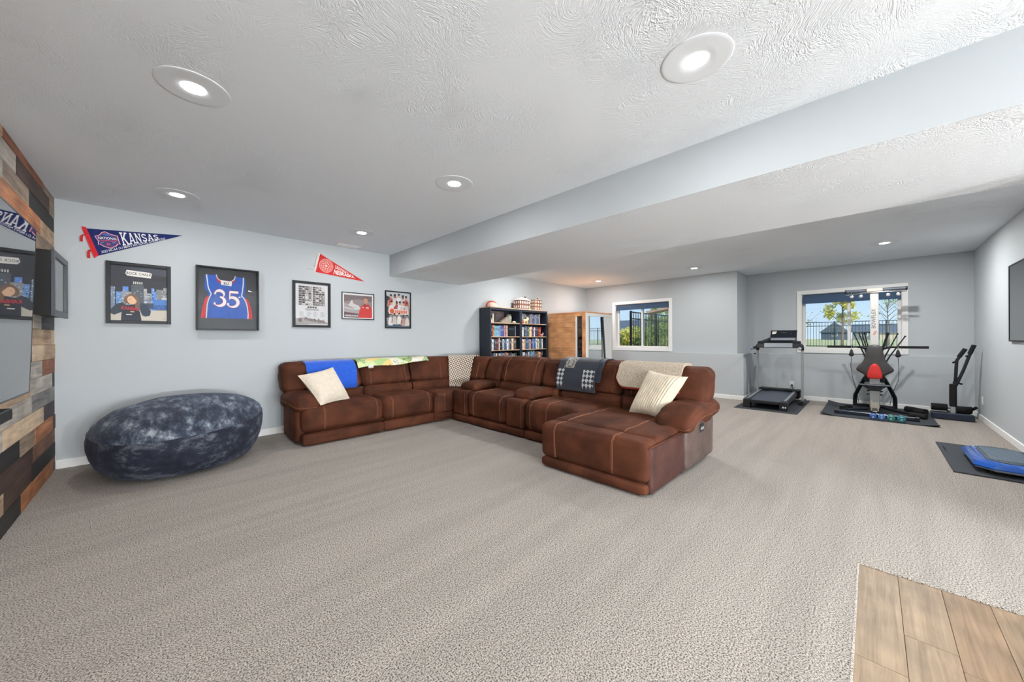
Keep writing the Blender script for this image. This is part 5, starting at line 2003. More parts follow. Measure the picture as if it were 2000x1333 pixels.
# --- framed print on the right wall
t = thing('framed_poster', 'dark poster in a thin black glazed frame on the right wall', 'picture', (7.0, YC, 1.245))
fx0, fx1, fz0, fz1 = 6.40, 7.38, 1.245, 2.166
yb, yf = YC + .001, YC + .024
m = MB()
bw = .018
m.box(fx0, fx0 + bw, yb, yf, fz0, fz1, bev=.002).box(fx1 - bw, fx1, yb, yf, fz0, fz1, bev=.002)
m.box(fx0 + bw, fx1 - bw, yb, yf, fz0, fz0 + bw, bev=.002).box(fx0 + bw, fx1 - bw, yb, yf, fz1 - bw, fz1, bev=.002)
m.build('frame', M_frame_black, t, smooth=0)
MB().box(fx0 + bw, fx1 - bw, yf - .006, yf - .004, fz0 + bw, fz1 - bw).build('glazing', glass_mat('poster_glass', (1, 1, 1), 1.6), t, smooth=0)
F = Flat((fx1 - bw, yb + .006, fz0 + bw), (-(fx1 - fx0 - 2 * bw), 0, 0), (0, 0, fz1 - fz0 - 2 * bw), .0002)
F.rect((58, 70, 82), 0, 0, 1, 1, 1)
F.rect((40, 50, 60), .22, .08, .9, .92, 2)
F.rect((88, 100, 112), .0, .0, .16, 1, 2)
F.build('poster', t)

# ------------------------------------------------------------------ plank wall: television, sound bar, shadow box
M_bezel = mat('black_bezel', C(18, 19, 21), .3)
def screen_mat():
    m = mat('tv_screen', C(20, 22, 24), .008, spec=.8, coat=.4)
    return m
tv = thing('television', 'large flat television mounted on the plank wall', 'television', (-.62, 3.1, .95))
T0, T1, Y0, Y1 = .947, 2.074, 2.06, 4.075
def tilt(x, y, z):
    return (x + (z - T0) * .028, y, z)
def tbox(name, xa, xb, ya, yb_, za, zb, m_, par, bev=.002):
    b_ = MB().box(xa, xb, ya, yb_, za, zb, bev=bev)
    b_.v = [tilt(*p) for p in b_.v]
    return b_.build(name, m_, par, smooth=0)
tbox('housing', -.665, -.622, Y0, Y1, T0, T1, M_bezel, tv)
for n_, q in (('bezel', (Y0, Y1, T0, T0 + .012)), ('bezel', (Y0, Y1, T1 - .010, T1)), ('bezel', (Y0, Y0 + .009, T0, T1)), ('bezel', (Y1 - .009, Y1, T0, T1))):
    tbox(n_, -.622, -.6165, *q, M_bezel, tv, .001)
tbox('screen', -.622, -.6175, Y0 + .009, Y1 - .009, T0 + .012, T1 - .010, screen_mat(), tv, 0)
MB().box(-.722, -.64, 2.75, 3.4, 1.25, 1.75).build('wall_bracket', M_bezel, tv, smooth=0)
sb = thing('sound_bar', 'black sound bar on the plank wall under the television', 'speaker', (-.65, 3.0, .84))
MB().box(-.70, -.605, 2.45, 3.585, .838, .905, bev=.006).build('body', mat('sound_bar_black', C(34, 36, 40), .5), sb, smooth=0)
MB().box(-.606, -.603, 2.46, 3.575, .844, .899).build('grille', mat('grille_cloth', C(26, 27, 30), .9, bump=(400, .5)), sb, smooth=0)
MB().box(-.722, -.69, 2.6, 3.75, .912, .922).build('mount_rail', M_bezel, sb, smooth=0)
bx = thing('shadow_box', 'deep black shadow box frame on the plank wall beside the television', 'picture', (-.66, 5.16, 1.51))
a0, a1, b0, b1, xf_ = 4.83, 5.50, 1.512, 2.072, -.605
m = MB()
m.box(XD + .004, xf_ - .02, a0 + .01, a0 + .03, b0 + .01, b1 - .01).box(XD + .004, xf_ - .02, a1 - .03, a1 - .01, b0 + .01, b1 - .01)
m.box(XD + .004, xf_ - .02, a0 + .03, a1 - .03, b0 + .01, b0 + .03).box(XD + .004, xf_ - .02, a0 + .03, a1 - .03, b1 - .03, b1 - .01)
m.build('case', mat('matte_black_case', C(16, 16, 18), .7), bx, smooth=0)
m = MB()
w = .055
m.box(xf_ - .02, xf_, a0, a0 + w, b0, b1, bev=.004).box(xf_ - .02, xf_, a1 - w, a1, b0, b1, bev=.004)
m.box(xf_ - .02, xf_, a0 + w, a1 - w, b0, b0 + w, bev=.004).box(xf_ - .02, xf_, a0 + w, a1 - w, b1 - w, b1, bev=.004)
m.build('frame', mat('slate_grey_frame', C(62, 68, 76), .35), bx, smooth=0)
MB().box(xf_ - .016, xf_ - .013, a0 + w, a1 - w, b0 + w, b1 - w).build('glazing', glass_mat('box_glass', (.9, .9, .9), 1.3), bx, smooth=0)
MB().box(XD + .006, XD + .012, a0 + .03, a1 - .03, b0 + .03, b1 - .03).build('backing_board', mat('grey_backing', C(196, 198, 200), .6), bx, smooth=0)

# ================================================================== bookcases
M_case = mat('navy_black_case', C(36, 44, 56), .5, var=(12, .12))
M_shelf = wood_mat('pale_shelf_wood', C(186, 152, 120), C(216, 186, 154), grain=(1.5, 20, 20), rough=.5)
SHZ = [.06, .48, .775, 1.068, 1.352, 1.643]
BF, BB = 5.47, 5.805
def bookcase(x0, x1, label):
    t = thing('bookcase', label, 'bookcase', ((x0 + x1) / 2, 5.64, 0), 'pair of navy bookcases')
    for a, b in ((x0, x0 + .034), (x1 - .034, x1)):
        MB().box(a, b, BF, BB, 0, 1.945, bev=.002).build('side_panel', M_case, t, smooth=0)
    MB().box(x0 - .004, x1 + .004, BF - .006, BB, 1.945, 1.962, bev=.002).build('top_board', M_shelf, t, smooth=0)
    MB().box(x0 + .034, x1 - .034, BF, BF + .02, 1.905, 1.945).build('header_rail', M_case, t, smooth=0)
    MB().box(x0 + .034, x1 - .034, BF, BF + .02, 0, .06).build('kick_board', M_case, t, smooth=0)
    MB().box(x0 + .034, x1 - .034, BB - .008, BB - .002, .06, 1.945).build('back_panel', M_case, t, smooth=0)
    for z in SHZ:
        MB().box(x0 + .034, x1 - .034, BF + .008, BB - .01, z - .018, z, bev=.0015).build('shelf', M_shelf, t, smooth=0)
bookcase(4.812, 5.722, 'navy-sided bookcase with pale shelves, nearer the framed pictures')
bookcase(5.728, 6.636, 'navy-sided bookcase with pale shelves, nearer the sauna cabin')

CN = {'white': (226, 224, 218), 'cream': (220, 204, 176), 'navy': (40, 52, 84), 'black': (32, 32, 36), 'teal': (110, 180, 184), 'sky': (120, 168, 208), 'blue': (60, 98, 160),
      'red': (172, 48, 46), 'maroon': (112, 34, 56), 'orange': (206, 110, 70), 'grey': (140, 144, 148), 'charcoal': (66, 70, 78), 'purple': (92, 74, 130), 'green': (74, 108, 92),
      'tan': (190, 158, 124), 'brown': (104, 74, 58), 'pink': (206, 142, 146), 'yellow': (214, 190, 116), 'slate': (78, 98, 120)}
book_cache = {}
M_page = mat('page_edges', C(226, 218, 200), .9)
book_n = {}
def book(x, w, h, d, z, cname, case, shelf, idx, lean=0.0):
    label = '%s book, %s from left, %s shelf, %s bookcase' % (cname, ORD[idx], shelf, case)
    t = thing('book', label, 'book', (x + w / 2, BF + .03 + d / 2, z), 'books on the bookcase shelves')
    c = CN[cname]
    m_ = mat('book_cloth_' + cname, C(c), .5, var=(40, .12))
    lt = sum(c) > 380
    m2 = mat('spine_print_light', C(170, 168, 162), .6) if not lt else mat('spine_print_dark', C(48, 50, 60), .6)
    y0 = BF + .03
    e = .0022
    k = MB()
    k.box(x, x + e, y0, y0 + d, z, z + h).box(x + w - e, x + w, y0, y0 + d, z, z + h).box(x, x + w, y0 - .001, y0 + e, z, z + h)
    k.build('cover', m_, t, smooth=0)
    MB().box(x + e, x + w - e, y0 + e, y0 + d - .004, z + .003, z + h - .003).build('pages', M_page, t, smooth=0)
    rnd = random.Random(int(x * 1000) + int(z * 100))
    for q in range(rnd.choice((1, 2, 2))):
        zc = z + h * (.72 if q == 0 else .22) + rnd.uniform(-.02, .02)
        MB().box(x + w * .32, x + w * .68, y0 - .0016, y0 - .0009, zc - h * (.11 if q == 0 else .025), zc + h * (.07 if q == 0 else .025)).build('spine_title', m2, t, smooth=0)
def fill(x0, x1, z, names, hmax, case, shelf, seed, wmin=.022, wmax=.045, hmin=.19, start=0, scale=None):
    rnd = random.Random(seed)
    ws_ = [rnd.uniform(wmin, wmax) for _ in names]
    tot = sum(ws_) + .0015 * len(names)
    f = (x1 - x0) / tot
    x = x0
    for i, (n_, w) in enumerate(zip(names, ws_)):
        h = rnd.uniform(hmin, hmax)
        book(x, w * f, h, rnd.uniform(.13, .18), z, n_, case, shelf, start + i)
        x += w * f + .0015 * f
LS, RS = 'picture-side', 'sauna-side'
# left case
fill(4.862, 5.335, 1.352, ['navy', 'orange', 'teal', 'teal', 'sky', 'sky', 'grey', 'blue', 'blue', 'purple', 'pink', 'maroon', 'cream'], .235, LS, 'second', 2, hmin=.215)
fill(4.860, 5.60, 1.068, ['grey', 'white', 'navy', 'charcoal', 'maroon', 'brown', 'white', 'black', 'navy', 'white', 'slate', 'blue', 'white', 'grey', 'navy', 'tan', 'cream', 'brown', 'charcoal'], .25, LS, 'third', 3, hmin=.225)
fill(4.860, 5.62, .775, ['navy', 'navy', 'grey', 'slate', 'white', 'black', 'cream', 'blue', 'grey', 'slate', 'orange', 'tan', 'navy', 'slate', 'charcoal', 'grey', 'green', 'black'], .24, LS, 'fourth', 4, hmin=.20)
# right case
fill(6.07, 6.40, 1.643, ['grey', 'purple', 'slate', 'grey', 'slate', 'blue', 'tan'], .235, RS, 'top', 5, hmin=.20)
fill(5.790, 6.43, 1.352, ['white', 'navy', 'slate', 'slate', 'charcoal', 'green', 'yellow', 'cream', 'maroon', 'purple', 'white', 'navy', 'charcoal', 'black', 'red', 'red'], .235, RS, 'second', 6, hmin=.20)
fill(5.785, 6.50, 1.068, ['cream', 'cream', 'tan', 'navy', 'blue', 'slate', 'grey', 'pink', 'black', 'blue', 'sky', 'slate', 'blue', 'white', 'grey', 'white', 'green', 'slate', 'white'], .25, RS, 'third', 7, hmin=.215)
fill(5.785, 6.50, .775, ['sky', 'white', 'black', 'slate', 'maroon', 'white', 'blue', 'teal', 'sky', 'grey', 'slate', 'brown', 'charcoal', 'tan', 'cream', 'orange', 'navy', 'black'], .25, RS, 'fourth', 8, hmin=.21)

# black framed case standing on the second shelf
t = thing('display_case', 'glossy black display case with silver edge on the second shelf', 'display case', (5.47, 5.62, 1.352))
MB().box(5.352, 5.585, 5.52, 5.60, 1.3525, 1.575, bev=.003).build('case', mat('gloss_black', C(24, 26, 32), .12), t, smooth=0)
MB().box(5.587, 5.596, 5.51, 5.60, 1.3525, 1.58, bev=.002).build('edge_strip', mat('silver_edge', C(196, 200, 206), .3, metal=.6), t, smooth=0)
MB().box(5.39, 5.55, 5.518, 5.521, 1.512, 1.518).build('shelf_line', mat('blue_sheen_line', C(90, 120, 150), .3), t, smooth=0)

# ornaments on the top shelves
M_wht = mat('glazed_white', C(226, 222, 212), .35)
M_stone = mat('carved_grey_stone', C(150, 138, 124), .8, var=(60, .45), bump=(90, .8, 3, .006))
t = thing('figurine', 'black and white figurine at the left end of the top shelf', 'figurine', (4.905, 5.56, 1.643))
MB().lathe([(.034, 0), (.034, .03), (.024, .06), (.02, .08)], 16, (4.905, 5.56, 1.6435)).build('base', M_wht, t)
MB().lathe([(.012, .08), (.03, .10), (.04, .135), (.036, .17), (.018, .195), (.003, .2)], 16, (4.905, 5.56, 1.6435)).build('head', mat('black_glaze', C(24, 24, 28), .2), t)
t = thing('candle', 'tall cream pillar candle on the top shelf', 'candle', (4.975, 5.57, 1.643))
MB().lathe([(.022, 0), (.022, .188), (.012, .194)], 16, (4.975, 5.57, 1.6435)).build('wax', mat('cream_wax', C(226, 216, 196), .5), t)
MB().tube([(4.975, 5.57, 1.836), (4.976, 5.57, 1.85)], .0015, 5).build('wick', M_darkslot, t)
t = thing('picture_board', 'faded brown and pink print leaning at the back of the top shelf', 'picture', (5.2, 5.74, 1.643))
MB().box(5.03, 5.46, 5.745, 5.76, 1.6435, 1.90, bev=.002).build('board', mat('faded_print', C(128, 92, 84), .6, var=(7, .4), rgb2=C(150, 150, 158)), t, smooth=0)
t = thing('ring_ornament', 'grey concentric metal ring ornament on the top shelf', 'ornament', (5.13, 5.60, 1.643))
for k, rr in enumerate((.088, .066, .044, .024)):
    MB().tube([(5.13 + rr * math.cos(a / 20 * 2 * PI), 5.60 + .012 * k, 1.736 + rr * math.sin(a / 20 * 2 * PI)) for a in range(20)], .0045, 6, closed=True).build('ring', mat('pewter', C(104, 100, 96), .4, metal=.7), t)
t = thing('carved_ornament', 'low mottled grey carved stone ornament on the top shelf', 'ornament', (5.31, 5.57, 1.643))
m = MB()
m.prism([(-.13, 0), (.12, 0), (.12, .05), (.07, .11), (.03, .125), (-.02, .08), (-.07, .055), (-.12, .03)], 5.53, 5.61, lambda a, b, h: (5.31 + a, h, 1.6435 + b))
m.build('carving', M_stone, t, smooth=0)
t = thing('glass_jar', 'frosted lidded jar at the right of the top shelf', 'jar', (5.50, 5.58, 1.643))
MB().lathe([(.055, 0), (.062, .01), (.064, .14), (.05, .16)], 20, (5.47, 5.60, 1.6435)).build('jar_body', mat('frosted_jar', C(150, 154, 146), .25, var=(18, .3)), t)
MB().lathe([(.055, .16), (.055, .185), (.04, .195)], 20, (5.47, 5.60, 1.6435)).build('lid', M_stone, t)
t = thing('shell_dish', 'small pale shell lying at the right of the top shelf', 'ornament', (5.56, 5.53, 1.643))
MB().lathe([(.012, 0), (.04, .008), (.046, .025), (.03, .04), (.006, .046)], 12, (5.565, 5.53, 1.6435)).build('shell', M_wht, t)
t = thing('patterned_box', 'blue and white patterned box on the top shelf, left of the cream animal', 'box', (5.83, 5.62, 1.643))
MB().box(5.785, 5.885, 5.55, 5.70, 1.6435, 1.845, bev=.004).build('box_body', mat('blue_white_pattern', C(96, 112, 150), .5, var=(45, .6), rgb2=C(222, 224, 230)), t, smooth=0)
t = thing('patterned_box', 'purple and white patterned box on the top shelf, behind the cream animal', 'box', (5.97, 5.68, 1.643))
MB().box(5.905, 6.05, 5.62, 5.74, 1.6435, 1.875, bev=.004).build('box_body', mat('purple_white_pattern', C(84, 70, 100), .5, var=(45, .6), rgb2=C(210, 206, 214)), t, smooth=0)
def animal(name, label, x, y, z, s, m_, parts_m):
    t = thing(name, label, 'figurine', (x, y, z))
    m = MB()
    Cushion(x - .06 * s, x + .05 * s, y - .028 * s, y + .028 * s, z + .03 * s, z + .085 * s, r=.027 * s, n=8).put(m)
    m.build('body', m_, t, smooth=60)
    m = MB()
    Cushion(x + .03 * s, x + .08 * s, y - .022 * s, y + .022 * s, z + .06 * s, z + .115 * s, r=.021 * s, n=8).put(m)
    m.build('head', m_, t, smooth=60)
    for dx in (-.042, .03):
        for dy in (-.016, .016):
            MB().tube([(x + dx * s, y + dy * s, z + .0005), (x + dx * s, y + dy * s, z + .045 * s)], .010 * s, 8).build('leg', m_, t)
    for dy in (-.014, .014):
        MB().tube([(x + .05 * s, y + dy * s, z + .108 * s), (x + .045 * s, y + dy * 1.4 * s, z + .135 * s)], [.008 * s, .002 * s], 6).build('ear', parts_m, t)
animal('animal_figurine', 'cream china animal standing at the front of the top shelf', 5.93, 5.53, 1.643, 1.25, mat('cream_china', C(224, 208, 168), .35), M_wht)
animal('animal_figurine', 'small pinkish animal figurine at the right end of the second shelf', 6.50, 5.53, 1.352, .7, mat('pink_china', C(196, 170, 158), .4), M_wht)
t = thing('vase', 'small round red vase at the left of the top shelf in the sauna-side bookcase', 'vase', (5.815, 5.515, 1.643))
MB().lathe([(.016, 0), (.030, .015), (.034, .035), (.022, .055), (.014, .062), (.017, .07)], 14, (5.815, 5.515, 1.6435)).build('vase_body', mat('red_glaze', C(190, 96, 80), .3), t)

# on top of the bookcases
t = thing('knit_cap', 'small red and white cap lying on the bookcase nearer the framed pictures', 'cap', (5.0, 5.62, 1.962))
c0 = (5.0, 5.62, 1.9622)
MB().lathe([(.125, 0), (.13, .012), (.118, .05), (.092, .085), (.05, .108), (.006, .115)], 24, c0, fn=lambda p: Vector((p.x * 1.15, p.y * .8, p.z))).build('crown', mat('white_wool', C(224, 196, 182), .9, bump=(120, .4)), t)
m = MB()
m.tube([(5.0 + .15 * math.cos(a), 5.62 + .005, 1.9622 + .004 + .122 * math.sin(a)) for a in [PI * k / 14 for k in range(15)]], .02, 8)
m.build('stripe', mat('red_wool', C(176, 74, 58), .9), t)
MB().box(4.83, 4.90, 5.57, 5.67, 1.9622, 1.972, bev=.003).build('brim', mat('red_wool', C(176, 74, 58), .9), t, smooth=0)
M_brick = mat('model_brick', C(120, 66, 54), .8, var=(30, .2))
M_snow = mat('model_snow', C(232, 226, 216), .7, bump=(40, .4))
M_litw = mat('model_window', C(226, 222, 210), .5)
def model_house(x0, x1, y0, y1, h, roof, cols, rows, wall_m, label, hip=True):
    t = thing('model_house', label, 'model house', ((x0 + x1) / 2, (y0 + y1) / 2, 1.962), 'model houses on the bookcase')
    z = 1.9625
    MB().box(x0 - .02, x1 + .02, y0 - .03, y1 + .02, z, z + .014, bev=.004).build('snowy_base', M_snow, t, smooth=0)
    z += .0142
    MB().box(x0, x1, y0, y1, z, z + h, bev=.002).build('walls', wall_m, t, smooth=0)
    dx = (x1 - x0) / cols
    dz = h / rows
    for r in range(rows):
        for c in range(cols):
            MB().box(x0 + dx * (c + .24), x0 + dx * (c + .76), y0 - .004, y0, z + dz * (r + .2), z + dz * (r + .80)).build('window', M_litw, t, smooth=0)
        for c in range(3):
            w_ = (y1 - y0) / 3
            MB().box(x0 - .004, x0, y0 + w_ * (c + .25), y0 + w_ * (c + .75), z + dz * (r + .2), z + dz * (r + .8)).build('window', M_litw, t, smooth=0)
        if r:
            MB().box(x0 - .006, x1 + .006, y0 - .007, y1, z + dz * r - .006, z + dz * r + .006).build('band', mat('model_stone_band', C(150, 110, 92), .7), t, smooth=0)
    zz = z + h
    o = .018
    m = MB()
    xm, ym = (x1 - x0) * .28, (y1 - y0) * .3
    V = [(x0 - o, y0 - o, zz), (x1 + o, y0 - o, zz), (x1 + o, y1 + o, zz), (x0 - o, y1 + o, zz), (x0 + xm, y0 + ym, zz + roof), (x1 - xm, y0 + ym, zz + roof), (x1 - xm, y1 - ym, zz + roof), (x0 + xm, y1 - ym, zz + roof)]
    m.add(V, [(0, 1, 5, 4), (1, 2, 6, 5), (2, 3, 7, 6), (3, 0, 4, 7), (4, 5, 6, 7), (0, 3, 2, 1)])
    m.build('snowy_roof', M_snow, t, smooth=0)
    MB().box(x0 + (x1 - x0) * .7, x0 + (x1 - x0) * .78, y0 + .06, y0 + .09, zz + roof * .5, zz + roof + .03).build('chimney', wall_m, t, smooth=0)
    return t
model_house(5.74, 6.10, 5.535, 5.72, .195, .065, 5, 2, M_brick, 'larger brick model house with snowy roof on top of the bookcases')
model_house(6.27, 6.53, 5.55, 5.70, .235, .03, 3, 3, mat('model_sandstone', C(176, 118, 84), .8, var=(30, .2)), 'smaller narrow model shop with stone front on top of the bookcases')
t = thing('bottle_brush_tree', 'tiny green snow-dusted model tree between the two model houses', 'model tree', (6.19, 5.56, 1.962))
MB().lathe([(.006, 0), (.006, .012), (.032, .014), (.02, .035), (.024, .036), (.012, .06), (.002, .075)], 12, (6.185, 5.56, 1.9625)).build('branches', mat('model_green', C(110, 124, 96), .9), t)
t = thing('model_tree', 'small bare greyish model tree left of the brick model house', 'model tree', (5.66, 5.6, 1.962))
for k in range(7):
    a = k / 7 * 2 * PI
    MB().tube([(5.66, 5.6, 1.9625), (5.66 + .015 * math.cos(a), 5.6 + .015 * math.sin(a), 2.0), (5.66 + .05 * math.cos(a), 5.6 + .03 * math.sin(a), 2.04)], [.004, .003, .001], 5).build('branch', mat('model_bark', C(150, 132, 128), .9), t)

# ================================================================== sauna cabin
M_cedar = wood_mat('honey_sauna_wood', C(206, 144, 96), C(228, 172, 122), grain=(20, 1.0, 20), rough=.45, scale=1.6)
M_cedar2 = wood_mat('honey_sauna_wood_upright', C(206, 144, 96), C(228, 172, 122), grain=(20, 20, 1.0), rough=.45, scale=1.6)
M_swhite = mat('white_painted_panel', C(232, 230, 226), .4)
sa = thing('sauna_cabin', 'wooden sauna cabin with slot window standing in the far corner', 'sauna', (7.6, 5.2, 0))
SX0, SX1, SY0, SY1, SZ = 7.02, 8.16, 4.635, 5.76, 1.93
MB().box(SX0 - .01, SX1 + .01, SY0 - .01, SY1, SZ - .03, SZ, bev=.004).build('roof_board', M_cedar, sa, smooth=0)
MB().box(SX0 - .004, SX1, SY0 - .004, SY1, 0, .08, bev=.004).build('plinth', M_cedar, sa, smooth=0)
# side facing the room: horizontal boards, slot window with white trim, corner stile
zb = .08
nb_ = 14
bh = (SZ - .03 - .075 - zb) / nb_
for k in range(nb_):
    MB().box(SX0, SX0 + .018, 4.934, SY1, zb + k * bh + .0007, zb + (k + 1) * bh - .0007, bev=.0015).build('board', M_cedar, sa, smooth=0)
MB().box(SX0 - .002, SX0 + .02, SY0 + .016, SY1, SZ - .03 - .075, SZ - .03, bev=.002).build('top_rail', M_cedar, sa, smooth=0)
MB().box(SX0 - .003, SX0 + .03, 4.890, 4.933, .08, SZ - .105, bev=.003).build('window_trim', M_swhite, sa, smooth=0)
MB().box(SX0 - .001, SX0 + .02, SY0 + .016, 4.749, .08, SZ - .105, bev=.002).build('corner_stile', M_cedar2, sa, smooth=0)
MB().box(SX0 + .012, SX0 + .017, 4.749, 4.890, .08, SZ - .105).build('slot_pane', glass_mat('smoked_glass', (.8, .79, .78), 1.0), sa, smooth=0)
M_sdark = mat('sauna_heater_black', C(30, 24, 24), .6)
M_sin = mat('sauna_inner_wood', C(150, 128, 116), .6, var=(5, .2))
for k in range(6):
    z = 1.36 - k * .155
    MB().box(SX0 + .019, SX0 + .023, 4.755, 4.835, z - .10, z, bev=.001).build('heater_tile', M_sdark, sa, smooth=0)
MB().box(SX0 + .024, SX0 + .034, SY0 + .03, SY1 - .03, .08, SZ - .03).build('inner_wall', M_sin, sa, smooth=0)
# front: white frame, mirrored glass door, slatted white panel
MB().box(SX0, SX0 + .095, SY0, SY0 + .03, .08, SZ - .03, bev=.003).build('front_stile', M_swhite, sa, smooth=0)
MB().box(SX0 + .095, SX1, SY0, SY0 + .03, SZ - .105, SZ - .03, bev=.003).build('front_rail', M_swhite, sa, smooth=0)
MB().box(SX1 - .05, SX1, SY0, SY0 + .03, .08, SZ - .105, bev=.003).build('front_stile', M_swhite, sa, smooth=0)
MB().box(SX0 + .095, 7.70, SY0 + .008, SY0 + .016, .10, SZ - .107).build('door_pane', mat('mirrored_glass', (.80, .84, .85), .02, metal=1.0), sa, smooth=0)
ed = MB().prism([(7.690, SZ - .11), (7.738, SZ - .11), (7.86, .60), (7.80, .60)], SY0 - .022, SY0 - .002, lambda a, b, h: (a, h, b))
ed.build('door_edge', mat('dark_door_edge', C(38, 42, 50), .4), sa, smooth=0)
for k in range(8):
    x = 7.745 + k * .047
    MB().box(x, x + .040, SY0 + .006, SY0 + .016, .08, SZ - .107, bev=.002).build('slat', M_swhite, sa, smooth=0)
n_rows = 26
for k in range(n_rows):
    z = .14 + k * (SZ - .30) / n_rows
    MB().box(7.745, SX1 - .05, SY0 + .003, SY0 + .006, z, z + .004).build('cross_batten', mat('batten_shade', C(206, 204, 200), .5), sa, smooth=0)
MB().box(SX1 - .02, SX1, SY0 + .03, SY1, .08, SZ - .03).build('far_side', M_cedar, sa, smooth=0)

# ================================================================== exercise area
M_rubber = mat('grey_rubber_mat', C(52, 56, 62), .8, var=(30, .12), bump=(160, .3, 2, .003))
M_blackp = mat('black_plastic', C(26, 28, 32), .45)
M_blackm = mat('black_painted_steel', C(22, 24, 28), .35)
M_chrome = mat('chrome', C(200, 202, 206), .15, metal=1.0)
M_foam = mat('black_foam', C(20, 21, 23), .9, bump=(120, .3))
M_steel = mat('silver_painted_steel', C(176, 178, 180), .3, metal=.5)

def floor_mat(name, label, x0, x1, y0, y1, h, curl=0.0):
    t = thing(name, label, 'mat', ((x0 + x1) / 2, (y0 + y1) / 2, 0), 'rubber equipment mats')
    def fn(u, v):
        x, y = x0 + (x1 - x0) * u, y0 + (y1 - y0) * v
        c = curl * (max(0, abs(2 * u - 1) - .75) / .25) ** 2 * (max(0, abs(2 * v - 1) - .55) / .45) ** 2
        c += curl * .5 * max(0, (v - .85) / .15) ** 2
        return Vector((x, y, h + c)), Vector((0, 0, 1))
    MB().grid(fn, 24, 24, h).build('rubber_sheet', M_rubber, t, smooth=40)
    return t
floor_mat('exercise_mat', 'thin dark rubber mat under the treadmill', 7.65, 9.50, .892, 1.828, .006)
floor_mat('exercise_mat', 'thick dark rubber mat with curling edge under the home gym', 7.95, 9.53, -.69, .615, .012, .03)
mt = floor_mat('exercise_mat', 'dark rubber mat under the blue vibration plate', 5.44, 6.83, -1.186, -.553, .012)
MB().box(6.35, 6.62, -.60, -.585, .0119, .0125).build('embossed_mark', M_foam, mt, smooth=0)

# ------------------------------------------------------------------ treadmill
tr = thing('treadmill', 'black treadmill with console standing before the far ledge', 'treadmill', (8.6, 1.375, .006))
g = .0065
def slope(m_):
    m_.v = [(x, y, z + (max(0, x - 7.85) * .045 if z > .05 else 0)) for x, y, z in m_.v]
    return m_
M_belt = mat('grey_running_belt', C(66, 74, 86), .38, var=(40, .08), bump=(300, .2, 2, .001))
slope(MB().box(7.86, 9.25, 1.135, 1.615, .095, .152)).build('belt', M_belt, tr, smooth=0)
for y0, y1 in ((1.055, 1.135), (1.615, 1.695)):
    slope(MB().box(7.86, 9.3, y0, y1, .075, .162, bev=.008)).build('side_rail', M_blackp, tr, smooth=0)
    slope(MB().box(7.95, 9.15, (y0 + y1) / 2 - .022, (y0 + y1) / 2 + .022, .1625, .166)).build('foot_grip', mat('foot_grip_grey', C(120, 128, 138), .5), tr, smooth=0)
for y0, y1 in ((1.045, 1.155), (1.595, 1.705)):
    MB().prism([(7.80, g), (7.90, g), (7.93, .10), (7.93, .166), (7.80, .160)], y0, y1, lambda a, b, h: (a, h, b)).build('rear_foot', M_blackp, tr, smooth=0)
MB().box(7.805, 7.87, 1.155, 1.595, .105, .158, bev=.008).build('rear_roller_cover', M_blackp, tr, smooth=0)
F = Flat((7.7985, 1.13, .06), (0, -1, 0), (0, 0, 1), .0002)
F.rect((220, 224, 230), .015, .0, .045, .028, 1)
F.ell((220, 224, 230), .062, .013, .011, .013, 10, 1)
F.build('badge', tr)
MB().box(9.10, 9.44, 1.01, 1.735, .07, .235, bev=.03).build('motor_hood', M_blackp, tr, smooth=0)
MB().box(9.05, 9.15, 1.0, 1.745, .205, .255, bev=.012).build('hood_lip', M_blackp, tr, smooth=0)
MB().box(8.2, 9.2, 1.10, 1.65, .05, .095).build('under_frame', M_blackm, tr, smooth=0)
for y in (.945, 1.672):
    MB().box(8.70, 9.10, y - .03, y + .03, g, .09, bev=.012).build('base_foot', M_blackp, tr, smooth=0)
    MB().prism([(8.80, .08), (8.89, .08), (8.885, 1.09), (8.83, 1.09)], y - .018, y + .018, lambda a, b, h: (a, h, b)).build('upright', M_steel if y > 1 else M_steel, tr, smooth=0)
    MB().box(8.794, 8.80, y - .012, y + .012, .1, 1.05, bev=.002).build('upright_face', M_steel, tr, smooth=0)
    s_ = 1 if y > 1.3 else -1
    # arm from the upright up to the console and the hand grip towards the runner
    m = MB()
    m.tube([(8.84, y, 1.06), (8.82, y - .01 * s_, 1.13), (8.83, y - .09 * s_, 1.20), (8.87, y - .22 * s_, 1.275)], [.030, .042, .045, .038], 12)
    m.build('console_arm', M_blackp, tr)
    MB().tube([(8.86, y, 1.115), (8.62, y, 1.108), (8.40, y + .01 * s_, 1.095)], .026, 14).build('hand_grip', M_foam, tr)
    MB().lathe([(.027, 0), (.029, .012), (.02, .018)], 14, (0, 0, 0), M=Matrix.Translation((8.40, y + .01 * s_, 1.095)) @ Matrix.Rotation(-PI / 2, 4, 'Y')).build('grip_cap', mat('grip_cap_grey', C(110, 132, 160), .3) if s_ > 0 else M_steel, tr)
MB().prism([(8.70, 1.10), (8.86, 1.115), (8.90, 1.20), (8.82, 1.235), (8.72, 1.18)], .965, 1.655, lambda a, b, h: (a, h, b)).build('tray', M_blackp, tr, smooth=0)
MB().prism([(8.685, 1.115), (8.70, 1.10), (8.72, 1.185), (8.71, 1.195)], 1.08, 1.53, lambda a, b, h: (a, h, b)).build('tray_trim', mat('tray_grey', C(150, 156, 164), .35, metal=.4), tr, smooth=0)
cs = MB().prism([(8.80, 1.245), (8.845, 1.225), (8.955, 1.435), (8.925, 1.447)], 1.035, 1.455, lambda a, b, h: (a, h, b)).build('console', M_blackp, tr, smooth=0)
F = Flat((8.7985, 1.452, 1.247), (0, -.414, 0), (.125, 0, .2025), .0003)
F.rect((24, 30, 38), .0, .0, 1, 1, 2)
F.rect((128, 134, 142), .02, .02, .98, .26, 3)
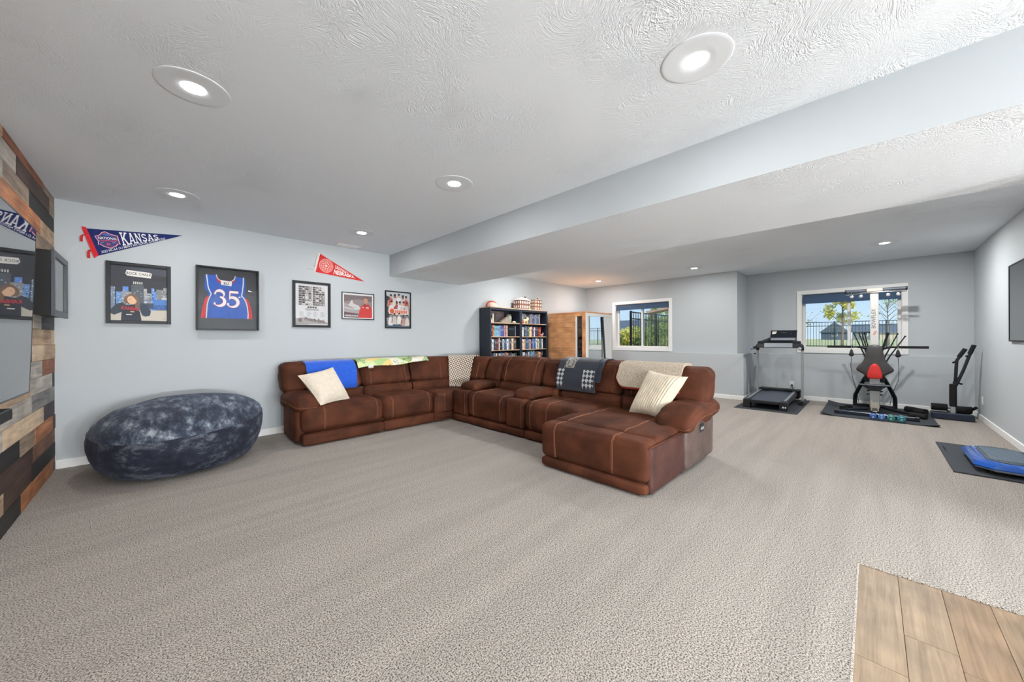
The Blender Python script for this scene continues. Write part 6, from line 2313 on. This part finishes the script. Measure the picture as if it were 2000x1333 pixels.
F.poly((232, 226, 218), [(.06, .62), (.06, .90), (.25, .90), (.19, .66)], 3)
F.rect((176, 112, 88), .07, .80, .20, .83, 4)
F.rect((120, 136, 156), .4, .76, .64, .775, 3)
F.ell((214, 220, 228), .80, .66, .008, .016, 8, 3)
F.build('display', cs, .2)
MB().tube([(8.83, 1.70, .98), (8.82, 1.73, .975)], .012, 8).build('knob', M_blackp, tr)
MB().tube([(9.42, 1.1, .12), (9.52, 1.13, .14), (9.56, 1.18, .22), (9.565, 1.2, .288)], .005, 6).build('power_cord', M_blackp, tr)

# ------------------------------------------------------------------ home gym
hg = thing('home_gym', 'rod-resistance home gym with white tower, black bench and red lumbar pad', 'home gym', (8.9, -.033, .012))
YG = -.033
M_tower = mat('tower_pale_grey', C(206, 204, 200), .35, var=(4, .04))
MB().box(8.985, 9.075, YG - .054, YG + .054, .30, 2.11, bev=.008).build('tower', M_tower, hg, smooth=0)
F = Flat((8.983, YG + .02, 1.46), (0, 0, 1), (0, 1, 0), .0003)
F.text((112, 116, 122), 'BOWFLEX', 0, -.034, .072, .001, 1.06, align='LEFT', layer=1)
F.build('lettering', hg)
F = Flat((8.983, YG, 1.38), (0, -1, 0), (0, 0, 1), .0003)
F.poly((196, 104, 92), [(-.02, -.04), (.0, .03), (.01, .03), (-.01, -.04)], 1)
F.poly((196, 104, 92), [(.0, -.03), (.02, .04), (.03, .04), (.01, -.03)], 1)
F.build('badge', hg)
MB().box(8.955, 9.085, YG - .105, YG + .095, 2.108, 2.165, bev=.01).build('top_bracket', mat('cream_bracket', C(212, 200, 184), .5), hg, smooth=0)
for s_, L in ((1, .355), (-1, .372)):
    MB().tube([(9.02, YG + .09 * s_, 2.138), (9.02, YG + L * s_, 2.138)], .031, 14).build('cross_arm', mat('slate_arm', C(82, 90, 100), .4), hg)
    MB().lathe([(.032, 0), (.034, .006), (.034, .022), (.02, .028)], 14, (0, 0, 0), M=Matrix.Translation((9.02, YG + L * s_, 2.138)) @ Matrix.Rotation(-PI / 2 * s_, 4, 'X')).build('arm_cap', M_blackp, hg)
    for yy in (.17, .29):
        m = MB()
        m.tube([(8.985, YG + yy * s_, 2.11), (8.985, YG + yy * s_, 2.055)], .004, 6)
        m.build('hook', M_chrome, hg)
        MB().lathe([(.018, -.008), (.026, -.006), (.02, 0), (.026, .006), (.018, .008)], 14, (0, 0, 0), M=Matrix.Translation((8.985, YG + yy * s_, 2.04)) @ Matrix.Rotation(PI / 2, 4, 'Y')).build('pulley', M_steel, hg)
MB().tube([(8.965, YG + .37, 2.07), (8.965, YG + .16, 2.095), (8.965, YG - .16, 2.098), (8.965, YG - .385, 2.085)], .010, 10).build('lat_bar', M_chrome, hg)
# resistance rods
MB().box(9.08, 9.18, YG - .13, YG + .13, .50, .66, bev=.01).build('rod_box', M_blackp, hg, smooth=0)
rods = [(.03, .225, 1.357), (.02, .160, 1.368), (.012, .125, 1.372), (.004, .090, 1.37), (-.01, -.190, 1.365), (-.018, -.207, 1.362), (-.03, -.312, 1.352), (-.045, -.398, 1.308)]
for a, y, z in rods:
    p0, p1 = Vector((9.13, YG + a, .62)), Vector((9.07, y, z))
    rd = MB().tube([p0, p0 + (p1 - p0) * .5 + Vector((0, (p1.y - p0.y) * -.06, 0)), p1], [.0125, .0105, .0085], 8).build('power_rod', M_blackp, hg)
    d = (p1 - p0).normalized()
    MB().tube([p1, p1 + d * .02], .012, 8).build('rod_cap', M_foam, rd)
MB().tube([(9.05, YG + .02, 1.40), (9.05, YG + .13, 1.395)], .012, 8).build('rod_binding', M_blackp, hg)
# press bar with curved inner ends, hanging grips and cables
for s_, yo, yi in ((1, .567, .20), (-1, -.632, -.26)):
    MB().tube([(8.60, yo, 1.140), (8.60, yi + .03 * s_, 1.140)], .0205, 14).build('bar_grip', M_foam, hg)
    MB().tube([(8.60, yi + .04 * s_, 1.140), (8.605, yi - .02 * s_, 1.140), (8.63, yi - .06 * s_, 1.132), (8.70, YG + .08 * s_, 1.10), (8.95, YG + .03 * s_, 1.06)], .017, 12).build('press_bar', M_blackm, hg)
    yh = .250 if s_ > 0 else -.302
    m = MB().tube([(8.59 + .022 * math.cos(a), yh, 1.118 + .03 * math.sin(a)) for a in [2 * PI * k / 14 for k in range(14)]], .004, 6, closed=True)
    m.build('clip_ring', M_chrome, hg)
    gp = MB().lathe([(.006, .068), (.016, .055), (.020, .035), (.036 * .8, .0), (.034, -.03), (.024, -.05), (.006, -.056)], 14, (8.59, yh, 1.028), fn=lambda p: Vector((p.x * .6, p.y, p.z))).build('cable_grip', M_blackp, hg)
    MB().tube([(8.59, yh, .975), (8.62, yh + .01 * s_, .80), (8.72, yh - .01, .60), (8.95, yh - .05 * s_, .36), (9.1, yh - .08 * s_, .12)], .004, 6).build('cable', M_blackp, hg)
# bench back: bell outline, padded
def padded(outline, x_back, thick, levels, name, m_, parent, cen):
    m = MB()
    V, Fc = [], []
    n = len(outline)
    L = [(1.0, 0.0), (1.0, thick * .45), (.975, thick * .75), (.92, thick * .93), (.8, thick), (.45, thick * 1.06)]
    for k, d in L:
        for y, z in outline:
            V.append((x_back - d, cen[0] + (y - cen[0]) * k, cen[1] + (z - cen[1]) * k))
    for i in range(len(L) - 1):
        for j in range(n):
            Fc.append((i * n + j, i * n + (j + 1) % n, (i + 1) * n + (j + 1) % n, (i + 1) * n + j))
    Fc.append(tuple((len(L) - 1) * n + j for j in range(n)))
    Fc.append(tuple(range(n - 1, -1, -1)))
    m.add(V, Fc)
    return m.build(name, m_, parent, smooth=50)
half = [(0, 1.178), (.04, 1.172), (.075, 1.150), (.092, 1.115), (.103, 1.05), (.115, .98), (.135, .91), (.168, .85), (.200, .808), (.222, .775), (.224, .745), (.205, .718), (.16, .685), (.10, .640), (.07, .622), (0, .618)]
def smooth_half(P):
    out = []
    for i in range(len(P) - 1):
        a, b, c, d = P[max(i - 1, 0)], P[i], P[i + 1], P[min(i + 2, len(P) - 1)]
        for k in range(3):
            t = k / 3
            out.append(tuple(.5 * (2 * b[q] + (c[q] - a[q]) * t + (2 * a[q] - 5 * b[q] + 4 * c[q] - d[q]) * t * t + (3 * b[q] - a[q] - 3 * c[q] + d[q]) * t ** 3) for q in (0, 1)))
    return out + [P[-1]]
half = smooth_half(half)
outl = [(YG + y, z) for y, z in half] + [(YG - y, z) for y, z in half[-2:0:-1]]
M_vinyl_b = mat('black_vinyl', C(62, 60, 60), .45, bump=(200, .15, 2, .002), var=(8, .1))
padded(outl, 8.66, .055, 5, 'bench_back', M_vinyl_b, hg, (YG, .85))
halfr = [(0, .858), (.028, .848), (.052, .815), (.072, .765), (.085, .71), (.092, .65), (.090, .62), (.075, .608), (0, .600)]
outr = [(YG + y, z) for y, z in halfr] + [(YG - y, z) for y, z in halfr[-2:0:-1]]
padded(outr, 8.604, .035, 5, 'lumbar_pad', mat('red_vinyl', C(206, 44, 40), .4, var=(10, .1)), hg, (YG, .70))
MB().box(8.66, 8.985, YG - .045, YG + .045, .66, .74, bev=.01).build('bench_support', M_steel, hg, smooth=0)
# lower post with adjusting pins, white foot and the foot plate
MB().box(8.66, 8.74, YG - .062, YG + .062, .10, .62, bev=.006).build('seat_post', M_steel, hg, smooth=0)
MB().prism([(-.05, .05), (.05, .05), (.05, .235), (.03, .235), (.03, .20), (.012, .19), (-.012, .205), (-.03, .20), (-.05, .21)], 8.648, 8.66, lambda a, b, h: (h, YG + a, b)).build('post_cover', mat('cream_plastic', C(214, 206, 190), .5), hg, smooth=0)
for z in (.585, .385, .325):
    for s_ in (-1, 1):
        MB().tube([(8.69, YG + .06 * s_, z), (8.69, YG + .098 * s_, z)], .011, 10).build('pin_knob', M_blackp, hg)
MB().box(8.50, 8.66, YG - .19, YG + .19, .487, .505, bev=.006).build('foot_plate', mat('slate_plate', C(44, 50, 58), .4), hg, smooth=0)
MB().prism([(-.15, .487), (.17, .487), (.10, .44), (.06, .40), (-.06, .40), (-.09, .44)], 8.55, 8.66, lambda a, b, h: (h, YG + a, b)).build('plate_bracket', M_blackm, hg, smooth=0)
for s_ in (-1, 1):
    MB().tube([(9.05, YG + .06 * s_, .66), (9.16, YG + .125 * s_, .56), (9.30, YG + .215 * s_, .33), (9.38, YG + .255 * s_, .22), (9.40, YG + .26 * s_, .15), (9.40, YG + .26 * s_, .016)], .030, 12).build('rear_leg', M_blackm, hg)
fb = MB().box(8.20, 8.265, -.50, .44, .014, .072, bev=.008).build('front_stabiliser', mat('blue_black_steel', C(34, 44, 62), .3), hg, smooth=0)
for y0, y1 in ((.40, .455), (-.515, -.46)):
    MB().box(8.192, 8.272, y0, y1, .0125, .078, bev=.008).build('end_cap', M_blackp, fb, smooth=0)
MB().box(8.26, 9.40, YG - .03, YG + .03, .03, .10, bev=.008).build('base_beam', M_blackm, hg, smooth=0)
MB().box(9.37, 9.43, YG - .27, YG + .27, .014, .06, bev=.008).build('rear_stabiliser', M_blackm, hg, smooth=0)

# attachments lying on the mat
def cuff(label, x, y, rot, nm='ankle_cuff'):
    t = thing(nm, label, 'strap', (x, y, .0125))
    M = Matrix.Translation((x, y, .0125)) @ Matrix.Rotation(rot, 4, 'Z')
    m = MB()
    pts = [M @ Vector((.075 * math.cos(a), .045 * math.sin(a), .03)) for a in [2 * PI * k / 20 for k in range(20)]]
    V, Fc = [], []
    for p in pts:
        c = M @ Vector((0, 0, .03))
        d = (p - c).normalized() * .005
        V += [p + Vector((0, 0, -.029)) - d, p + Vector((0, 0, .03)) - d, p + Vector((0, 0, .03)) + d, p + Vector((0, 0, -.029)) + d]
    n = len(pts)
    for i in range(n):
        for k in range(4):
            Fc.append((i * 4 + k, i * 4 + (k + 1) % 4, ((i + 1) % n) * 4 + (k + 1) % 4, ((i + 1) % n) * 4 + k))
    m.add(V, Fc).build('webbing', M_foam, t, smooth=50)
    MB().tube([M @ Vector((.085 + .016 * math.cos(a), .016 * math.sin(a), .03)) for a in [2 * PI * k / 12 for k in range(12)]], .003, 6, closed=True).build('metal_ring', M_chrome, t)
cuff('black webbing ankle cuff on the mat left of the home gym foot', 8.66, .36, .4)
cuff('black webbing ankle cuff behind another on the mat, left side', 8.86, .30, -.5)
cuff('black webbing cuff at the right rear of the home gym mat', 8.72, -.46, .2)
t = thing('leg_bar', 'black angled attachment bar with foam rollers lying on the home gym mat', 'gym attachment', (8.9, -.4, .0125))
MB().tube([(9.28, -.12, .045), (8.95, -.30, .045), (8.62, -.52, .045)], .022, 10).build('bar', M_blackm, t)
MB().tube([(9.18, -.42, .065), (8.98, -.62, .065)], .05, 16).build('roller', M_foam, t)
MB().tube([(8.62, -.44, .055), (8.52, -.60, .055)], .04, 16).build('roller', M_foam, t)
t = thing('curl_bar', 'black curved bar lying across the left of the home gym mat', 'gym attachment', (8.6, .2, .0125))
MB().tube([(8.42, .42, .03), (8.58, .34, .035), (8.78, .22, .035), (8.92, .06, .03)], .015, 10).build('bar', mat('blue_black_steel', C(34, 44, 62), .3), t)
MB().tube([(8.42, .42, .03), (8.50, .38, .032)], .022, 12).build('grip', M_foam, t)

# dumbbells
def dumbbell(x, y, c, label, s=1.0):
    t = thing('dumbbell', label, 'dumbbell', (x, y, .012), 'small vinyl dumbbells on the home gym mat')
    m_ = mat('vinyl_%d_%d_%d' % c, C(c), .35, var=(20, .1))
    r = .043 * s
    z = .0125 + r * .88
    for sx in (-1, 1):
        m = MB()
        prof = [(.012, -.026), (r * .8, -.026), (r, -.016), (r, .016), (r * .8, .026), (.012, .026)]
        V, Fc = [], []
        n = 8
        for rr, h in prof:
            for k in range(n):
                a = 2 * PI * (k + .5) / n
                V.append((x + sx * .058 * s + h * s, y + rr * math.cos(a), z + rr * math.sin(a) * .95))
        for i in range(len(prof) - 1):
            for k in range(n):
                Fc.append((i * n + k, i * n + (k + 1) % n, (i + 1) * n + (k + 1) % n, (i + 1) * n + k))
        Fc += [tuple(range(n)), tuple((len(prof) - 1) * n + k for k in range(n))]
        m.add(V, Fc).build('weight_head', m_, t, smooth=30)
    MB().tube([(x - .04 * s, y, z), (x + .04 * s, y, z)], .014, 10).build('handle', m_, t)
    F = Flat((x - .0848 * s, y + .008, z - .012), (0, -1, 0), (0, 0, 1), .0003)
    F.rect((224, 230, 236), .0, .0, .006, .02, 1)
    F.rect((224, 230, 236), .010, .006, .016, .026, 1)
    F.build('weight_mark', t)
dumbbell(8.06, -.012, (44, 86, 156), 'royal blue dumbbell at the left end of the row on the mat')
dumbbell(8.07, -.106, (70, 112, 176), 'lighter blue dumbbell, second from the left on the mat')
dumbbell(8.05, -.206, (42, 116, 112), 'green dumbbell, third from the left on the mat', 1.12)
dumbbell(8.05, -.315, (34, 110, 122), 'teal dumbbell at the right end of the row on the mat', 1.15)

# ------------------------------------------------------------------ squat machine in the corner
sq = thing('squat_machine', 'black squat machine with padded rollers and two handles in the corner', 'exercise machine', (9.1, -.93, 0))
MB().box(8.80, 8.90, -1.105, -.672, .003, .105, bev=.012).build('front_foot', mat('blue_black_steel', C(34, 44, 62), .3), sq, smooth=0)
MB().box(9.28, 9.36, -1.12, -.70, .003, .06, bev=.01).build('rear_foot', M_blackm, sq, smooth=0)
MB().box(8.88, 9.30, -.945, -.875, .03, .09, bev=.01).build('spine', M_blackm, sq, smooth=0)
MB().tube([(9.28, -.705, .135), (9.28, -.88, .135)], .058, 18).build('ankle_roller', M_foam, sq)
MB().tube([(9.26, -.95, .12), (9.26, -1.13, .12)], .058, 18).build('ankle_roller', M_foam, sq)
MB().tube([(9.28, -.69, .135), (9.26, -1.14, .125)], .014, 10).build('roller_axle', M_chrome, sq)
MB().tube([(9.2, -1.10, .12), (9.14, -1.16, .19)], [.018, .022], 10).build('lock_lever', M_foam, sq)
MB().box(8.93, 8.985, -.945, -.905, .05, .60, bev=.006).build('post', M_blackm, sq, smooth=0)
MB().box(8.885, 8.93, -.935, -.862, .20, .565, bev=.016).build('calf_pad', M_foam, sq, smooth=0)
MB().box(8.89, 8.93, -.925, -.875, .06, .205, bev=.004).build('post_plate', M_steel, sq, smooth=0)
MB().prism([(8.985, .10), (9.15, .09), (8.985, .24)], -.935, -.915, lambda a, b, h: (a, h, b)).build('gusset', M_blackm, sq, smooth=0)
MB().tube([(8.955, -.930, .58), (8.955, -.938, .80), (8.955, -.944, .93), (8.955, -.985, 1.02), (8.955, -1.028, 1.112)], .019, 12).build('handle_tube', M_blackm, sq)
MB().tube([(8.955, -.965, .985), (8.955, -1.030, 1.118)], .026, 14).build('handle_grip', M_foam, sq)
MB().tube([(8.955, -.935, .53), (8.955, -1.01, .78), (8.955, -1.06, .98), (8.955, -1.112, 1.172)], .019, 12).build('handle_tube', M_blackm, sq)
MB().tube([(8.955, -1.072, 1.04), (8.955, -1.115, 1.178)], .026, 14).build('handle_grip', M_foam, sq)
for p, q in (((8.955, -.925, .91), (8.94, -.905, .895)), ((8.955, -1.055, 1.005), (8.955, -1.03, 1.0)), ((8.955, -.955, .575), (8.955, -1.0, .56))):
    MB().tube([p, q], .014, 8).build('adjuster_knob', M_foam, sq)

# ------------------------------------------------------------------ vibration plate
vp = thing('vibration_plate', 'bright blue vibration plate with ribbed grey top on its mat', 'vibration plate', (5.95, -.92, .012))
vx0, vx1, vy0, vy1 = 5.50, 6.40, -1.165, -.690
def octo(ins, ch):
    x0, x1, y0, y1 = vx0 + ins, vx1 - ins, vy0 + ins, vy1 - ins
    return [(x0 + ch, y0), (x1 - ch, y0), (x1, y0 + ch), (x1, y1 - ch), (x1 - ch, y1), (x0 + ch, y1), (x0, y1 - ch), (x0, y0 + ch)]
def stack(levels, name, m_, parent):
    m = MB()
    V, Fc = [], []
    for ins, ch, z in levels:
        V += [(x, y, z) for x, y in octo(ins, ch)]
    n = 8
    for i in range(len(levels) - 1):
        for k in range(n):
            Fc.append((i * n + k, i * n + (k + 1) % n, (i + 1) * n + (k + 1) % n, (i + 1) * n + k))
    Fc += [tuple(range(n - 1, -1, -1)), tuple((len(levels) - 1) * n + k for k in range(n))]
    m.add(V, Fc)
    return m.build(name, m_, parent, smooth=25)
M_vblue = mat('gloss_blue_plastic', C(20, 84, 176), .15, coat=.5)
stack([(.05, .09, .040), (.012, .10, .052), (.004, .10, .066)], 'skirt', mat('silver_plastic', C(186, 192, 200), .3, metal=.3), vp)
stack([(.002, .10, .067), (0, .10, .078), (.018, .105, .108), (.045, .11, .122), (.06, .11, .124)], 'shell', M_vblue, vp)
pd = stack([(.085, .09, .1245), (.085, .09, .128), (.09, .09, .131)], 'top_pad', mat('dark_grey_pad', C(62, 74, 84), .6, bump=(90, .3)), vp)
for k in range(15):
    y = vy0 + .12 + k * (vy1 - vy0 - .24) / 14
    MB().box(vx0 + .16, vx1 - .16, y - .006, y + .006, .1312, .1335).build('rib', mat('pad_rib', C(104, 120, 134), .5), pd, smooth=0)
for k in range(9):
    x = vx0 + .18 + k * (vx1 - vx0 - .36) / 8
    MB().box(x - .004, x + .004, vy0 + .11, vy1 - .11, .1337, .135).build('cross_rib', mat('pad_rib', C(104, 120, 134), .5), pd, smooth=0)
for x in (vx0 + .14, vx1 - .14):
    for y in (vy0 + .12, vy1 - .12):
        MB().lathe([(.04, 0), (.036, .012), (.02, .03)], 14, (x, y, .0125)).build('sucker_foot', M_foam, vp)
MB().box(vx0 + .1, vx1 - .1, vy0 + .1, vy1 - .1, .02, .042).build('underside', M_blackp, vp, smooth=0)
for k, (a, b, c) in enumerate(((6.27, -.772, (226, 236, 246)), (6.22, -.762, (226, 236, 246)), (6.19, -.772, (226, 236, 246)), (6.06, -.764, (226, 236, 246)), (6.32, -.80, (110, 226, 200)))):
    MB().box(a - .009, a + .009, b - .004, b + .004, .1238, .1252, bev=.0005).build('indicator', flatmat(c, .3), vp, smooth=0)
